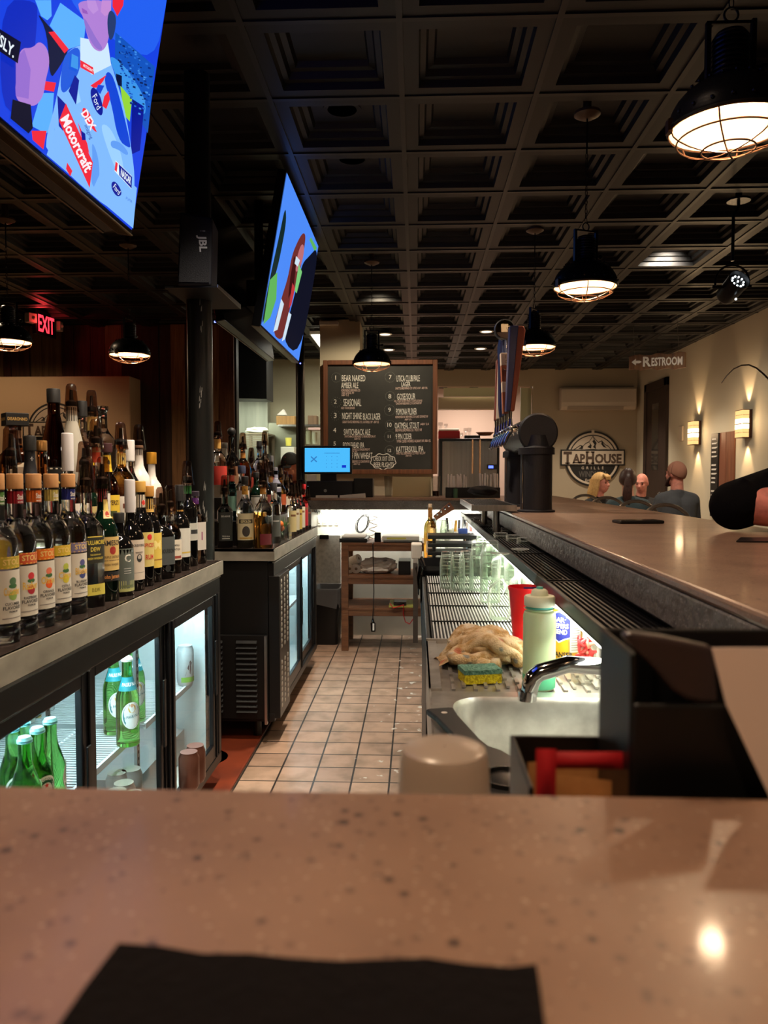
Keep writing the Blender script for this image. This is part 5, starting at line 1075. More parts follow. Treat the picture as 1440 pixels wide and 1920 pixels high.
B('short dark bottle with white swirl mark beside the cream labelled whiskey', 223, 990, -.84, z0, 'short', .040, 'k', [(.10, .62, 60, (96, 104, 98), [('C', .5, .10, .5, (236, 236, 230)), ('#', .36, .006, .6, (230, 230, 226)), ('#', .33, .006, .6, (230, 230, 226)), ('#', .30, .006, .6, (230, 230, 226))]), (.06, .2, 62, (186, 188, 120), [('#', .13, .03, 1.0, (110, 120, 80))])], ('cap', Bk, .03), -34, h=.24)
B('dark whiskey bottle with long white cap and cream label showing a white skull', 243, 899, -.865, z0, 'std', .0395, 'k', [(.12, .56, 58, (222, 208, 192), [('SKREWBALL', .5, .028, 1.3, (90, 84, 80)), ('o', .36, .09, .5, (50, 48, 48)), ('o', .37, .05, .3, (210, 200, 190)), ('WHISKEY', .42, .02, .7, (100, 90, 84)), ('#', .2, .006, 1.2, (150, 140, 130))])], ('cap', (206, 202, 204), .10, .0158), -30)
B('dark rum bottle with white neck label and gold cap', 263, 902, -.867, z0, 'wine', .0385, 'k', [(.2, .55, 60, (220, 200, 120), [('SPICED', .42, .04, 1.2, (200, 40, 40)), ('o', .5, .06, .5, (220, 40, 40)), ('RUM', .3, .05, .8, (200, 40, 40))]), (.8, .93, 150, (228, 212, 190), [('o', .85, .05, 1.0, (214, 60, 50))])], ('cap', (190, 146, 70), .035), -28)
B('dark rum bottle with gold foil neck, second of the two gold capped', 279, 911, -.872, z0, 'wine', .038, 'k', [(.16, .55, 62, (230, 200, 90), [('M', .42, .1, .8, (250, 232, 150)), ('#', .25, .012, 1.4, (150, 90, 40))]), (.78, .93, 170, (212, 170, 90), [])], ('cap', (170, 120, 50), .035), -28)
B('square dark liqueur bottle with embossed sides under a wide smoky cover', 301, 880, -.85, z0, 'sq', .040, 'k', [(.2, .6, 50, (70, 74, 76), [('BOURBON', .4, .06, 1.3, (24, 24, 26)), ('o', .15, .1, .6, (20, 20, 22))])], ('pour', .05), -36, h=.305)
B('clear bourbon bottle with reddish spirit under a wide smoky cover', 318, 878, -.875, z0, 'std', .038, 'c', [(.2, .5, 60, (216, 206, 190), [('SMALL', .42, .03, .8, (60, 50, 46)), ('BATCH', .36, .03, .8, (60, 50, 46)), ('#', .24, .04, 1.2, (150, 60, 50))])], ('pour', .05), -40, (.66, 'd'), h=.31)
B('black wine shaped bottle with black foil and gold ring', 336, 909, -.862, z0, 'wine', .037, 'k', [(.18, .56, 58, (206, 204, 196), [('#', .24, .02, 1.2, (200, 170, 70))]), (.78, .8, 170, (200, 150, 60), [])], ('cap', Bk, .06), -28)
B('bottle with bright green neck band and narrow smoky cover', 351, 855, -.875, z0, 'slim', .036, 'k', [(.3, .5, 60, (190, 188, 180), [('#', .4, .05, 1.0, (40, 40, 40))]), (.84, .93, 170, (40, 140, 60), []), (.935, .97, 170, (200, 200, 200), [])], ('pour', -.05), -28)
B('clear square bottle with purple neck band at the end of the front row', 366, 921, -.862, z0, 'sq', .037, 's', [(.2, .6, 40, (214, 206, 200), [('#', .4, .12, .2, (150, 60, 110))]), (.86, .95, 170, (110, 40, 140), [])], ('cap', (40, 28, 46), .02), -26)
# low step
X1 = -1.005
B('clear gin bottle with tall white cap behind the vodka', 126, 812, X1, z1, 'std', .04, 'c', [(.2, .5, 60, Wt, [('GIN', .4, .06, .8, (60, 70, 110))])], ('cap', (206, 202, 204), .11, .0165), -40)
B('dark bottle with broad smoky cover behind the blue banded vodka', 157, 829, X1, z1, 'std', .04, 'G', [(.25, .5, 60, (200, 180, 120), [('RUM', .4, .06, .8, (60, 40, 30))])], ('pour', .06))
B('bottle with orange and red neck band under a tall smoky cover', 179, 787, X1, z1, 'std', .04, 'c', [(.2, .5, 60, Wt, []), (.80, .95, 170, (200, 70, 40), []), (.9, .95, 170, (190, 140, 80), [])], ('pour', -.14), fill=(.7, 'c'))
B('bottle with maroon cap and yellow neck label', 200, 831, X1 - .015, z1, 'std', .038, 'd', [(.2, .5, 60, (226, 190, 60), [("MYERS'S", .42, .05, 1.2, (60, 30, 20)), ('#', .3, .06, .8, (70, 80, 40))]), (.75, .93, 150, (230, 186, 40), [('o', .85, .05, .8, (60, 50, 30))])], ('cap', (58, 22, 26), .03, .018))
B('brown spirit bottle with gold neck label under a smoky cover', 226, 793, X1, z1, 'orb', .05, 'a', [(.2, .45, 50, Wt, [('#', .35, .05, .8, (120, 60, 40))]), (.78, .9, 160, (206, 180, 100), [('M', .84, .05, .5, (60, 50, 40))])], ('pour', -.1), fill=(.55, 'd'))
B('clear bottle with white cap beside the gold labelled brown spirit', 243, 825, X1 - .01, z1, 'std', .039, 'c', [(.2, .5, 60, Wt, [('VODKA', .4, .05, 1.0, (40, 60, 120))])], ('cap', (214, 210, 208), .075, .017))
B('white coconut rum bottle with black neck under a smoky cover', 260, 797, X1, z1, 'std', .041, 'w', [(.2, .48, 60, (90, 50, 30), [('COCONUT', .36, .04, 1.2, (240, 220, 160))]), (.88, .965, 170, (26, 24, 24), [])], ('pour', -.14))
B('white cream liqueur bottle with shiny gold cap', 284, 848, X1, z1, 'std', .040, 'w', [(.2, .48, 60, (60, 40, 30), [('CREAM', .36, .05, 1.1, (230, 190, 90))])], ('cap', (206, 150, 50), .045, .0185, '', 1))
B('dark bottle under a broad smoky cover nearest the red cloth', 300, 880, X1, z1, 'std', .04, 'k', [(.2, .48, 60, (60, 58, 58), [])], ('pour', .02))
B('clear bottle with thin smoky cover on the low step nearest the left edge', 20, 800, X1, z1, 'std', .04, 's', [(.2, .5, 60, (60, 40, 40), [])], ('pour', .3))
B('black rum bottle with white cross mark on its tall neck', 55, 817, X1, z1, 'std', .04, 'k', [(.55, .95, 120, (14, 16, 26), [('RUM', .82, .03, 1.0, (226, 226, 226)), ('+', .88, .05, .5, (226, 226, 226))])], ('cap', Bk, .04))
B('dark red bottle with gold glints behind the orange banded vodka', 78, 826, X1 - .02, z1, 'hip', .038, 'd', [(.2, .5, 60, (120, 30, 30), [])], ('cap', (150, 110, 60), .03, .014, '', 1))
# high step
X2_ = -1.148
B('tall brown cone shaped bottle with black cap standing before the logo', 100, 729, X2_, z2, 'cone', .052, 'b', [(.06, .36, 80, (18, 16, 16), [('#', .345, .012, 2.4, (214, 200, 180)), ('COFFEE', .2, .08, 1.4, (214, 180, 90))])], ('cap', Bk, .045, .0205), n=32)
B('frosted pale bottle with black neck and tilted smoky cover, tallest of all', 133, 707, X2_, z2, 'cone', .05, 'f', [(.84, .98, 170, (16, 15, 15), [])], ('pour', -.16))
B('clear bottle holding red liqueur with black cap', 153, 752, X2_ - .02, z2, 'std', .037, 'c', [(.2, .5, 60, Wt, [])], ('cap', Bk, .055, .0185), fill=(.62, 'r'))
B('clear bottle with gold neck label and slim dark cover', 171, 719, X2_, z2, 'slim', .038, 'c', [(.78, .93, 160, (220, 186, 110), []), (.2, .5, 60, Wt, [])], ('pour', .03), fill=(.72, 'o'))
B('open clear rounded decanter on the high step', 192, 760, X2_, z2, 'orb', .052, 'c', [], ('none',))
B('amber almond liqueur bottle with wide square black cap and gold lettering', 28, 782, X2_, z2, 'sq', .045, 'd', [(.84, .93, 170, (190, 150, 120), []), (.3, .55, 44, (222, 206, 180), [('#', .45, .1, .7, (150, 130, 110))])], ('cap', Bk, .036, .036, 'sq'), -50)
q = [o for o in bpy.data.objects if o.name.startswith('liquor_bottle')][-1]
m = MB(); hz = max(v.co.z for c in q.children if c.name.startswith('cap') for v in c.data.vertices)
for a in (0, pi / 2, -pi / 2, pi): m.text('DISARONNO', lambda x, y: Matrix.Rotation(a, 3, 'Z') @ Vector((.0312, x, hz - .017 + y)), .009, .052, 0, 0, bold=.02)
m.obj('cap_lettering', lm((200, 160, 90)), q)
# red rag hung behind the bottles, dark feather duster shape under it
lump((-1.19, 2.96, z2 + .001), .03, .035, .052, 11, 'red_cloth', mat('red_rag', S(140, 16, 28), .8), 'bunched red cloth on the high step between bottles and column', 'cloth', .18)

# ---- far counter
F0, F1, F2 = -.722, -.838, -.99; y1_ = CT + .1205; y2_ = CT + .2305
fz = CT + .0005
B('clear tequila bottle with black label nearest the steel column on the far counter', 421, 892, F0, fz, 'sq', .042, 's', [(.12, .62, 46, (34, 38, 36), [('DE AGAVE', .55, .03, 1.0, (190, 190, 186)), ('TEQUILA', .2, .025, 1.0, (190, 190, 186)), ('#', .16, .012, .9, (190, 190, 186))])], ('pour', .02), -70, Y=3.69)
B('clear bottle with black and cream arched label and gold neck', 459, 893, F0, fz, 'std', .042, 'c', [(.12, .52, 64, (206, 196, 160), [('#', .40, .06, 1.7, (32, 28, 26)), ('ESPOLON', .40, .04, 1.2, (230, 214, 160)), ('o', .25, .16, .9, (60, 54, 50)), ('#', .15, .02, 1.5, (190, 150, 60))]), (.80, .93, 160, (222, 160, 60), [('N', .87, .04, .5, (40, 30, 30))])], ('cap', Bk, .04), -72, Y=3.68)
B('round clear bottle of golden tequila with gold neck', 493, 880, F0, fz, 'std', .044, 'c', [(.05, .22, 40, (120, 40, 50), []), (.84, .95, 160, (214, 150, 60), [])], ('pour', .06), -60, (.55, 'a'), Y=3.69)
B('slim clear bottle with grey label beside the golden tequila', 513, 905, F0 + .01, fz, 'slim', .034, 'c', [(.12, .5, 60, (90, 94, 92), [('#', .4, .02, 1.0, (220, 220, 216))])], ('cap', (60, 60, 66), .04), -56, Y=3.93)
for i, (px, cc, gg, tp, lab) in enumerate([(547, (222, 206, 150), 'c', 905, 'slim bottle with cream label, first of the slim row by the register'), (553, (226, 218, 190), 'c', 902, 'slim bottle with ivory label, second of the slim row by the register'), (558.5, (214, 186, 90), 'c', 906, 'slim bottle with gold label in the slim row by the register'), (564, (226, 220, 200), 'c', 900, 'slim bottle with pale label in the slim row by the register'), (570, (190, 40, 50), 'r', 908, 'slim bottle with red label near the end of the slim row'), (576, (60, 54, 50), 's', 912, 'slim grey bottle last in the slim row by the register')]):
    B(lab, px, tp, F0 + .012, fz, 'slim', .026, gg, [(.1, .62, 66, cc, [('#', .5, .05, 1.2, (130, 90, 60))])], ('pour', .05) if i != 4 else ('cap', (190, 30, 40), .03), -60, group='slim bottles in a row at the end of the far counter', n=16)
for i, (px, lab) in enumerate([(525, 'small clear jar holding orange garnish on the far counter'), (534, 'small clear jar with green leaves beside the orange garnish jar')]):
    p, _ = tops(px, 950, F0 - .01, fz); t = thing('garnish_jar', lab, 'jar', p)
    MB().lathe([(.02, 0), (.026, .004), (.03, .075), (.0275, .075), (.024, .006), (.001, .006)], 18).obj('glass', thin('jar_glass', (.88, .9, .86), .6), t)
    m = MB(); 
    if i == 0: m.ball((.0, -.004, .082), .02, 12); m.ball((.006, .01, .06), .016, 12); m.obj('orange', flat('orange', (226, 110, 40)), t)
    else:
        for k in range(6): a = k; m.tube([(0, 0, .03), (.012 * cos(a), .012 * sin(a), .08), (.035 * cos(a), .035 * sin(a), .1 + .01 * (k % 3))], [.003, .008, .001], 6, flat=.25)
        m.obj('leaves', flat('leaf', (70, 120, 50)), t)
L1_ = 'on the low far step'
for px, tp, X, z, shp, R1, g, labs, top, lab in [
    (434, 858, F1, y1_, 'std', .041, 't', [(.8, .93, 160, (180, 70, 50), []), (.2, .5, 55, (120, 170, 160), [])], ('pour', .02), 'teal gin bottle with red neck band ' + L1_),
    (453, 873, F1, y1_, 'slim', .038, 'c', [(.2, .6, 60, (222, 206, 196), [])], ('cap', (50, 60, 90), .04), 'clear bottle with pinkish label and blue cap ' + L1_),
    (471, 885, F1, y1_, 'std', .041, 'G', [(.1, .5, 60, (216, 214, 206), [('London', .35, .04, 1.0, (50, 50, 60))]), (.52, .54, 60, (190, 186, 176), [])], ('cap', Bk, .03), 'dark green gin bottle with white label ' + L1_),
    (487, 868, F1, y1_, 'std', .039, 'd', [(.2, .5, 60, (200, 180, 140), [])], ('pour', -.1), 'brown bottle with first of the bunched smoky covers ' + L1_),
    (497, 862, F1 + .01, y1_, 'std', .036, 'k', [(.2, .5, 60, (120, 50, 40), [])], ('pour', .1), 'black bottle in the middle of the bunched smoky covers ' + L1_),
    (507, 866, F1, y1_, 'wine', .036, 'c', [(.2, .5, 60, Wt, []), (.8, .95, 160, (190, 160, 100), [])], ('pour', .0), 'clear bottle with tan neck band among the smoky covers ' + L1_),
    (517, 876, F1 + .01, y1_, 'slim', .032, 'k', [(.5, .9, 120, (140, 140, 160), [('#', .7, .05, 1.0, (30, 30, 40)), ('#', .8, .03, 1.6, (240, 240, 250)), ('#', .6, .03, 1.4, (240, 240, 250))])], ('cap', (160, 160, 170), .03, .012, '', 1), 'patterned black and silver bottle ' + L1_),
    (526, 872, F1, y1_, 'std', .034, 'a', [(.2, .5, 60, (190, 90, 50), [])], ('pour', .05), 'amber bottle with orange label ' + L1_),
    (535, 884, F1, y1_, 'wine', .033, 'b', [(.2, .5, 60, (220, 210, 190), [])], ('pour', -.05), 'brown bottle with pale label before the worker ' + L1_),
    (543, 890, F1, y1_, 'std', .032, 'c', [(.2, .5, 60, Wt, [])], ('pour', .04), 'clear bottle nearest the register ' + L1_),
    (408, 786, F2, y2_, 'orb', .05, 'c', [(.78, .93, 160, (220, 170, 90), []), (.2, .5, 50, (200, 60, 50), [])], ('pour', .06), 'clear round bottle with gold neck beside the steel column, high on the far counter'),
    (421, 830, F2, y2_, 'cone', .042, 'f', [(.1, .3, 50, (190, 180, 160), [])], ('cap', (120, 116, 110), .03), 'frosted grey bottle behind the teal gin bottle'),
    (434, 808, F2, y2_, 'hip', .047, 'k', [(.2, .5, 45, (150, 110, 80), [])], ('cap', (20, 18, 18), .042, .02, 'ball'), 'black bottle with round black ball stopper'),
    (455, 812, F2, y2_, 'orb', .045, 'd', [(.76, .86, 160, (190, 130, 60), [])], ('pour', .03), 'dark red round bottle with gold neck ring'),
    (471, 840, F2, y2_, 'std', .038, 'd', [(.2, .5, 60, (150, 50, 40), [])], ('pour', -.08), 'dark bottle behind the green gin bottle with tilted cover'),
    (486, 827, F2, y2_, 'orb', .046, 'c', [(.2, .5, 40, (160, 170, 200), [])], ('cap', (26, 26, 28), .05, .017), 'clear round bottle with tall black cap on the high step'),
    (496, 808, F2, y2_, 'std', .038, 's', [(.2, .5, 60, (120, 120, 140), [])], ('pour', -.02), 'smoky clear bottle with the tallest cover before the grey cabinet'),
    (515, 853, F2, y2_, 'slim', .034, 'k', [(.2, .5, 60, (90, 80, 90), [])], ('cap', Bk, .06, .012), 'slim black bottle left of the worker in the cap'),
    (523, 856, F2, y2_, 'slim', .032, 's', [(.2, .5, 60, (180, 60, 60), [])], ('cap', (150, 150, 156), .06, .012, '', 1), 'slim bottle with silver cap in front of the worker')]:
    B(lab, px, tp, X, z, shp, R1, g, labs, top, -60, Y={434: 3.86 if shp == 'std' else 4.13, 453: 3.86, 408: 4.06, 421: 4.16, 455: 4.22}.get(px), n=16, group='bottles on the steps of the far counter')

# ------------------------------------------------------------------ inside the cooler
def beer(loc, lab, kind, face=-35, tilt=0):
    g = 'g'; t = thing('beer_bottle', lab, 'beer bottle', loc, R(face), 'green beer bottles in the cooler')
    hb = .235; Rb = .0305; pr = [(r_ * Rb, z * hb) for r_, z in SH['beer']]
    m = MB(); m.lathe(pr, 24); m.obj('glass', mat('glass_beer', (.20, .58, .13), .03, trans=1, ior=1.36), t)
    m = MB(); m.lathe([(.0155, hb - .008)] + [(.0142 + .0012 * (k % 2), hb - .006 + k * .001) for k in range(5)] + [(.012, hb + .003), (.001, hb + .004)], 21); m.obj('cap', flat('cap_teal', (110, 190, 200), .35) if kind == 'h' else flat('cap_white', (226, 226, 220), .35), t)
    def lab_(z0, z1, ha, ma, n_='label'): return MB().grid(lambda u, v: Vector((rad(SH['beer'], Rb, hb, z0 + (z1 - z0) * v) * 1.01 * cos(-ha + 2 * ha * u), rad(SH['beer'], Rb, hb, z0 + (z1 - z0) * v) * 1.01 * sin(-ha + 2 * ha * u), z0 + (z1 - z0) * v)), 12, 4).obj(n_, ma, t, sharp=0)
    cyl_ = lambda k: (lambda x, y: Vector((Rb * k * cos(x / Rb), Rb * k * sin(x / Rb), y)))
    def oval(a, b, zc, k, ma, n_):
        f = cyl_(k); m = MB()
        m.add([f(s * a * cos(q * pi / 14), zc + s * b * sin(q * pi / 14)) for s in (.01, .35, .7, 1) for q in range(28)], [(j * 28 + q, j * 28 + (q + 1) % 28, (j + 1) * 28 + (q + 1) % 28, (j + 1) * 28 + q) for j in range(3) for q in range(28)]); return m.obj(n_, ma, t, sharp=0)
    if kind == 'h':
        o = oval(.028, .034, .105, 1.012, flat('label_pale', (222, 226, 214)), 'label'); m = MB(); f = cyl_(1.02)
        m.mi = []; m.add([cyl_(1.016)(s * .025 * cos(q * pi / 14), .105 + s * .031 * sin(q * pi / 14)) for s in (.62, .96) for q in range(28)], [(q, (q + 1) % 28, 28 + (q + 1) % 28, 28 + q) for q in range(28)], 0)
        m.text('Heineken', f, .011, .052, 0, .096, 2, bold=.03); m.bb((0, 0, 0), (0, 0, 0), 0) if False else None
        m.poly([cyl_(1.018)(x, y) for x, y in ((-.029, .087), (.029, .087), (.029, .105), (-.029, .105))], 0); st = [( .006 * (1 if k % 2 == 0 else .42) * cos(pi / 2 + k * pi / 5), .118 + .006 * (1 if k % 2 == 0 else .42) * sin(pi / 2 + k * pi / 5)) for k in range(10)]; m.poly([f(*q) for q in st], 1)
        m.text('HEINEKEN', lambda x, y: f((.0275 + y) * sin(x / .0275) * .82, .105 + (.0275 + y) * cos(x / .0275)), .005, .05, 0, 0, 2, bold=.02)
        m.obj('lettering', [flat('beer_green', (20, 84, 50)), flat('star_red', (210, 40, 40)), flat('label_white', (244, 246, 240))], o, sharp=0)
    else:
        TE = flat('teal_print', (30, 130, 140)); WHT = flat('label_white', (244, 246, 240))
        o = oval(.027, .036, .085, 1.012, WHT, 'label'); f = cyl_(1.02); m = MB()
        m.poly([cyl_(1.016)(.024 * cos(q * pi / 12), .085 + .033 * sin(q * pi / 12)) for q in range(24)], 0)
        m.poly([f(x, y) for x, y in ((-.026, .074), (.026, .08), (.026, .092), (-.026, .086))], 1)
        m.text('St PAULI N.A.', lambda x, y: cyl_(1.024)(x, y + x * .11), .007, .046, 0, .083, 0, bold=.02)
        m.poly([f(.010 * cos(q * pi / 8), .104 + .012 * sin(q * pi / 8)) for q in range(16)], 2); m.poly([f(.004 * cos(q * pi / 8), .112 + .005 * sin(q * pi / 8)) for q in range(16)], 3)
        m.text('NON ALCOHOLIC', f, .004, .03, 0, .064, 1); m.obj('lettering', [TE, WHT, flat('girl_yellow', (226, 180, 70)), flat('girl_face', (230, 170, 130))], o, sharp=0)
        nb_ = lab_(.150, .185, 1.5, TE, 'neck_band'); m = MB(); r0 = .017; m.text('PAULI N.A.', lambda x, y: Vector((rad(SH['beer'], Rb, hb, y) * 1.03 * cos(x / r0), rad(SH['beer'], Rb, hb, y) * 1.03 * sin(x / r0), y)), .009, .036, 0, .167, 0, bold=.02); m.obj('neck_lettering', WHT, nb_, sharp=0)
    return t
sh1 = .5045
for px, py, kd, fc, lab in [(22, 1362, 'h', -40, 'green beer bottle cut by the left door frame of the cooler'), (43, 1351, 'h', -40, 'green beer bottle at the back left of the cooler group'), (46, 1382, 'h', 60, 'green beer bottle at the very front of the cooler group'), (70, 1364, 'h', -32, 'green beer bottle with its round label turned to the glass'), (94, 1347, 'h', 40, 'green beer bottle at the right end of the cooler group, lit yellow')]:
    p = atz(px, py, sh1 + .237); beer((p.x, p.y, sh1), lab, kd, fc)
sh2 = .4545
for px, py, lab in [(238, 1272, 'green alcohol free beer bottle with oval label facing the cooler glass'), (213, 1256, 'green alcohol free beer bottle half hidden by the cooler door frame'), (251, 1240, 'green alcohol free beer bottle behind the oval labelled one')]:
    p = atz(px, py - 22, sh2 + .24); beer((p.x, p.y, sh2), lab, 'p', -48).scale = (1.14,) * 3
def can(loc, lab, body, top=(196, 196, 198), h=.122, r=.033, cap_gold=False, art=None):
    t = thing('drink_can', lab, 'can', loc, R(-45), 'cans in the cooler'); m = MB(); m.lathe([(r * .8, 0), (r * .86, .004), (r, .014), (r, h - .018), (r * .82, h - .004), (r * .84, h), (r * .8, h)], 24); m.obj('body', lm(body, .4), t)
    m = MB(); m.lathe([(r * .83, h - .001), (r * .8, h), (r * .76, h - .006), (.001, h - .006)], 24); m.box((0, .004, h - .0045), (.016, .024, .002)); m.obj('lid', lm((212, 168, 80) if cap_gold else top, .9), t)
    if art:
        m = MB(); m.grid(lambda u, v: Vector((r * 1.006 * cos(-1 + 2 * u), r * 1.006 * sin(-1 + 2 * u), .014 + .02 * v)), 10, 1, 0); m.poly([Vector((r * 1.006 * cos(x), r * 1.006 * sin(x), y)) for x, y in ((-.5, .04), (.1, .045), (.4, .09), (.1, .1), (-.2, .075))], 1); m.obj('print', [lm(art[0]), lm(art[1])], t)
cz1 = .1405
p = atz(347, 1212, sh2 + .15); can((p.x, p.y, sh2), 'tall white can with green base on the far cooler shelf', (206, 214, 216), h=.155, art=((120, 170, 60), (70, 40, 36)))
rr = random.Random(9); ci = 0
for px, py, gdd, lab in [(219, 1447, 0, 'silver can top at the back left under the wire shelf'), (246, 1440, 0, 'silver can top at the back right under the wire shelf'), (232, 1466, 0, 'silver can in the middle of the cans under the wire shelf'), (218, 1481, 1, 'gold topped can at the front left under the wire shelf'), (248, 1485, 1, 'gold topped can at the front right under the wire shelf'), (354, 1408, 0, 'brown sided can behind the third cooler door, nearer the glass'), (366, 1396, 0, 'brown sided can at the back behind the third cooler door')]:
    p = atz(px, py, .26 + .124); can((p.x, p.y, .26), lab, (150, 146, 140) if py > 1430 else (110, 70, 56), cap_gold=bool(gdd))
t = thing('can_platform', 'low grey platform in the cooler under the cans', 'platform', (-1.05, 2.5, cz1)); MB().bb((-1.27, 1.93, .142), (-.93, 2.43, .2595)).bb((-1.27, 2.5, .142), (-.93, 3.03, .2595)).obj('box', mat('liner_grey', S(150, 152, 150), .4), t, world=True)
for i, (px, py) in enumerate([(58, 1322), (78, 1312), (95, 1305)]):
    p = Vector((-1.22, atx(px, py, -1.2).y, sh1)); t = bottle('pale glass drink bottle at the back of the first cooler door', p, 'slim', .27, .03, 'c', [(.3, .5, 60, (236, 190, 60), [])], ('cap', (230, 230, 226), .02), -40, (.7, 'o') if i == 1 else None, 'pale bottles at the back of the cooler', 16, name='drink_bottle')
# ================================================================== tap tower
TPM = mat('tower_black', S(34, 33, 37), .5, bump=(300, .15)); TY0, TY1 = 3.63, 4.42; TX = .567; TZ = 1.475
t = thing('tap_tower', 'black T shaped beer tap tower standing on the bar', 'tap tower', (TX, TY0 + .02, BZ))
for y in (TY0 + .05, TY1 - .08):
    m = MB(); m.lathe([(.088, 0), (.088, .008), (.074, .012), (.074, .27), (.085, .27), (.085, .30), (.07, .31), (.06, .36)], 36, (TX, y, BZ)); m.obj('column', TPM, t, world=True, sharp=30)
    MB().cyl((TX - .068, y - .032, BZ + .012), (TX - .068, y - .032, BZ + .27), .003, n=8).obj('chrome_seam', CHROME, t, world=True)
m = MB(); Mx = Matrix.Rotation(-pi / 2, 3, 'X'); m.lathe([(.001, 0), (.084, 0), (.092, .006), (.092, .012), (.084, .016), (.084, TY1 - TY0 - .01), (.078, TY1 - TY0), (.001, TY1 - TY0)], 40, (TX, TY0, TZ), 0, Mx); m.obj('barrel', TPM, t, world=True, sharp=30)
HW = {'blue': (36, 42, 92), 'cream': (206, 196, 176), 'org': (170, 92, 56), 'white': (214, 206, 210)}
taps = [(3.71, 'paddle'), (3.86, 'block'), (4.10, 'navy'), (3.98, 'knob'), (4.24, 'slim'), (4.36, 'slim')]
hlab = {'paddle': 'tall orange wooden tap handle with dark blue side, the nearest of the row', 'block': 'white and orange banded wooden tap handle, second of the row', 'navy': 'navy blue tap handle behind the banded wooden one', 'knob': 'tap handle topped by a round yellow badge with a tankard', 'slim': 'slim pale tap handle at the far end of the tap row'}
for i, (y, k) in enumerate(taps):
    m = MB(); x0 = TX - .082; zc = TZ + .02
    m.cyl((x0 + .01, y, zc), (x0 - .03, y, zc), .0135, n=14); m.cyl((x0 - .005, y, zc), (x0 + .002, y, zc), .024, n=18); m.ball((x0 - .038, y, zc), .018, 14)
    m.cyl((x0 - .038, y, zc), (x0 - .038, y, zc + .05), .013, .009, 12); m.tube([(x0 - .036, y, zc - .004), (x0 - .055, y, zc - .035), (x0 - .07, y, zc - .075)], [.013, .0115, .0105], 12); f = m.obj('faucet', CHROME, t, world=True)
    MB().ring((x0 + .004, y, zc), .026, .003, 20, 6, Matrix.Rotation(pi / 2, 3, 'Y')).obj('collar', CHROME, f, world=True)
    hx = x0 - .038; hz = zc + .05; lean = .07
    h = thing('beer_tap', hlab[k] + ('' if k != 'slim' else (', second from last' if i == 4 else ', last')), 'beer tap', (hx, y, hz), group=None)
    MB().cyl((0, 0, 0), (0, 0, .035), .008, .010, 12).obj('ferrule', CHROME, h)
    if k == 'paddle':
        m = MB(); m.prism([(-.022, -.028, .035), (.016, -.028, .035), (.062, -.040, .41), (.052, -.040, .43), (-.006, -.040, .43)], (0, .062, 0)); o = m.obj('handle', wood('tap_orange', (176, 92, 54), (140, 66, 38)), h, bevel=.005)
        m = MB(); m.prism([(-.024, -.034, .035), (-.004, -.034, .035), (.030, -.044, .43), (-.010, -.044, .43)], (0, .070, 0)); m.obj('blue_side', flat('tap_blue', HW['blue'], .4), o, bevel=.003)
    elif k == 'block':
        segs = [(.035, .14, 'org'), (.14, .19, 'cream'), (.19, .27, 'org'), (.27, .33, 'cream')]
        for a, b, c in segs:
            f_ = lambda z: .018 + z * .05; m = MB(); m.prism([(-f_(a), -.026, a), (f_(a) * .8, -.026, a), (f_(b) * .9, -.026, b), (-f_(b), -.026, b)], (0, .05, 0)); m.obj('block', wood('tap_org', HW['org'], (140, 76, 44)) if c == 'org' else flat('tap_cream', (216, 196, 170)), h, bevel=.002)
        m = MB(); m.text('I PA', lambda x, y_: Vector((x, -.0268, y_)), .018, .034, .004, .312); m.text('Cider', lambda x, y_: Vector((x, -.0268, y_)), .014, .036, .004, .288)
        m.tube([(.0 + .02 * cos(a), -.0268, .255 + .012 * sin(a)) for a in [pi + pi * q / 8 for q in range(9)]], .0018, 4); m.obj('lettering', flat('tap_ink', (60, 40, 34)), h)
    elif k == 'navy':
        m = MB(); m.lathe([(.012, .035), (.018, .1), (.02, .3), (.024, .40), (.016, .44), (.001, .45)], 6, (0, 0, 0)); m.obj('handle', flat('tap_navy', (26, 34, 70), .35), h)
    elif k == 'knob':
        m = MB(); m.lathe([(.010, .035), (.016, .1), (.013, .3), (.010, .41), (.013, .42)], 14); m.obj('shaft', flat('tap_chromeblue', (70, 80, 110), .25), h)
        Mf = Matrix.Rotation(pi / 2, 3, 'X'); m = MB(); m.lathe([(.001, -.014), (.05, -.014), (.054, -.008), (.054, .008), (.05, .014), (.001, .014)], 36, (0, 0, .468), 0, Mf); o = m.obj('badge', DKST, h)
        m = MB(); m.lathe([(.001, .015), (.046, .015)], 36, (0, 0, .468), 0, Mf); m.obj('badge_face', flat('badge_yellow', (196, 160, 76), .5), o)
        m = MB(); m.prism([(-.018, -.0158, .455), (.014, -.0158, .455), (.016, -.0158, .495), (-.02, -.0158, .495)], (0, .0004, 0)); m.ring((.02, -.0158, .475), .009, .002, 12, 4, Mf); m.obj('tankard', flat('badge_pale', (226, 206, 170)), o)
        m = MB(); m.poly([(.044 * cos(a), -.0157, .468 + .044 * sin(a)) for a in [pi + .35 + (pi - .7) * q / 14 for q in range(15)]]); m.obj('badge_band', flat('badge_brown', (60, 44, 34)), o)
    else:
        m = MB(); m.prism([(-.012, -.03, .035), (.008, -.03, .035), (.016, -.04, .37), (-.004, -.04, .37)], (0, .06, 0)); m.obj('handle', flat('tap_pale%d' % i, (196, 178, 158) if i == 4 else (120, 60, 50), .4), h, bevel=.004)
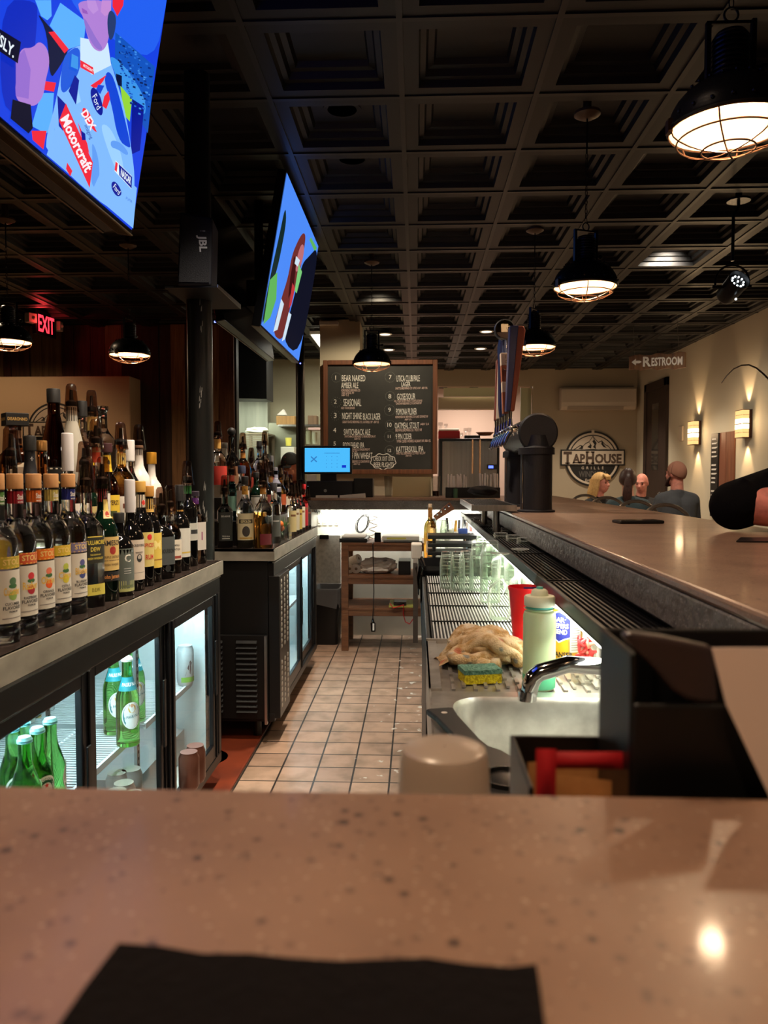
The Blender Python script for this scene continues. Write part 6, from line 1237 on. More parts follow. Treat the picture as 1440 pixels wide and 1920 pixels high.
# drip tray on a post
t = thing('drip_tray', 'shallow steel drip tray with black grid below the taps', 'drip tray', (.4, 4.05, BZ))
a, b, c, d = .255, .462, 3.56, 4.5; m = MB(); zt = BZ + .012
m.bb((a, c, zt - .004), (b, d, zt)); m.bb((a, c, zt), (a + .006, d, zt + .024)); m.bb((a, c, zt), (b, c + .006, zt + .024)); m.bb((b - .006, c, zt), (b, d, zt + .024)); m.bb((a, d - .006, zt), (b, d, zt + .024)); m.obj('tray', STEEL, t, world=True)
m = MB()
for k in range(15): m.bb((a + .014 + k * .0128, c + .01, zt + .016), (a + .018 + k * .0128, d - .01, zt + .022))
for k in range(12): m.bb((a + .01, c + .03 + k * .08, zt + .014), (b - .01, c + .036 + k * .08, zt + .02))
m.obj('grid', BLKPL, t, world=True)
for y in (c + .12, d - .2): MB().cyl((.38, y, RZ - .003), (.38, y, zt - .004), .016, n=14).obj('post', STEEL, t, world=True)

# ================================================================== things on the bar
m = MB(); q = atz(1196, 981, BZ); Mz = Matrix.Rotation(R(8), 3, 'Z'); L, W_ = .082, .04
o = MB(); o.prism([Mz @ Vector((x, y, 0)) + Vector((q.x, q.y, BZ + .0005)) for x, y in ((-L, -W_), (L, -W_), (L, W_), (-L, W_))], (0, 0, .011)); t = thing('phone', 'black phone in a case lying alone on the bar', 'phone', (q.x, q.y, BZ))
o.obj('case', BLKPL, t, world=True, bevel=.004); o = MB(); o.prism([Mz @ Vector((x * .93, y * .88, 0)) + Vector((q.x, q.y, BZ + .0117)) for x, y in ((-L, -W_), (L, -W_), (L, W_), (-L, W_))], (0, 0, .0006)); o.obj('screen', BLKGL, t, world=True)
p0 = atz(1380, 1017, BZ); one(MB().prism([p0 + Vector((x, y, .0005)) for x, y in ((0, 0), (.30, -.03), (.33, .09), (.06, .12))], (0, 0, .004)), 'dark_folder', flat('folder_dark', (34, 28, 30), .3), 'flat dark folder lying before the leaning arm at the frame edge', 'folder', bevel=.0015)
# black napkin under the viewer
pts = [(110, 1935), (160, 1862), (222, 1780), (300, 1786), (380, 1800), (470, 1800), (540, 1808), (640, 1814), (740, 1810), (800, 1808), (880, 1820), (960, 1826), (1006, 1820), (1012, 1860), (1022, 1935)]
m = MB(); P = [atz(x, y, BZ + .0006) for x, y in pts]; P[0].y -= .0; P += [Vector((P[-1].x - .005, P[-1].y - .13, BZ + .0006)), Vector((P[0].x - .01, P[0].y - .13, BZ + .0006))]
one(m.prism(P, (0, 0, .0025)), 'paper_napkin', mat('napkin_black', S(11, 8, 10), .95, spec=.2, bump=(200, .3)), 'black paper napkin lying on the near bar edge below the viewer', 'napkin')
# upside-down plastic cup and sugar caddy on the ledge behind the near edge
LZ = .9935; LZ2 = LZ
p = aty(833, 1450, .50); t = thing('plastic_cup', 'cloudy plastic cup turned upside down behind the near bar edge', 'cup', (p.x, .50, LZ)); R1 = .0345
MB().lathe([(R1, 0), (R1 - .001, .002), (.0292, .098), (.027, .107), (.023, .109), (.001, .109), (.001, .1075), (.023, .1075), (.027, .105), (.0282, .097), (R1 - .0022, .002)], 36).obj('cup', thin('cloudy_plastic', (.9, .86, .82), .3, .25, .62, (.86, .76, .66)), t)
p = aty(1090, 1450, .50); x0 = aty(975, 1450, .5).x; x1 = aty(1187, 1450, .5).x; zt = aty(1090, 1432, .5).z
t = thing('sugar_caddy', 'black caddy filled with sugar packets behind the near bar edge', 'caddy', ((x0 + x1) / 2, .5, LZ))
m = MB(); m.bb((x0, .46, LZ), (x0 + .003, .555, zt)); m.bb((x1 - .003, .46, LZ), (x1, .555, zt)); m.bb((x0, .552, LZ), (x1, .555, zt)); m.bb((x0, .46, LZ), (x1, .555, LZ + .003)); m.bb((x0, .46, LZ), (x1, .463, LZ + .04)); m.obj('bin', BLKPL, t, world=True, bevel=.001)
rr = random.Random(8)
def packet(lab, xc, y, z, w, h, ma, tilt, yaw, grp):
    m = MB(); m.grid(lambda u, v: Vector(((u - .5) * w, .004 * sin(pi * u) * sin(pi * v), v * h)), 8, 6); m.grid(lambda u, v: Vector(((.5 - u) * w, -.004 * sin(pi * u) * sin(pi * v), v * h)), 8, 6)
    M = Matrix.Rotation(yaw, 3, 'Z') @ Matrix.Rotation(tilt, 3, 'Y'); m.v = [M @ q for q in m.v]; zm = min(q.z for q in m.v); m.v = [q - Vector((0, 0, zm)) for q in m.v]; o = m.obj('sugar_packet', ma, sharp=0); o.location = (xc, y, z); tag(o, lab, 'sugar packet', grp)
KR = mat('kraft', S(206, 152, 94), .8, noise=(30, S(178, 124, 72), .4, .7)); RDP = mat('packet_red', S(196, 34, 44), .5)
for k in range(7): packet('brown sugar packet standing in the caddy behind the near bar edge', x0 + .012 + .028 + (k % 3) * .012, .468 + k * .0115, LZ + .003, .05, .083 - .004 * (k % 3), KR, rr.uniform(-.1, .1), rr.uniform(-.1, .1), 'brown sugar packets in the caddy')
zr = aty(1020, 1410, .5).z
packet('red sweetener packet lying across the top of the sugar caddy', (aty(1010, 1425, .47).x + aty(1185, 1425, .47).x) / 2, .475, aty(1100, 1442, .475).z, .058, .011, RDP, .0, .03, None)
packet('red sweetener packet standing upright at the left of the caddy', aty(1024, 1450, .458).x, .4585, aty(1024, 1497, .458).z, .012, .030, RDP, 0, 0, None)
# napkin caddy with a menu sheet at the right
t = thing('napkin_caddy', 'large black napkin caddy with sloped side at the near right of the bar', 'caddy', (.19, .38, BZ))
Yc = .455; A = lambda x, y, Y=Yc: aty(x, y, Y)
m = MB(); prf = [A(*q) for q in ((1168, 1192), (1182, 1186), (1250, 1196), (1342, 1215), (1348, 1322), (1318, 1322), (1288, 1314), (1262, 1296), (1240, 1270), (1220, 1246), (1200, 1228), (1180, 1208))]
m.prism(prf, (0, .012, 0)); 
q = A(1182, 1500); zb_ = LZ + .0005
m2 = MB(); l = A(1184, 1500).x; r_ = l + .12; tz = A(1184, 1230).z
m2.bb((l, .452, zb_), (r_ + .05, .456, A(1184, 1318).z)); m2.bb((l, .46, zb_), (l + .004, .54, tz)); m2.bb((l, .536, zb_), (r_ + .05, .54, tz)); m2.bb((l, .456, zb_), (r_ + .05, .54, zb_ + .004)); m2.bb((l + .035, .46, zb_), (l + .039, .536, tz - .01))
t.location.z = zb_; t.matrix_basis = Matrix.Translation((.19, .38, zb_))
m2.obj('bin', BLKPL, t, world=True, bevel=.002); m.obj('hood', mat('caddy_hood', S(52, 42, 42), .35), t, world=True, bevel=.003)
pz = [aty(x, y, Y) for x, y, Y in ((1335, 1215, .445), (1640, 1215, .445), (1660, 1500, .425), (1446, 1500, .425), (1362, 1322, .437))]
zlo = BZ + .0008; m = MB(); m.prism(pz, (0, .0012, 0)); o = one(m, 'menu_sheet', mat('menu_paper', S(214, 196, 186), .75), 'white menu sheet leaning on the black caddy at the frame edge', 'menu')

# ================================================================== sink side things
def at_uz(px, py, z=UZ): return atz(px, py, z)
g = at_uz(1016, 1288); g = Vector((.279, 1.745, UZ - .003))
t = thing('squeeze_bottle', 'pale green squeeze bottle with green liquid beside the faucet', 'bottle', g)
MB().lathe([(.033, 0), (.036, .004), (.0365, .01), (.0365, .165), (.034, .175), (.029, .178), (.029, .181), (.0345, .0075 + .175)], 32).obj('body', mat('milky_green', S(206, 226, 184), .35, trans=.25, sss=.2), t)
MB().lathe([(.0305, .0), (.0367, .004), (.0369, .01), (.0369, .034), (.0365, .0345)], 32, (0, 0, .0005)).obj('liquid', mat('green_liquid', S(88, 182, 140), .25), t)
MB().lathe([(.030, .181), (.030, .187), (.0295, .188)], 28).obj('seal_ring', flat('seal_teal', (90, 190, 180)), t)
MB().lathe([(.0335, .188), (.0345, .19), (.0345, .208), (.032, .211), (.020, .212), (.018, .222), (.013, .226), (.001, .227)], 28).obj('cap', mat('cap_pale', S(222, 230, 200), .4), t)
MB().lathe([(.008, .226), (.007, .231), (.001, .232)], 14).obj('spout_plug', flat('seal_teal'), t)
g = Vector((.292, 2.06, UZ - .001)); t = thing('red_pitcher', 'tall red plastic pitcher standing behind the green squeeze bottle', 'pitcher', g)
MB().lathe([(.026, 0), (.030, .004), (.044, .172), (.047, .178), (.047, .184), (.044, .184), (.041, .172), (.027, .008), (.001, .008)], 32).obj('body', mat('pitcher_red', S(236, 30, 44), .3, sss=.1), t)
MB().box((.012, -.02, .176), (.04, .003, .018)).obj('blue_tag', flat('tag_blue', (70, 60, 150)), t)
t = thing('clear_stirrers', 'clear plastic ribbed funnel leaning out of the red pitcher', 'funnel', (.318, 2.02, UZ + .186)); m = MB()
Mr = Matrix.Rotation(R(38), 3, 'Y'); m.lathe([(.008, -.02), (.012, .0), (.035, .055), (.036, .058), (.033, .055), (.010, .0)], 20, (0, 0, .004), 0, Mr); m.obj('cone', thin('clear_plastic', (.94, .94, .92), .5), t)
g = Vector((.382, 1.955, UZ - .001)); t = thing('cleanser_can', 'yellow cleanser can with blue shield label beside the squeeze bottle', 'can', g)
MB().lathe([(.037, 0), (.0385, .003), (.038, .006), (.038, .150), (.0385, .153), (.037, .156)], 36).obj('body', mat('can_yellow', S(206, 158, 36), .35), t)
MB().lathe([(.0388, .146), (.0388, .154), (.034, .158), (.022, .166), (.001, .167)], 30).obj('lid', mat('lid_cream', S(224, 206, 170), .4), t)
cf = lambda k, a0: (lambda x, y: Vector((.038 * k * cos(a0 + x / .038), .038 * k * sin(a0 + x / .038), y)))
f = cf(1.01, -2.3); m = MB()
sh = [(-.028, .078), (-.028, .128), (-.018, .132), (0, .140), (.018, .132), (.028, .128), (.028, .078), (.014, .074), (0, .066), (-.014, .074)]
patch(m, f, [(x * 1.12, (y - .103) * 1.1 + .103) for x, y in sh], 0); patch(m, cf(1.018, -2.3), sh, 1)
f = cf(1.03, -2.3); m.text('BAR', f, .012, .03, 0, .121, 0, bold=.03); m.text('KEEPERS', f, .012, .048, 0, .106, 0, bold=.03); m.text('FRIEND', f, .012, .042, 0, .091, 0, bold=.03); m.text('CLEANSER', cf(1.02, -2.3), .013, .07, 0, .034, 2, bold=.03); m.text('&POLISH', cf(1.02, -2.3), .009, .04, 0, .018, 2, bold=.02)
f = cf(1.012, -1.15)
m.grid(lambda u, v: f(-.016 + .032 * u, .04 + .10 * v), 8, 1, 0)
for k in range(15): m.grid(lambda u, v: cf(1.016, -1.15)(-.013 + .024 * u, .045 + k * .006 + .0025 * v), 6, 1, 3)
m.obj('label', [flat('label_white'), flat('shield_blue', (46, 54, 150)), flat('ink_black', (26, 24, 30)), flat('ink_grey', (150, 150, 150))], t, sharp=0)
g = Vector((.386, 1.79, UZ - .003)); t = thing('clear_cup', 'clear plastic cup full of red pour spouts beside the faucet', 'cup', g)
MB().lathe([(.022, 0), (.025, .002), (.034, .098), (.0345, .100), (.0325, .098), (.0235, .004), (.001, .004)], 30).obj('cup', thin('clear_plastic'), t)
rr = random.Random(12); RS_ = mat('spout_red', S(232, 44, 50), .35)
for k in range(16):
    a = rr.uniform(0, 6.3); d = rr.uniform(0, .020); z = .042 + .0042 * k; ax = Matrix.Rotation(rr.uniform(0, 3), 3, 'X') @ Matrix.Rotation(rr.uniform(0, 3), 3, 'Y')
    m = MB(); m.ring((d * cos(a), d * sin(a), z), .009, .0032, 16, 6, ax); m.cyl(Vector((d * cos(a), d * sin(a), z)), Vector((d * cos(a), d * sin(a), z)) + ax @ Vector((0, 0, .014)), .006, .003, 8)
    o = m.obj('pour_spout', RS_ if k % 4 else mat('spout_pink', S(238, 150, 130), .35)); o.location = g; tag(o, 'red plastic pour spout in the clear cup by the faucet' if k % 4 else 'pale pink plastic pour spout in the clear cup by the faucet', 'pour spout', 'pour spouts in the clear cup')
g = Vector((.15, 1.80, UZ - .002)); t = thing('sponge', 'yellow sponge with green scouring pad on the drainboard', 'sponge', g, R(12))
def soft(m, lx, ly, z0, z1, amp, seed):
    r3 = random.Random(seed); n, k = 14, 9
    for s, z in ((1, z1), (-1, z0)): m.grid(lambda u, v: Vector(((u - .5) * lx * (s), (v - .5) * ly, z + (amp * (sin(17 * u + seed) * cos(13 * v + 2 * seed) + .5 * sin(31 * v + 23 * u)) if s > 0 else 0))), n, k)
    P = [(-.5, -.5), (.5, -.5), (.5, .5), (-.5, .5)]
    for (a, b), (c, d) in zip(P, P[1:] + P[:1]): m.add([(a * lx, b * ly, z0), (c * lx, d * ly, z0), (c * lx, d * ly, z1), (a * lx, b * ly, z1)], [(0, 1, 2, 3)])
    return m
soft(MB(), .088, .06, 0, .022, .0, 1).obj('foam', mat('sponge_yellow', S(240, 222, 40), .8, noise=(180, S(196, 172, 20), .45, .6), bump=(200, .6)), t, bevel=.002)
soft(MB(), .09, .062, .022, .032, .0012, 2).obj('scour_pad', mat('pad_green', S(124, 174, 152), .9, noise=(140, S(86, 136, 116), .4, .6), bump=(300, .9)), t)
# bar towel: heaped folds
def towel(c):
    m = MB(); rr = random.Random(6)
    def heap(u, v):
        a = 2 * pi * u; b = pi / 2 * v; r_ = .084 * (1 + .10 * sin(3 * a + 1) + .06 * sin(7 * a)); ff = .016 * sin(5.5 * b * 2 + 2.6 * sin(a + .6) + a) + .006 * sin(11 * b + 3 * a)
        return Vector(((r_ + ff) * cos(a) * sin(b) * .95, (r_ + ff) * sin(a) * sin(b) * .75, max(0, .068 * cos(b) ** .7 * (1 + .12 * sin(2 * a)) + ff * .7 * (1 - v * .4))))
    m.grid(heap, 72, 34)
    def flap(u, v): return Vector((-.115 + .13 * u + .012 * sin(4 * v), -.075 + .07 * v - .02 * sin(pi * u), .002 + .018 * sin(pi * u) * (1 + .5 * sin(7 * u + 3 * v)) + .010 * sin(6 * v) ** 2))
    m.grid(flap, 30, 14); m.grid(lambda u, v: flap(u, v) - Vector((0, 0, .002)) if 0 < v < 1 else flap(u, v), 30, 14)
    for k in range(6):   # folded layers arching over the heap
        y = -.07 + k * .024; r_ = .092 - .006 * abs(k - 2.5)
        m.tube([Vector((r_ * cos(pi - pi * q / 18) + .006 * sin(k * 2.3), y + .014 * sin(q * .35 + k), max(.008, (.060 + .006 * (k % 2)) * sin(pi * q / 18) + .006 * sin(q * .9 + k * 1.7)))) for q in range(19)], [.010] + [.0145 + .003 * sin(q * .8 + k) for q in range(17)] + [.009], 10)
    for k in range(4): m.tube([Vector((-.03 + .026 * k + .05 * cos(a), -.085 + .01 * k + .02 * sin(a * 2), .012 + .018 * sin(a * .5 + k) ** 2)) for a in [q * .42 for q in range(14)]], .013, 8)
    return m
tm = towel(0); tm.v = [p * 1.06 for p in tm.v]
o = tm.obj('bar_towel', mat('towel', S(228, 204, 164), .95, noise=(34, S(190, 152, 98), .42, .62, (1, 2, 1)), bump=(300, .6), spk=[(20, .43, S(186, 84, 66), .7), (24, .42, S(84, 112, 128), .7), (16, .42, S(240, 230, 210), .7)]), sharp=0); o.location = (.175, 1.99, UZ - .001); tag(o, 'crumpled beige patterned bar towel heaped on the drainboard', 'towel')
# long black tool lying across the sink corner
a = atz(833, 1348, UZ + .012); b = atz(955, 1480, UZ + .012); u = (b - a).normalized(); n_ = Vector((-u.y, u.x, 0)); Lt = (b - a).length
t = thing('bar_tool', 'long black handled tool with round disc lying across the sink corner', 'bar tool', (a + b) / 2)
f = lambda x, y, z=0: a + u * x * Lt + n_ * y + Vector((0, 0, z))
m = MB(); out = [(-.10, .020), (-.09, .028), (.05, .022), (.45, .019), (.55, .022), (.62, .036), (.72, .044), (1.0, .05), (1.25, .046), (1.35, .03), (1.35, -.03), (1.25, -.046), (1.0, -.05), (.72, -.044), (.62, -.036), (.55, -.022), (.45, -.019), (.05, -.022), (-.09, -.028), (-.10, -.020)]
m.prism([f(x, y) for x, y in out], (0, 0, .012)); m.obj('body', mat('tool_black', S(36, 37, 37), .4), t, world=True, bevel=.003)
MB().cyl(f(-.0, 0, .0121), f(-.0, 0, .0128), .006, n=16).obj('hang_hole', flat('hole_pale', (206, 200, 190)), t, world=True)
m = MB(); m.lathe([(.001, .014), (.030, .014), (.034, .0135), (.036, .018), (.040, .018), (.042, .012)], 32, f(.98, 0)); m.obj('disc', mat('disc_black', S(16, 17, 18), .25), t, world=True)

# ================================================================== glassware
GLS = thin('glassware', (.93, .96, .93), 1.0, .02, .012, (.97, 1, .95), .8)  # edge whitening paints bright, lit-looking rims into the glass
def pint_mesh(r0, r1, h):   # upside down: rim down
    return MB().lathe([(r1, 0), (r1 * .995, h * .5), (r0 * 1.06, h * .86), (r0, h), (.001, h), (.001, h - .012), (r0 * .9, h - .013), (r0 * .98, h * .84), (r1 * .955, h * .5), (r1 * .955, 0.0)], 24)
pm = pint_mesh(.029, .0385, .145); pint = pm.mesh('pint', GLS); sm_ = pint_mesh(.024, .031, .095).mesh('tumbler', GLS)
for me in (pint, sm_): me.set_sharp_from_angle(angle=R(45))
def stack(px, py, n, me, pitch, where, grp, zb=UZ - .002, nm='pint_glass'):
    p = atz(px, py, zb)
    for k in range(n):
        o = bpy.data.objects.new(nm, me); COL.objects.link(o); o.location = (p.x, p.y, zb + k * pitch); tag(o, where if n == 1 else ('bottom glass of ' if k == 0 else 'top glass of ' if k == n - 1 else 'middle glass of ') + where, 'glass', grp)
GG = 'upside down glasses on the ribbed drainer'
stack(838, 1102, 3, sm_, .030, 'the small stack nearest the black slats', GG, nm='tumbler')
stack(858, 1106, 3, sm_, .033, 'the second small stack from the black slats', GG, nm='tumbler')
stack(874, 1104, 3, sm_, .033, 'the third small stack from the black slats', GG, nm='tumbler')
stack(897, 1106, 2, pint, .050, 'the tall pint stack beside the small stacks', GG)
stack(919, 1128, 3, pint, .044, 'the pint stack behind the wine glass', GG)
stack(938, 1100, 3, pint, .044, 'the pint stack behind the wine glass stem', GG)
stack(962, 1108, 3, pint, .044, 'the pint stack left of the red pitcher', GG)
stack(950, 1082, 3, pint, .044, 'the pint stack by the wall before the strip light', GG)
stack(982, 1118, 3, pint, .044, 'the pint stack above the red pitcher rim', GG)
stack(925, 1072, 2, pint, .050, 'the far pint stack under the rail', GG)
stack(905, 1062, 2, pint, .050, 'the farthest pint stack near the metal can', GG)
def wine(loc, lab, up=False):
    pr = [(.033, 0), (.0325, 0), (.041, .045), (.043, .07), (.036, .105), (.012, .128), (.0045, .135), (.0035, .2), (.006, .212), (.033, .218), (.033, .220), (.001, .220), (.001, .1285), (.010, .1255), (.0345, .1035), (.0415, .07), (.0395, .045), (.0318, 0)]
    o = MB().lathe(pr, 32).obj('wine_glass', GLS); o.location = loc; tag(o, lab, 'glass', 'wine glasses at the bar'); 
    if up: o.rotation_euler = (pi, 0, 0); o.location = Vector(loc) + Vector((0, 0, .2202))
p = atz(937, 1158, UZ); wine((p.x, p.y, UZ - .0025), 'upside down wine glass on the drainer, in front of the pint stacks')
p = atz(952, 1145, UZ); wine((p.x + .045, p.y + .03, UZ - .0025), 'upside down wine glass half hidden behind the front one')
SD = .7815
for px, lab in [(826, 'upright wine glass behind the black slatted rack, left one'), (838, 'upright wine glass behind the black slatted rack, right one')]:
    p = aty(px, 1040, 4.75); wine((p.x, 4.75, SD), lab, True)
# black slatted rack
t = thing('slatted_rack', 'black stacked slatted rack beyond the trash bin', 'rack', (.24, 4.32, SD)); 
for k in range(4): z = SD + .012 + k * .045; MB().bb((.065, 4.22, z), (.40, 4.42, z + .02)).obj('slat', BLKPL, t, world=True, bevel=.003)
for x in (.10, .37): MB().bb((x - .008, 4.25, SD), (x + .008, 4.39, SD + .15)).obj('upright', BLKPL, t, world=True)
one(MB().box((.26, 4.3, SD + .186), (.05, .05, .028)), 'blue_clip', flat('clip_blue', (60, 90, 170)), 'small blue clip box on top of the slatted rack', 'box', bevel=.003)
p = aty(805, 1025, 4.6); b_ = bottle('golden wine bottle with cork standing beyond the slatted rack', (p.x + .005, 4.62, SD), 'wine', .325, .038, 'o', [(.12, .34, 50, (206, 190, 170), []), (.80, .97, 170, (190, 130, 60), [])], ('cap', (206, 180, 150), .03, .011), -80, (.5, 'a'), name='wine_bottle')
p = aty(781, 1037, 4.62); one(MB().bb((p.x - .032, 4.55, SD), (p.x + .032, 4.68, aty(781, 1018, 4.62).z)), 'white_carton', mat('carton', S(206, 200, 190), .5), 'white plastic carton at the aisle end of the rack stand', 'carton', bevel=.008)
# caddy of utensils, metal can of tools
t = thing('utensil_bin', 'pale bin of bar tools at the back of the rack stand', 'bin', (.30, 5.25, SD)); m = MB(); m.bb((.2, 5.15, SD), (.44, 5.16, SD + .12)); m.bb((.2, 5.34, SD), (.44, 5.35, SD + .12)); m.bb((.2, 5.16, SD), (.21, 5.34, SD + .12)); m.bb((.43, 5.16, SD), (.44, 5.34, SD + .12)); m.bb((.2, 5.15, SD), (.44, 5.35, SD + .01)); m.obj('bin', mat('bin_white', S(206, 204, 196), .5), t, world=True)
rr = random.Random(14); cols = [(30, 30, 32), (196, 150, 60), (60, 60, 64), (180, 182, 184), (40, 40, 44), (200, 60, 60), (170, 172, 174)]
labs = ['black handled bar tool in the pale bin', 'gold capped bar tool in the pale bin', 'dark grey bar tool in the pale bin', 'thin steel bar spoon in the pale bin', 'black tongs handle in the pale bin', 'red handled opener in the pale bin', 'steel strainer handle in the pale bin']
for k in range(7):
    x = .225 + k * .03; o = MB().cyl((0, 0, 0), (rr.uniform(-.02, .02), rr.uniform(-.02, .02), .17 + .04 * rr.random()), .006 + .005 * (k % 2), .009, 8).obj('bar_tool', lm(cols[k])); o.location = (x, 5.25, SD + .0105); tag(o, labs[k], 'bar tool')
t = thing('metal_canister', 'bright steel canister of cutlery behind the pint glasses', 'canister', (.33, 4.62, SD)); MB().lathe([(.05, 0), (.05, .15), (.046, .15), (.046, .006), (.001, .006)], 24).obj('can', CHROME, t)
for k in range(9):
    a = k * .7; o = MB().tube([(.03 * cos(a), .03 * sin(a), .008), (.036 * cos(a), .036 * sin(a), .15), (.045 * cos(a), .045 * sin(a), .2), (.05 * cos(a), .05 * sin(a), .23)], [.003, .004, .009, .004], 8, flat=.35).obj('cutlery', CHROME if k % 3 else mat('plastic_spoon', S(226, 222, 210), .4)); o.location = (.33, 4.62, SD); tag(o, 'steel spoon standing in the bright steel canister' if k % 3 else 'white plastic spoon standing in the bright steel canister', 'cutlery', 'spoons in the canister')
one(MB().tube([(.40, 5.3, SD + .22), (.36, 5.2, SD + .30), (.30, 5.1, SD + .33), (.26, 5.05, SD + .31)], [.012, .014, .016, .012], 10), 'soda_gun', BLKPL, 'black soda gun on its hose under the far drip tray end', 'soda gun') if False else None
# small guitar shaped opener / carved headstock leaning by the bottle
a = aty(815, 972, 5.2); b = aty(848, 948, 5.2)
t = thing('carved_paddle', 'brown carved wooden paddle with metal pegs leaning under the far bar', 'paddle', a); u = (b - a).normalized(); n_ = Vector((-u.z, 0, u.x)); m = MB(); m.prism([a + n_ * .018, a - n_ * .018, b - n_ * .03, b + n_ * .03], (0, .02, 0)); m.obj('board', wood('paddle_wood', (120, 74, 44), (90, 52, 30)), t, world=True, bevel=.004)
for k in range(4):
    c = a + (b - a) * (.2 + .22 * k); MB().ball(c + Vector((0, -.008, 0)) + n_ * .012, .009, 8).obj('peg', CHROME, t, world=True)
m = MB(); q = a - Vector((.02, 0, 0)); m.cyl(Vector((a.x - .0, 5.21, SD)), Vector((a.x + .0, 5.21, a.z - .0)), .012, n=8); m.obj('stand', DKST, t, world=True)

# ================================================================== end wall: shelf unit, bin, cables
SW = wood('shelf_wood', (120, 78, 48), (88, 54, 32), (1, 8, 8)); sx0, sx1, sy0, sy1 = aty(640, 1100, 5.55).x, .17, 5.55, 6.0
t = thing('wooden_shelf', 'open brown wooden shelf unit against the white end wall', 'shelf unit', ((sx0 + sx1) / 2, 5.78, 0))
ztop = aty(700, 1018, 5.55).z
for x in (sx0, sx1 - .05):
    for y in (sy0, sy1 - .05): MB().bb((x, y, 0), (x + .05, y + .05, ztop - .02)).obj('leg', SW, t, world=True, bevel=.002)
for z in (ztop, aty(700, 1080, 5.55).z, aty(700, 1140, 5.55).z):
    MB().bb((sx0 + .0, sy0 + .0, z - .02), (sx1, sy1, z)).obj('shelf_board', SW, t, world=True, bevel=.002)
    MB().bb((sx0 + .05, sy0 + .004, z - .06), (sx1 - .05, sy0 + .03, z - .02)).obj('apron', SW, t, world=True, bevel=.002)
def onshelf(px0, px1, z, h, y0, y1, name, ma, lab, cat, bv=.004, **k): return one(MB().bb((aty(px0, 1000, y0).x, y0, z + .0005), (aty(px1, 1000, y0).x, y1, z + h)), name, ma, lab, cat, bevel=bv, **k)
onshelf(636, 688, ztop, .03, 5.57, 5.9, 'black_tray', BLKPL, 'black serving tray on the left of the wooden shelf top', 'tray')
onshelf(640, 684, ztop + .0305, .012, 5.6, 5.88, 'white_cloth', PAPER, 'folded white cloth on the black serving tray', 'cloth')
onshelf(719, 792, ztop, .012, 5.56, 5.92, 'black_clipboard', BLKPL, 'flat black folder under the white binder', 'folder')
o = onshelf(716, 786, ztop + .0125, .032, 5.60, 5.86, 'binder', mat('binder_white', S(214, 212, 200), .5), 'white ring binder with yellow highlighted spine on the shelf top', 'binder', .003)
m = MB(); m.poly([(-.10, -.131, .010), (.04, -.131, .010), (.04, -.131, .022), (-.10, -.131, .022)]); m.obj('yellow_strip', flat('highlight', (214, 206, 90)), o)
zm = aty(700, 1080, 5.55).z
for k, (px, py, ya, lab) in enumerate([(662, 1052, .9, 'white paper roll tipped on top of the others on the middle shelf'), (652, 1068, .3, 'white paper roll at the left end of the middle shelf'), (667, 1068, .1, 'white paper roll lying against the white bag')]):
    p = aty(px, py, 5.72); r_ = .034; t2 = thing('paper_roll', lab, 'paper roll', (p.x, 5.74, zm + .0005 + (r_ if k else .09)), group='paper rolls on the middle shelf')
    d = Vector((sin(ya) if k else .8, -cos(ya) if k else -.5, 0 if k else .35)).normalized(); MB().cyl(-d * .055, d * .055, r_, n=24).obj('roll', PAPER, t2); MB().cyl(d * .0552, d * .0558, .011, n=14).obj('core', flat('core_brown', (120, 96, 70)), t2)
def crumple(c, sx, sy_, sz, seed, name, ma, lab, cat):
    r3 = random.Random(seed); m = MB(); n, k = 22, 12; off = {}
    def f(u, v):
        a = 2 * pi * u; b = pi * v; key = (round(u * n) % n, round(v * k)); d = off.setdefault(key, 1 + r3.uniform(-.12, .12)) if 0 < v < 1 else 1
        cs = abs(cos(a)) ** .6 * (1 if cos(a) > 0 else -1); sn = abs(sin(a)) ** .6 * (1 if sin(a) > 0 else -1); sb = sin(b) ** .6
        return Vector((c[0] + sx * d * cs * sb, c[1] + sy_ * d * sn * sb, max(c[2], c[2] + sz - sz * d * cos(b))))
    m.grid(f, n, k, 0, False); return one(m, name, ma, lab, cat)
p = aty(708, 1075, 5.72); crumple((p.x, 5.74, zm + .0005), .135, .10, .055, 4, 'paper_bag', mat('bag_white', S(216, 208, 198), .6), 'crumpled white paper bag lying on the middle shelf', 'bag')
onshelf(747, 770, zm, .10, 5.62, 5.85, 'black_box', BLKPL, 'black box at the right end of the middle shelf', 'box')
zl = aty(700, 1140, 5.55).z
onshelf(729, 778, zl, .012, 5.57, 5.85, 'magazine', flat('mag_green', (176, 176, 84)), 'green and yellow magazine on the low shelf', 'magazine', .001)
onshelf(738, 762, zl + .0125, .026, 5.58, 5.7, 'black_case', BLKGL, 'small black case on the magazine on the low shelf', 'case')
rb = mat('red_ribbon', S(196, 30, 38), .5)
m = MB(); P = [aty(x, y, 5.54) for x, y in ((731, 1131), (737, 1140), (748, 1137), (757, 1134))]; P2 = [aty(x, y, 5.535) for x, y in ((757, 1134), (756, 1150), (760, 1166), (768, 1170), (775, 1160), (777, 1142))]
m.tube(P, .012, 8, flat=.3); m.tube(P2, .011, 8, flat=.3); one(m, 'red_apron_string', rb, 'red fabric strap hanging off the low shelf', 'strap')
t = thing('hanging_plug', 'black power cord hanging in front of the wooden shelf', 'power cord', aty(699, 1180, 5.5)); pts = [aty(700, 1016, 5.53), aty(699, 1020, 5.50), aty(700, 1060, 5.5), aty(701, 1110, 5.5), aty(699, 1160, 5.5)]; pts[0].z = ztop + .004
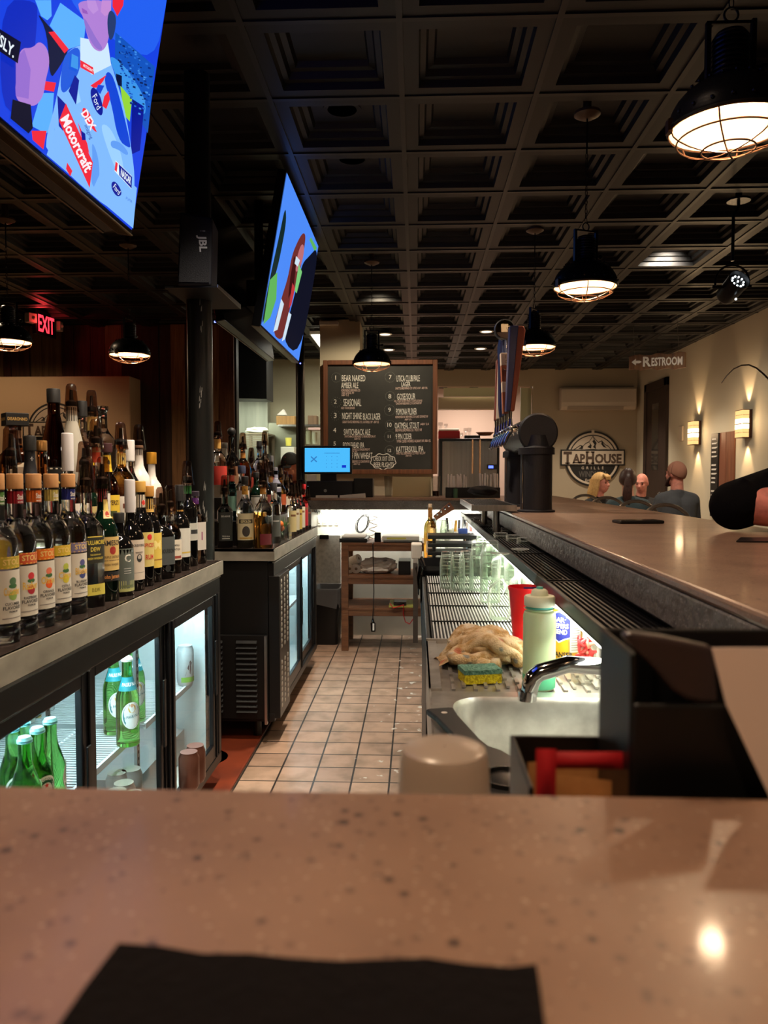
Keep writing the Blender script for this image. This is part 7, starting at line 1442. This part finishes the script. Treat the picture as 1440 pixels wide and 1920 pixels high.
MB().tube(pts, .0035, 6).obj('cord', BLKPL, t, world=True); a = aty(699, 1160, 5.5); b = aty(700, 1184, 5.5); MB().tube([a, a + (b - a) * .3, a + (b - a) * .35, b], [.006, .012, .018, .016], 12).obj('plug', BLKGL, t, world=True); MB().box((a + b) / 2 + Vector((.004, -.017, -.01)), (.012, .004, .05)).obj('label', PAPER, t, world=True)
# left of shelf: grey panel, bin with bag
one(MB().bb((aty(585, 1000, 6.06).x, 6.06, .34), (aty(639, 1000, 6.06).x, 6.118, aty(600, 1003, 6.06).z)), 'wall_box', mat('grey_speckle', S(196, 194, 182), .6, noise=(40, S(170, 168, 156), .4, .7)), 'pale grey metal box on the end wall over the trash bin', 'wall box', bevel=.004)
one(MB().bb((aty(599, 1005, 6.03).x, 6.03, aty(599, 1011, 6.03).z), (aty(616, 1005, 6.03).x, 6.059, aty(599, 1003, 6.03).z)), 'black_sensor', BLKPL, 'small black display fixed at the top of the grey box', 'sensor', bevel=.003)
for k, px in enumerate((599, 609, 619.5, 630.5)):
    p = aty(px, 985, 6.11); t2 = thing('light_switch', 'white switch in the row of four on the end wall, %s' % ['leftmost', 'second from the left', 'second from the right', 'rightmost'][k], 'light switch', p); MB().bb((-.016, 0, 0), (.016, .0085, .075)).obj('plate', mat('switch_white', S(226, 222, 206), .4), t2, bevel=.002); MB().box((0, -.003, .036), (.016, .008, .036)).obj('rocker', mat('switch_white'), t2, bevel=.001)
t = thing('waste_bin', 'black waste bin with clear bag beside the far cooler', 'trash bin', (aty(612, 1150, 5.75).x, 5.85, 0)); x0 = aty(585, 1150, 5.72).x; x1 = aty(637, 1150, 5.72).x; zt = aty(600, 1105, 5.72).z
lo = rrect(x0 + .02, x1 - .02, 5.74, 6.0, .03, .002); hi = rrect(x0, x1, 5.72, 6.02, .03, zt); hi2 = rrect(x0 + .008, x1 - .008, 5.728, 6.012, .025, zt); lo2 = rrect(x0 + .03, x1 - .03, 5.75, 5.99, .025, .02)
MB().add(lo + hi + hi2 + lo2, [(j * 28 + i, j * 28 + (i + 1) % 28, (j + 1) * 28 + (i + 1) % 28, (j + 1) * 28 + i) for j in range(3) for i in range(28)] + [tuple(range(84, 112)), tuple(reversed(range(28)))], 0, True).obj('bin_body', BLKPL, t, world=True)
a = rrect(x0 - .006, x1 + .006, 5.712, 6.028, .03, zt - .12); b = rrect(x0 - .004, x1 + .004, 5.716, 6.024, .03, zt + .004); c = rrect(x0 + .012, x1 - .012, 5.732, 6.008, .025, zt + .002); d = rrect(x0 + .035, x1 - .035, 5.755, 5.985, .02, zt - .2)
rr = random.Random(3); a = [p + Vector((0, 0, rr.uniform(-.03, .03))) for p in a]
MB().add(a + b + c + d, [(j * 28 + i, j * 28 + (i + 1) % 28, (j + 1) * 28 + (i + 1) % 28, (j + 1) * 28 + i) for j in range(3) for i in range(28)], 0, True).obj('bag', thin('bag_clear', (.62, .62, .62), .8, .2, .25, (.7, .7, .7)), t, world=True)
# cables under the far bar
rr = random.Random(21)
for (x0, y0, x1, y1, lab) in [(605, 955, 690, 962, 'grey cable bundle running along the wall under the far bar'), (590, 958, 612, 964, 'thin loose wire at the left under the far bar'), (640, 953, 692, 958, 'second cable bundle along the wall under the far bar')]:
    P = []; 
    for q in range(24): u = q / 23; p = aty(x0 + (x1 - x0) * u, y0 + (y1 - y0) * u + 3 * sin(q * 1.3 + x0) + 2 * sin(q * 2.9), 6.098); P.append(p)
    one(MB().tube(P, .005, 6), 'cable', flat('cable_grey', (120, 122, 112)), lab, 'cable')
P = [aty(678 + 11 * cos(a * 1.0) * (1 + .1 * sin(a * .37)) + a * .15, 982 + 15 * sin(a) * (1 + .1 * cos(a * .5)) - 6 * cos(a), 6.09) for a in [q * .35 for q in range(72)]]
one(MB().tube(P, .0035, 5), 'cable_coil', BLKPL, 'coil of black cable hanging on the end wall above the shelf', 'cable')
P = [aty(700 + 8 * sin(q * .9), 968 + q * 2.0, 6.0 - q * .006) for q in range(22)]; one(MB().tube(P, .004, 6), 'charging_cable', PAPER, 'tangled white cord above the wooden shelf top', 'cord')
onshelf(702, 714, ztop, .07, 5.62, 5.70, 'adapter', BLKGL, 'black power adapter on the shelf top beside the binder', 'power adapter')

# ================================================================== far run of the bar: register, caddies, glasses
t = thing('register', 'touch screen register with blue screen on the far bar', 'register', (aty(614, 900, 5.95).x, 5.98, BZ))
a = aty(568, 889, 5.93); b = aty(660, 836, 5.93); MB().bb((a.x, 5.93, a.z), (b.x, 5.965, b.z)).obj('monitor', BLKPL, t, world=True, bevel=.006)
pS = Pl((0, 5.929, 0), (0, -1, 0)); zq = lambda x, y: (430 + x / 6, 640 + y / 6)
m = MB(); SB = E_(76, 186, 250, 1.0); SD_ = E_(50, 120, 190); SBt = E_(20, 50, 200); m.poly([pS.hit(x, y) for x, y in ((571.5, 885), (656, 885), (656, 840), (571.5, 840))], 0)
for (x0, y0, x1, y1) in ((583, 856, 594, 866), (594, 856, 583, 866)): 
    dx, dy = (y1 - y0) * .07, -(x1 - x0) * .07; m.poly([pS.hit(x0 + dx, y0 + dy, .0006), pS.hit(x1 + dx, y1 + dy, .0006), pS.hit(x1 - dx, y1 - dy, .0006), pS.hit(x0 - dx, y0 - dy, .0006)], 1)
m.poly([pS.hit(x, y, .0006) for x, y in ((608, 849.3), (637, 849.3), (637, 850.2), (608, 850.2))], 1)
for i in range(4):
    for j in range(3): x, y = 612 + j * 10, 856 + i * 6.6; m.poly([pS.hit(x + dx, y + dy, .0006) for dx, dy in ((-.6, -.6), (.6, -.6), (.6, .6), (-.6, .6))], 1)
m.poly([pS.hit(x, y, .0006) for x, y in ((641, 877), (649, 877), (649, 872), (641, 872))], 2); m.obj('screen', [SB, SD_, SBt], t, world=True)
a = aty(600, 905, 5.95); b = aty(630, 886, 5.95); MB().bb((a.x, 5.97, a.z), (b.x, 6.02, b.z)).obj('stand', BLKPL, t, world=True)
a = aty(575, 934, 5.92); b = aty(660, 902, 5.92); MB().bb((a.x, 5.92, BZ + .0005), (b.x, 6.25, b.z)).obj('cash_drawer', mat('drawer_black', S(22, 23, 27), .35), t, world=True, bevel=.004); a = aty(610, 920, 5.918); MB().cyl(a, a + Vector((0, -.004, 0)), .012, n=14).obj('lock', STEEL, t, world=True)
a = aty(575, 901, 5.93); MB().bb((a.x, 5.93, aty(575, 902, 5.93).z), (aty(593, 900, 5.93).x, 5.935, aty(575, 890, 5.93).z)).obj('note', PAPER, t, world=True)
def onbar(px0, px1, pyt, y0, y1, name, ma, lab, cat, bv=.004): return one(MB().bb((aty(px0, 900, y0).x, y0, BZ + .0006), (aty(px1, 900, y0).x, y1, aty(px0, pyt, y0).z)), name, ma, lab, cat, bevel=bv)
onbar(663, 699, 897, 6.0, 6.2, 'receipt_printer', BLKPL, 'black receipt printer right of the register on the far bar', 'printer')
m = MB()
for px0, px1 in ((592, 632), (637, 685)): pass
p = aty(612, 936, 5.83); one(MB().prism([aty(x, y, 5.84) for x, y in ((592, 929), (632, 929), (632, 941), (616, 936), (592, 933))], (0, .05, 0)), 'paper_stack', PAPER, 'white papers sticking out below the register drawer', 'paper')
one(MB().prism([aty(x, y, 5.84) for x, y in ((637, 929), (684, 925), (686, 944), (668, 944), (660, 937), (637, 935))], (0, .05, 0)), 'paper_stack', PAPER, 'white papers below the receipt printer on the far bar', 'paper')
def tumbler(px, w, pyt, Y, lab, fill=None):
    p = aty(px, 926, Y); r_ = w * Y / FPX / 2; h = aty(px, pyt, Y).z - BZ; t = thing('drinking_glass', lab, 'glass', (p.x, Y, BZ + .0006))
    MB().lathe([(r_ * .74, 0), (r_, h), (r_ * .95, h), (r_ * .7, .008), (.001, .008)], 24).obj('glass', thin('thin_glass_bar', (.84, .84, .82), .7), t)
    if fill: MB().lathe([(r_ * .68, .009), (r_ * .74, h * .3), (.001, h * .3)], 20).obj('drink', flat('cola', (60, 26, 16), .2), t)
tumbler(728, 16, 893, 6.05, 'clear glass standing in front of the cream card on the far bar')
tumbler(817, 17, 893, 6.05, 'clear glass with dark drink right of the cream card on the far bar', True)
onbar(736, 808, 894, 6.12, 6.135, 'cream_card', mat('card_cream', S(206, 194, 150), .7), 'blank cream card standing on the far bar below the chalkboard', 'card', .001)
t = thing('straw_caddy', 'black caddy with upright paper straws on the far bar by the taps', 'caddy', (aty(858, 930, 5.9).x, 5.9, BZ)); x0, x1 = aty(836, 930, 5.86).x, aty(938, 930, 5.86).x; zt = aty(840, 914, 5.86).z
m = MB(); m.bb((x0, 5.86, BZ + .0006), (x1, 5.87, zt)); m.bb((x0, 6.0, BZ + .0006), (x1, 6.01, zt)); m.bb((x0, 5.87, BZ + .0006), (x0 + .008, 6.0, zt)); m.bb((x1 - .008, 5.87, BZ + .0006), (x1, 6.0, zt)); m.bb((x0, 5.86, BZ + .0006), (x1, 6.01, BZ + .01)); m.obj('bin', BLKPL, t, world=True, bevel=.003)
rr = random.Random(31)
for g_, (a, b, top) in enumerate(((842, 874, 890), (901, 933, 888))):
    for k in range(12):
        px = a + (b - a) * k / 11; y = 5.90 + .06 * (k % 3) / 2; p = aty(px, 930, y); o = MB().cyl((0, 0, 0), (rr.uniform(-.01, .01), 0, aty(px, top + rr.uniform(-2, 3), y).z - BZ - .012), .0058, n=8).obj('paper_straw', mat('straw_white', S(214, 206, 202), .7)); o.location = (p.x, y, BZ + .0112); tag(o, 'white wrapped straw in the left bunch of the black caddy' if g_ == 0 else 'white wrapped straw in the right bunch of the black caddy', 'straw', 'left straw bunch' if g_ == 0 else 'right straw bunch')
p = aty(905, 938, 5.3); lump((p.x, 5.3, BZ + .03), .10, .08, .035, 8, 'black_cloth', mat('cloth_black', S(16, 15, 17), .9), 'folded black cloth lying beyond the drip tray grid', 'cloth', .12)
p = aty(855, 942, 5.75); one(MB().cyl((p.x, 5.83, BZ + .0006), (p.x, 5.83, BZ + .07), .016, n=16), 'green_tube', flat('tube_green', (60, 96, 70)), 'small green tube standing at the inner corner of the far bar', 'tube')
# ================================================================== people, stools, table
def remesh(o, vs, smooth=3):
    r = o.modifiers.new('remesh', 'REMESH'); r.mode = 'VOXEL'; r.voxel_size = vs; r.use_smooth_shade = True
    s = o.modifiers.new('smooth', 'SMOOTH'); s.factor = .5; s.iterations = smooth
def chain(m, pts):
    """pts: (position, radius) joints; tapered capsules joined end to end"""
    for (a, r0), (b, r1) in zip(pts, pts[1:]): m.capsule(a, b, r0, r1, 14)
def head(m, c, M, male=True):
    E = lambda p, sc: m.ball(c + M @ Vector(p), 1, 20, 0, sc, M)
    E((0, .012, .02), (.074, .094, .098)); E((0, -.03, -.045), (.058, .066, .068)); E((0, -.052, -.088), (.032, .03, .024)); E((0, -.075, .022), (.05, .02, .018))
    m.capsule(c + M @ Vector((0, -.088, .012)), c + M @ Vector((0, -.108, -.028)), .009, .015, 10)
    for s in (-1, 1): E((s * .074, .012, -.008), (.010, .02, .032)); E((s * .036, -.066, -.02), (.022, .022, .02)); m.capsule(c + M @ Vector((s * .006, -.106, -.03)), c + M @ Vector((s * .014, -.098, -.03)), .009, .008, 8)
    E((0, -.088, -.058), (.024, .012, .007)); E((0, -.086, -.070), (.021, .012, .008))
def hand(m, w, d, up, s=1):
    """w wrist, d direction of the fingers, up = back of the hand; thumb leaves the side of the palm"""
    d = Vector(d).normalized(); up = Vector(up); up = (up - d * up.dot(d)).normalized(); sd = d.cross(up) * s
    w = Vector(w)
    for k in range(4): m.capsule(w, w + d * .085 + sd * (.012 + -.011 * k + .006), .017, .0115, 10)
    for k, L in enumerate((.070, .078, .072, .056)):
        a = w + d * .085 + sd * (.028 - .019 * k); b = a + d * L * .5 + sd * (.004 - .003 * k) - up * .006; c = b + d * L * .38 - up * .016; e = c + d * L * .2 - up * .016
        m.capsule(a, b, .0092, .0085, 8); m.capsule(b, c, .0085, .0078, 8); m.capsule(c, e, .0078, .007, 8)
    a = w + d * .028 + sd * .024; b = a + d * .03 + sd * .028 - up * .008; c = b + d * .032 + sd * .008 - up * .006; m.capsule(a, b, .0125, .0105, 8); m.capsule(b, c, .0105, .009, 8)
SKIN = {k: mat('skin_' + k, S(*c), .55, sss=.15, noise=(40, S(*[int(v * .9) for v in c]), .4, .65)) for k, c in {'rosy': (206, 134, 116), 'fair': (214, 158, 132), 'tan': (190, 124, 98), 'arm': (214, 132, 122)}.items()}
def cloth(n, c): return mat('cloth_' + n, S(*c), .9, bump=(60, .25))
def person(lab, hc, yaw, skin, shirt, seat=.47, head_yaw=0, head_pitch=0, lean=0, arms=None, vs=.012, stand=False, trousers='denim'):
    """hc = head centre in the room; the body hangs below it, facing yaw (0 = toward the viewer)"""
    hc = Vector(hc); g = Vector((hc.x, hc.y, 0)); Rz = Matrix.Rotation(yaw, 3, 'Z')
    t = thing('person', lab, 'person', g, 0); P = lambda x, y, z: Rz @ Vector((x, y, z))
    hz = hc.z; ly = lean; sh = hz - .215; pel = hz - .68 if not stand else hz - .72; MH = Rz @ Matrix.Rotation(head_yaw, 3, 'Z') @ Matrix.Rotation(head_pitch, 3, 'X'); h0 = Vector((0, 0, hz))
    sk = MB(); head(sk, h0, MH); back = .02 + ly
    sk.capsule(h0 + MH @ Vector((0, .02, -.05)), P(0, back + .01, sh + .03), .056, .064)
    tor = [(P(0, back + .02 + ly, pel), .125), (P(0, back + .01 + ly * .5, pel + .22), .12), (P(0, back, sh - .10), .13)]
    def torso(m, k):
        for dx in (-.07, .07): chain(m, [(p + P(dx, 0, 0), r_ * .92 + k) for p, r_ in tor])
        for s in (-1, 1): m.capsule(P(0, back, sh - .0), P(s * .155, back + .01, sh - .04), .062 + k, .064 + k); m.capsule(P(s * .06, back, sh - .12), P(s * .15, back + .01, sh - .06), .10 + k, .07 + k)
    torso(sk, -.006)
    A = arms or {-1: ((-.235, -.02, sh - .30), (-.12, -.25, sh - .34)), 1: ((.235, -.02, sh - .30), (.12, -.25, sh - .34))}
    S_ = MB(); torso(S_, .010)
    S_.capsule(P(0, back + .012, sh + .0), P(0, back + .014, sh + .035), .07, .064)
    for s in (-1, 1):
        e, w_ = (Vector(q) for q in A[s]); s0 = P(s * .165, back + .01, sh - .045); e = P(*e); w_ = P(*w_); chain(sk, [(s0, .052), (e, .042), (w_, .029)]); hand(sk, w_, (w_ - e), Vector((0, 0, 1)), s)
        chain(S_, [(s0, .070), (s0 + (e - s0) * .5, .060), (e, .055)] + ([(e + (w_ - e) * .75, .045)] if shirt[1] else []))
    T_ = MB()
    for s in (-1, 1):
        hp = P(s * .09, back + ly, pel - .02)
        if stand: kn = P(s * .10, back - .02 + ly, pel * .52); an = P(s * .10, back + ly + .02, .09)
        else: kn = P(s * .12, back - .42, pel + .0); an = P(s * .13, back - .40, max(.09, pel - .43))
        chain(sk, [(hp, .075), (kn, .052), (an, .036)]); sk.capsule(an - Vector((0, 0, .035)), an + P(0, -.15, -.05) * 1.0, .036, .028)
        chain(T_, [(hp, .098), (kn, .070), (an, .056)])
    T_.capsule(P(-.08, back + ly, pel - .01), P(.08, back + ly, pel - .01), .125, .125)
    o = sk.obj('body', SKIN[skin], t); remesh(o, vs)
    o2 = S_.obj('shirt', shirt[0], t); remesh(o2, vs); o3 = T_.obj('trousers', cloth('jeans', (40, 50, 78)) if trousers == 'denim' else cloth('dark', (28, 26, 28)), t); remesh(o3, vs * 1.4)
    ey = MB()
    for s in (-1, 1): ey.ball(h0 + MH @ Vector((s * .031, -.079, .004)), .0105, 10)
    ey.obj('eyes', flat('eye_dark', (40, 30, 28), .2), t)
    bz = MB()
    for s in (-1, 1): bz.tube([h0 + MH @ Vector((s * x, y, z)) for x, y, z in ((.016, -.098, .024), (.032, -.094, .030), (.05, -.080, .024))], [.003, .0045, .002], 6)
    bz.obj('eyebrows', flat('brow', (84, 56, 42), .8), t)
    MB().tube([h0 + MH @ Vector((x, -.1 + abs(x) * .25, -.064)) for x in (-.022, -.01, 0, .01, .022)], [.001, .0035, .004, .0035, .001], 6).obj('mouth', flat('lip', (160, 84, 78), .5), t)
    return t, h0, MH
def hair_cap(t, h0, MH, ma, z_cut=-.01, grow=1.07, back=True, name='hair'):
    def f(u, v):
        a = 2 * pi * u; b = v; fr = max(0, -sin(a)); lim = 1.72 + (.55 if back else .1) * max(0, sin(a)) - .75 * fr ** 1.5; th = b * lim
        return h0 + MH @ (Vector((0, .012, .02)) + Vector((.074 * grow * cos(a) * sin(th), .094 * grow * sin(a) * sin(th), .098 * grow * cos(th) * (1 + .015 * sin(9 * a)))))
    m = MB(); m.grid(f, 40, 14); o = m.obj(name, ma, t, sharp=0); s = o.modifiers.new('thick', 'SOLIDIFY'); s.thickness = .008; s.offset = -1; return o
HB = mat('hair_blond', S(206, 166, 104), .6, noise=(60, S(150, 112, 64), .35, .65, (6, 6, .6))); HD = mat('hair_dark', S(44, 28, 24), .45, noise=(60, S(78, 46, 36), .4, .7, (6, 6, .6))); HS = mat('hair_short', S(152, 104, 84), .9)
# woman with fair hair facing right
t, h0, M = person('person with shoulder length fair hair in a black jacket, seated below the round logo', aty(1126, 906, 9.35), R(32), 'rosy', (cloth('black', (22, 21, 23)), True), head_yaw=R(20))
hair_cap(t, h0, M, HB)
m = MB(); rr = random.Random(2)
for k in range(26):
    a = -.25 + (pi + .5) * k / 25; r0 = Vector((.080 * cos(a), .012 + .1 * sin(a), .03)); m.tube([h0 + M @ (r0 + Vector((0, 0, .02))), h0 + M @ (r0 * 1.04 + Vector((0, .004, -.06))), h0 + M @ (r0 * 1.10 + Vector((rr.uniform(-.01, .01), .02, -.14))), h0 + M @ (r0 * 1.1 + Vector((rr.uniform(-.012, .012), .03, -.2 - rr.random() * .03)))], [.016, .018, .016, .004], 7)
m.obj('long_hair', HB, t)
m = MB()
for k in range(7): x = -.05 + k * .0167; m.tube([h0 + M @ Vector((x, -.055, .105)), h0 + M @ Vector((x * 1.15, -.096, .075)), h0 + M @ Vector((x * 1.2, -.1, .04))], [.012, .011, .004], 7)
m.obj('fringe', HB, t)
MB().tube([h0 + M @ Vector((x, -.10, -.30 - .05 * (1 - abs(x) / .06))) for x in (-.06, -.03, 0, .03, .06)], [.012, .016, .018, .016, .012], 8).obj('white_collar', cloth('white', (214, 206, 200)), t)
# woman with dark ponytail, back to the viewer
t, h0, M = person('person with dark ponytail in a teal top, back turned, seated before the bald man', aty(1177, 902, 8.15), R(180), 'fair', (cloth('teal', (52, 66, 70)), True), head_yaw=R(-14), arms={1: ((.26, -.10, .80), (.20, -.36, .86)), -1: ((-.235, -.05, .68), (-.14, -.26, .74))})
hair_cap(t, h0, M, HD, grow=1.1)
m = MB()
for k in range(16): a = 2 * pi * k / 16; q = Vector((.018 * cos(a), 0, .018 * sin(a))); m.tube([h0 + M @ (Vector((0, .112, .02)) + q), h0 + M @ (Vector((0, .135, -.05)) + q * 1.5), h0 + M @ (Vector((.005, .125, -.14)) + q * 1.9), h0 + M @ (Vector((.006, .105, -.22 - .01 * (k % 3))) + q * 1.3)], [.012, .015, .014, .004], 7)
m.obj('ponytail', HD, t)
# bald man facing the viewer, looking down left
t, h0, M = person('bald person in a dark shirt facing the viewer beside the ponytailed person', aty(1203, 906, 9.6), R(6), 'rosy', (cloth('charcoal', (30, 28, 30)), True), head_pitch=R(10), head_yaw=R(-38))
# man with cropped hair and beard, back turned
t, h0, M = person('person with cropped hair and beard in a grey shirt, back turned by the cream wall', aty(1267, 889, 7.75), R(190), 'rosy', (cloth('grey', (74, 76, 80)), False), head_yaw=R(22))
o = hair_cap(t, h0, M, HS, grow=1.02)
m = MB()
for s in (-1, 1): m.tube([h0 + M @ Vector((s * .07, -.01, -.03)), h0 + M @ Vector((s * .062, -.045, -.07)), h0 + M @ Vector((s * .03, -.085, -.105)), h0 + M @ Vector((0, -.095, -.11))], [.008, .014, .017, .017], 8)
m.obj('beard', flat('beard', (70, 46, 38), .9), t)
# kitchen worker
t, h0, M = person('person in a black and red cap and dark shirt bending over in the kitchen', aty(544, 873, 7.75) , R(-28), 'tan', (cloth('black', (22, 21, 23)), False), head_pitch=R(16), stand=True, lean=.14, trousers='black')
m = MB(); CPM = flat('cap_black', (18, 17, 18), .8)
def f(u, v): a = 2 * pi * u; th = v * 1.62; return h0 + M @ (Vector((0, .012, .024)) + Vector((.083 * cos(a) * sin(th), .103 * sin(a) * sin(th), .105 * cos(th))))
m.grid(f, 32, 12, 0); o = m.obj('cap', CPM, t, sharp=0); s = o.modifiers.new('thick', 'SOLIDIFY'); s.thickness = .006
m = MB(); m.grid(lambda u, v: h0 + M @ Vector(((u - .5) * .15, -.075 - .075 * v * (1 - (2 * u - 1) ** 2 * .6), .026 - .012 * (2 * u - 1) ** 2 - .012 * v)), 14, 4); o2 = m.obj('cap_brim', CPM, o, sharp=0); s = o2.modifiers.new('thick', 'SOLIDIFY'); s.thickness = .005
m = MB(); m.poly([h0 + M @ (Vector((0, .012, .024)) + 1.075 * Vector((.083 * cos(a) * sin(th), .103 * sin(a) * sin(th), .105 * cos(th)))) for a, th in ((-2.0, .75), (-1.4, .75), (-1.35, 1.25), (-2.05, 1.25))]); m.obj('cap_badge', flat('badge_red', (190, 30, 40)), o, sharp=0)
# --- person leaning on the bar at the right, arm folded on the top
YA = 2.42; g = Vector((1.62, 2.95, 0)); t = thing('person', 'person in a black shirt leaning a bent arm on the bar at the frame edge', 'person', g)
Q = lambda x, y, z: Vector((x, y, z)) - g
sk = MB(); hz = 1.62; MH = Matrix.Rotation(R(-78), 3, 'Z'); h0 = Q(1.56, 2.9, hz); head(sk, h0, MH)
sk.capsule(h0 + MH @ Vector((0, .02, -.05)), Q(1.62, 2.92, 1.44), .056, .062)
tor = [(Q(1.74, 2.95, .80), .15), (Q(1.70, 2.95, 1.05), .15), (Q(1.63, 2.92, 1.30), .15)]
def torso(m, k):
    for dy in (-.08, .08): chain(m, [(p + Vector((0, dy, 0)), r_ * .95 + k) for p, r_ in tor])
    for s in (-1, 1): m.capsule(Q(1.62, 2.92, 1.38), Q(1.58, 2.92 + s * .19, 1.34), .075 + k, .078 + k)
torso(sk, -.012)
SN, EN, WN = Q(1.53, 2.70, 1.325), Q(.985, 2.44, BZ + .083), Q(1.32, 2.335, BZ + .060)
SF, EF, WF = Q(1.56, 3.12, 1.33), Q(1.74, 3.30, 1.10), Q(1.52, 3.16, .98)
chain(sk, [(SN, .06), (SN + (EN - SN) * .55, .055), (EN, .056), (EN + (WN - EN) * .3, .062), (WN, .04)]); hand(sk, WN, WN - EN, (0, 0, 1), -1)
chain(sk, [(SF, .06), (EF, .05), (EF + (WF - EF) * .35, .052), (WF, .034)]); hand(sk, WF, WF - EF, (0, 0, 1), 1)
for s in (-1, 1): hp = Q(1.74, 2.95 + s * .1, .84); kn = Q(1.32, 2.95 + s * .12, .80); an = Q(1.40, 2.95 + s * .12, .38); chain(sk, [(hp, .08), (kn, .056), (an, .04)]); sk.capsule(an - Vector((0, 0, .03)), an + Vector((-.14, 0, -.05)), .036, .03)
o = sk.obj('body', SKIN['arm'], t); remesh(o, .0065, 4)
S_ = MB(); torso(S_, .008); chain(S_, [(SN, .088), (SN + (EN - SN) * .5, .082), (EN + Vector((.005, .0, -.003)), .078), (EN + Vector((.012, 0, 0)), .0775)]); chain(S_, [(SF, .086), (EF, .068), (EF + (WF - EF) * .3, .064)])
for k in range(4): S_.capsule(SN + (EN - SN) * (.35 + .17 * k) + Vector((.0, -.07, .015)), SN + (EN - SN) * (.48 + .17 * k) + Vector((.01, -.03, .075)), .012, .009, 8)
o = S_.obj('shirt', mat('cloth_leaning', S(10, 10, 13), 1, spec=.1, bump=(30, .3)), t); remesh(o, .008, 6)
T_ = MB()
for s in (-1, 1): hp = Q(1.74, 2.95 + s * .1, .84); kn = Q(1.32, 2.95 + s * .12, .80); an = Q(1.40, 2.95 + s * .12, .40); chain(T_, [(hp, .11), (kn, .078), (an, .06)])
T_.capsule(Q(1.74, 2.86, .85), Q(1.74, 3.04, .85), .14, .14); o = T_.obj('trousers', cloth('jeans', (40, 50, 78)), t); remesh(o, .014)
hair_cap(t, h0, MH, HD, grow=1.08)
m = MB()
for s in (-1, 1): m.ball(h0 + MH @ Vector((s * .031, -.079, .004)), .0105, 10)
m.obj('eyes', flat('eye_dark', (40, 30, 28), .2), t)
# --- stools with arched tube backs
TUB = mat('stool_steel', (.6, .56, .5), .3, .8, noise=(20, (.45, .41, .37), .35, .7)); PANL = mat('stool_panel', (.45, .42, .39), .4, .8)
def stool(lab, x, y, rz, sz=.74, grp=None):
    t = thing('bar_stool' if sz > .6 else 'metal_chair', lab, 'bar stool' if sz > .6 else 'chair', (x, y, 0), rz, grp); hw = .155; top = sz + .395
    m = MB(); m.bb((-hw, -hw, sz - .012), (hw, hw, sz)); m.obj('seat', PANL, t, bevel=.012)
    for sx in (-1, 1):
        for sy in (-1, 1): MB().tube([(sx * (hw + .05), sy * (hw + .05), 0), (sx * (hw - .02), sy * (hw - .02), sz - .01)], [.012, .018], 10).obj('leg', TUB, t)
    if sz > .6:
        m = MB(); zz = .28; q = hw + .03; m.tube([(-q, -q, zz), (q, -q, zz), (q, q, zz), (-q, q, zz)], .008, 8, True); m.obj('footrest', TUB, t)
    pts = [Vector((-hw, hw - .01, sz - .005)), Vector((-hw, hw + .01, sz + .2))] + [Vector((hw * -cos(a), hw + .02 + .03 * sin(a), sz + .26 + .13 * sin(a))) for a in [pi * k / 14 for k in range(1, 14)]] + [Vector((hw, hw + .01, sz + .2)), Vector((hw, hw - .01, sz - .005))]
    MB().tube(pts, .011, 10).obj('back_frame', TUB, t)
    m = MB(); m.grid(lambda u, v: Vector(((u - .5) * .12, hw + .012 + .01 * v, sz - .005 + (.30 - .02 * (2 * u - 1) ** 2) * v)), 8, 8); o = m.obj('back_panel', PANL, t, sharp=0); s = o.modifiers.new('thick', 'SOLIDIFY'); s.thickness = .003
    return t
GS = 'steel stools along the bar'
for (px, Y, rz, lab) in [(1121, 6.1, .3, 'steel bar stool in front of the fair haired person, farthest of the arched backs'), (1163, 5.5, .25, 'steel bar stool in front of the ponytailed person'), (1221, 4.85, .2, 'steel bar stool in front of the grey shirted person'), (1283, 4.25, .2, 'steel bar stool nearest the leaning arm, its arch widest')]:
    p = aty(px, 940, Y); stool(lab, p.x, Y, pi + rz - pi, .725 if Y > 5 else .72)
stool('steel bar stool under the person leaning on the bar', 1.74, 2.95, -pi / 2, .68)
for (q, rz, lab) in [((2.225, 9.35), R(32), 'metal chair under the fair haired person'), ((2.23, 8.15), R(180), 'metal chair under the ponytailed person'), ((2.80, 9.6), R(6), 'metal chair under the bald person'), ((2.605, 7.75), R(190), 'metal chair under the grey shirted person')]:
    stool(lab, q[0] , q[1], rz, .36)
t = thing('dining_table', 'round dining table between the four seated people', 'table', (2.5, 8.78, 0))
MB().lathe([(.001, .70), (.36, .70), (.36, .73), (.001, .73)], 40).obj('table_top', wood('table_wood', (110, 70, 46), (80, 48, 30)), t); MB().lathe([(.22, 0), (.22, .015), (.04, .03), (.035, .70), (.001, .70)], 24).obj('pedestal', BLACK, t)
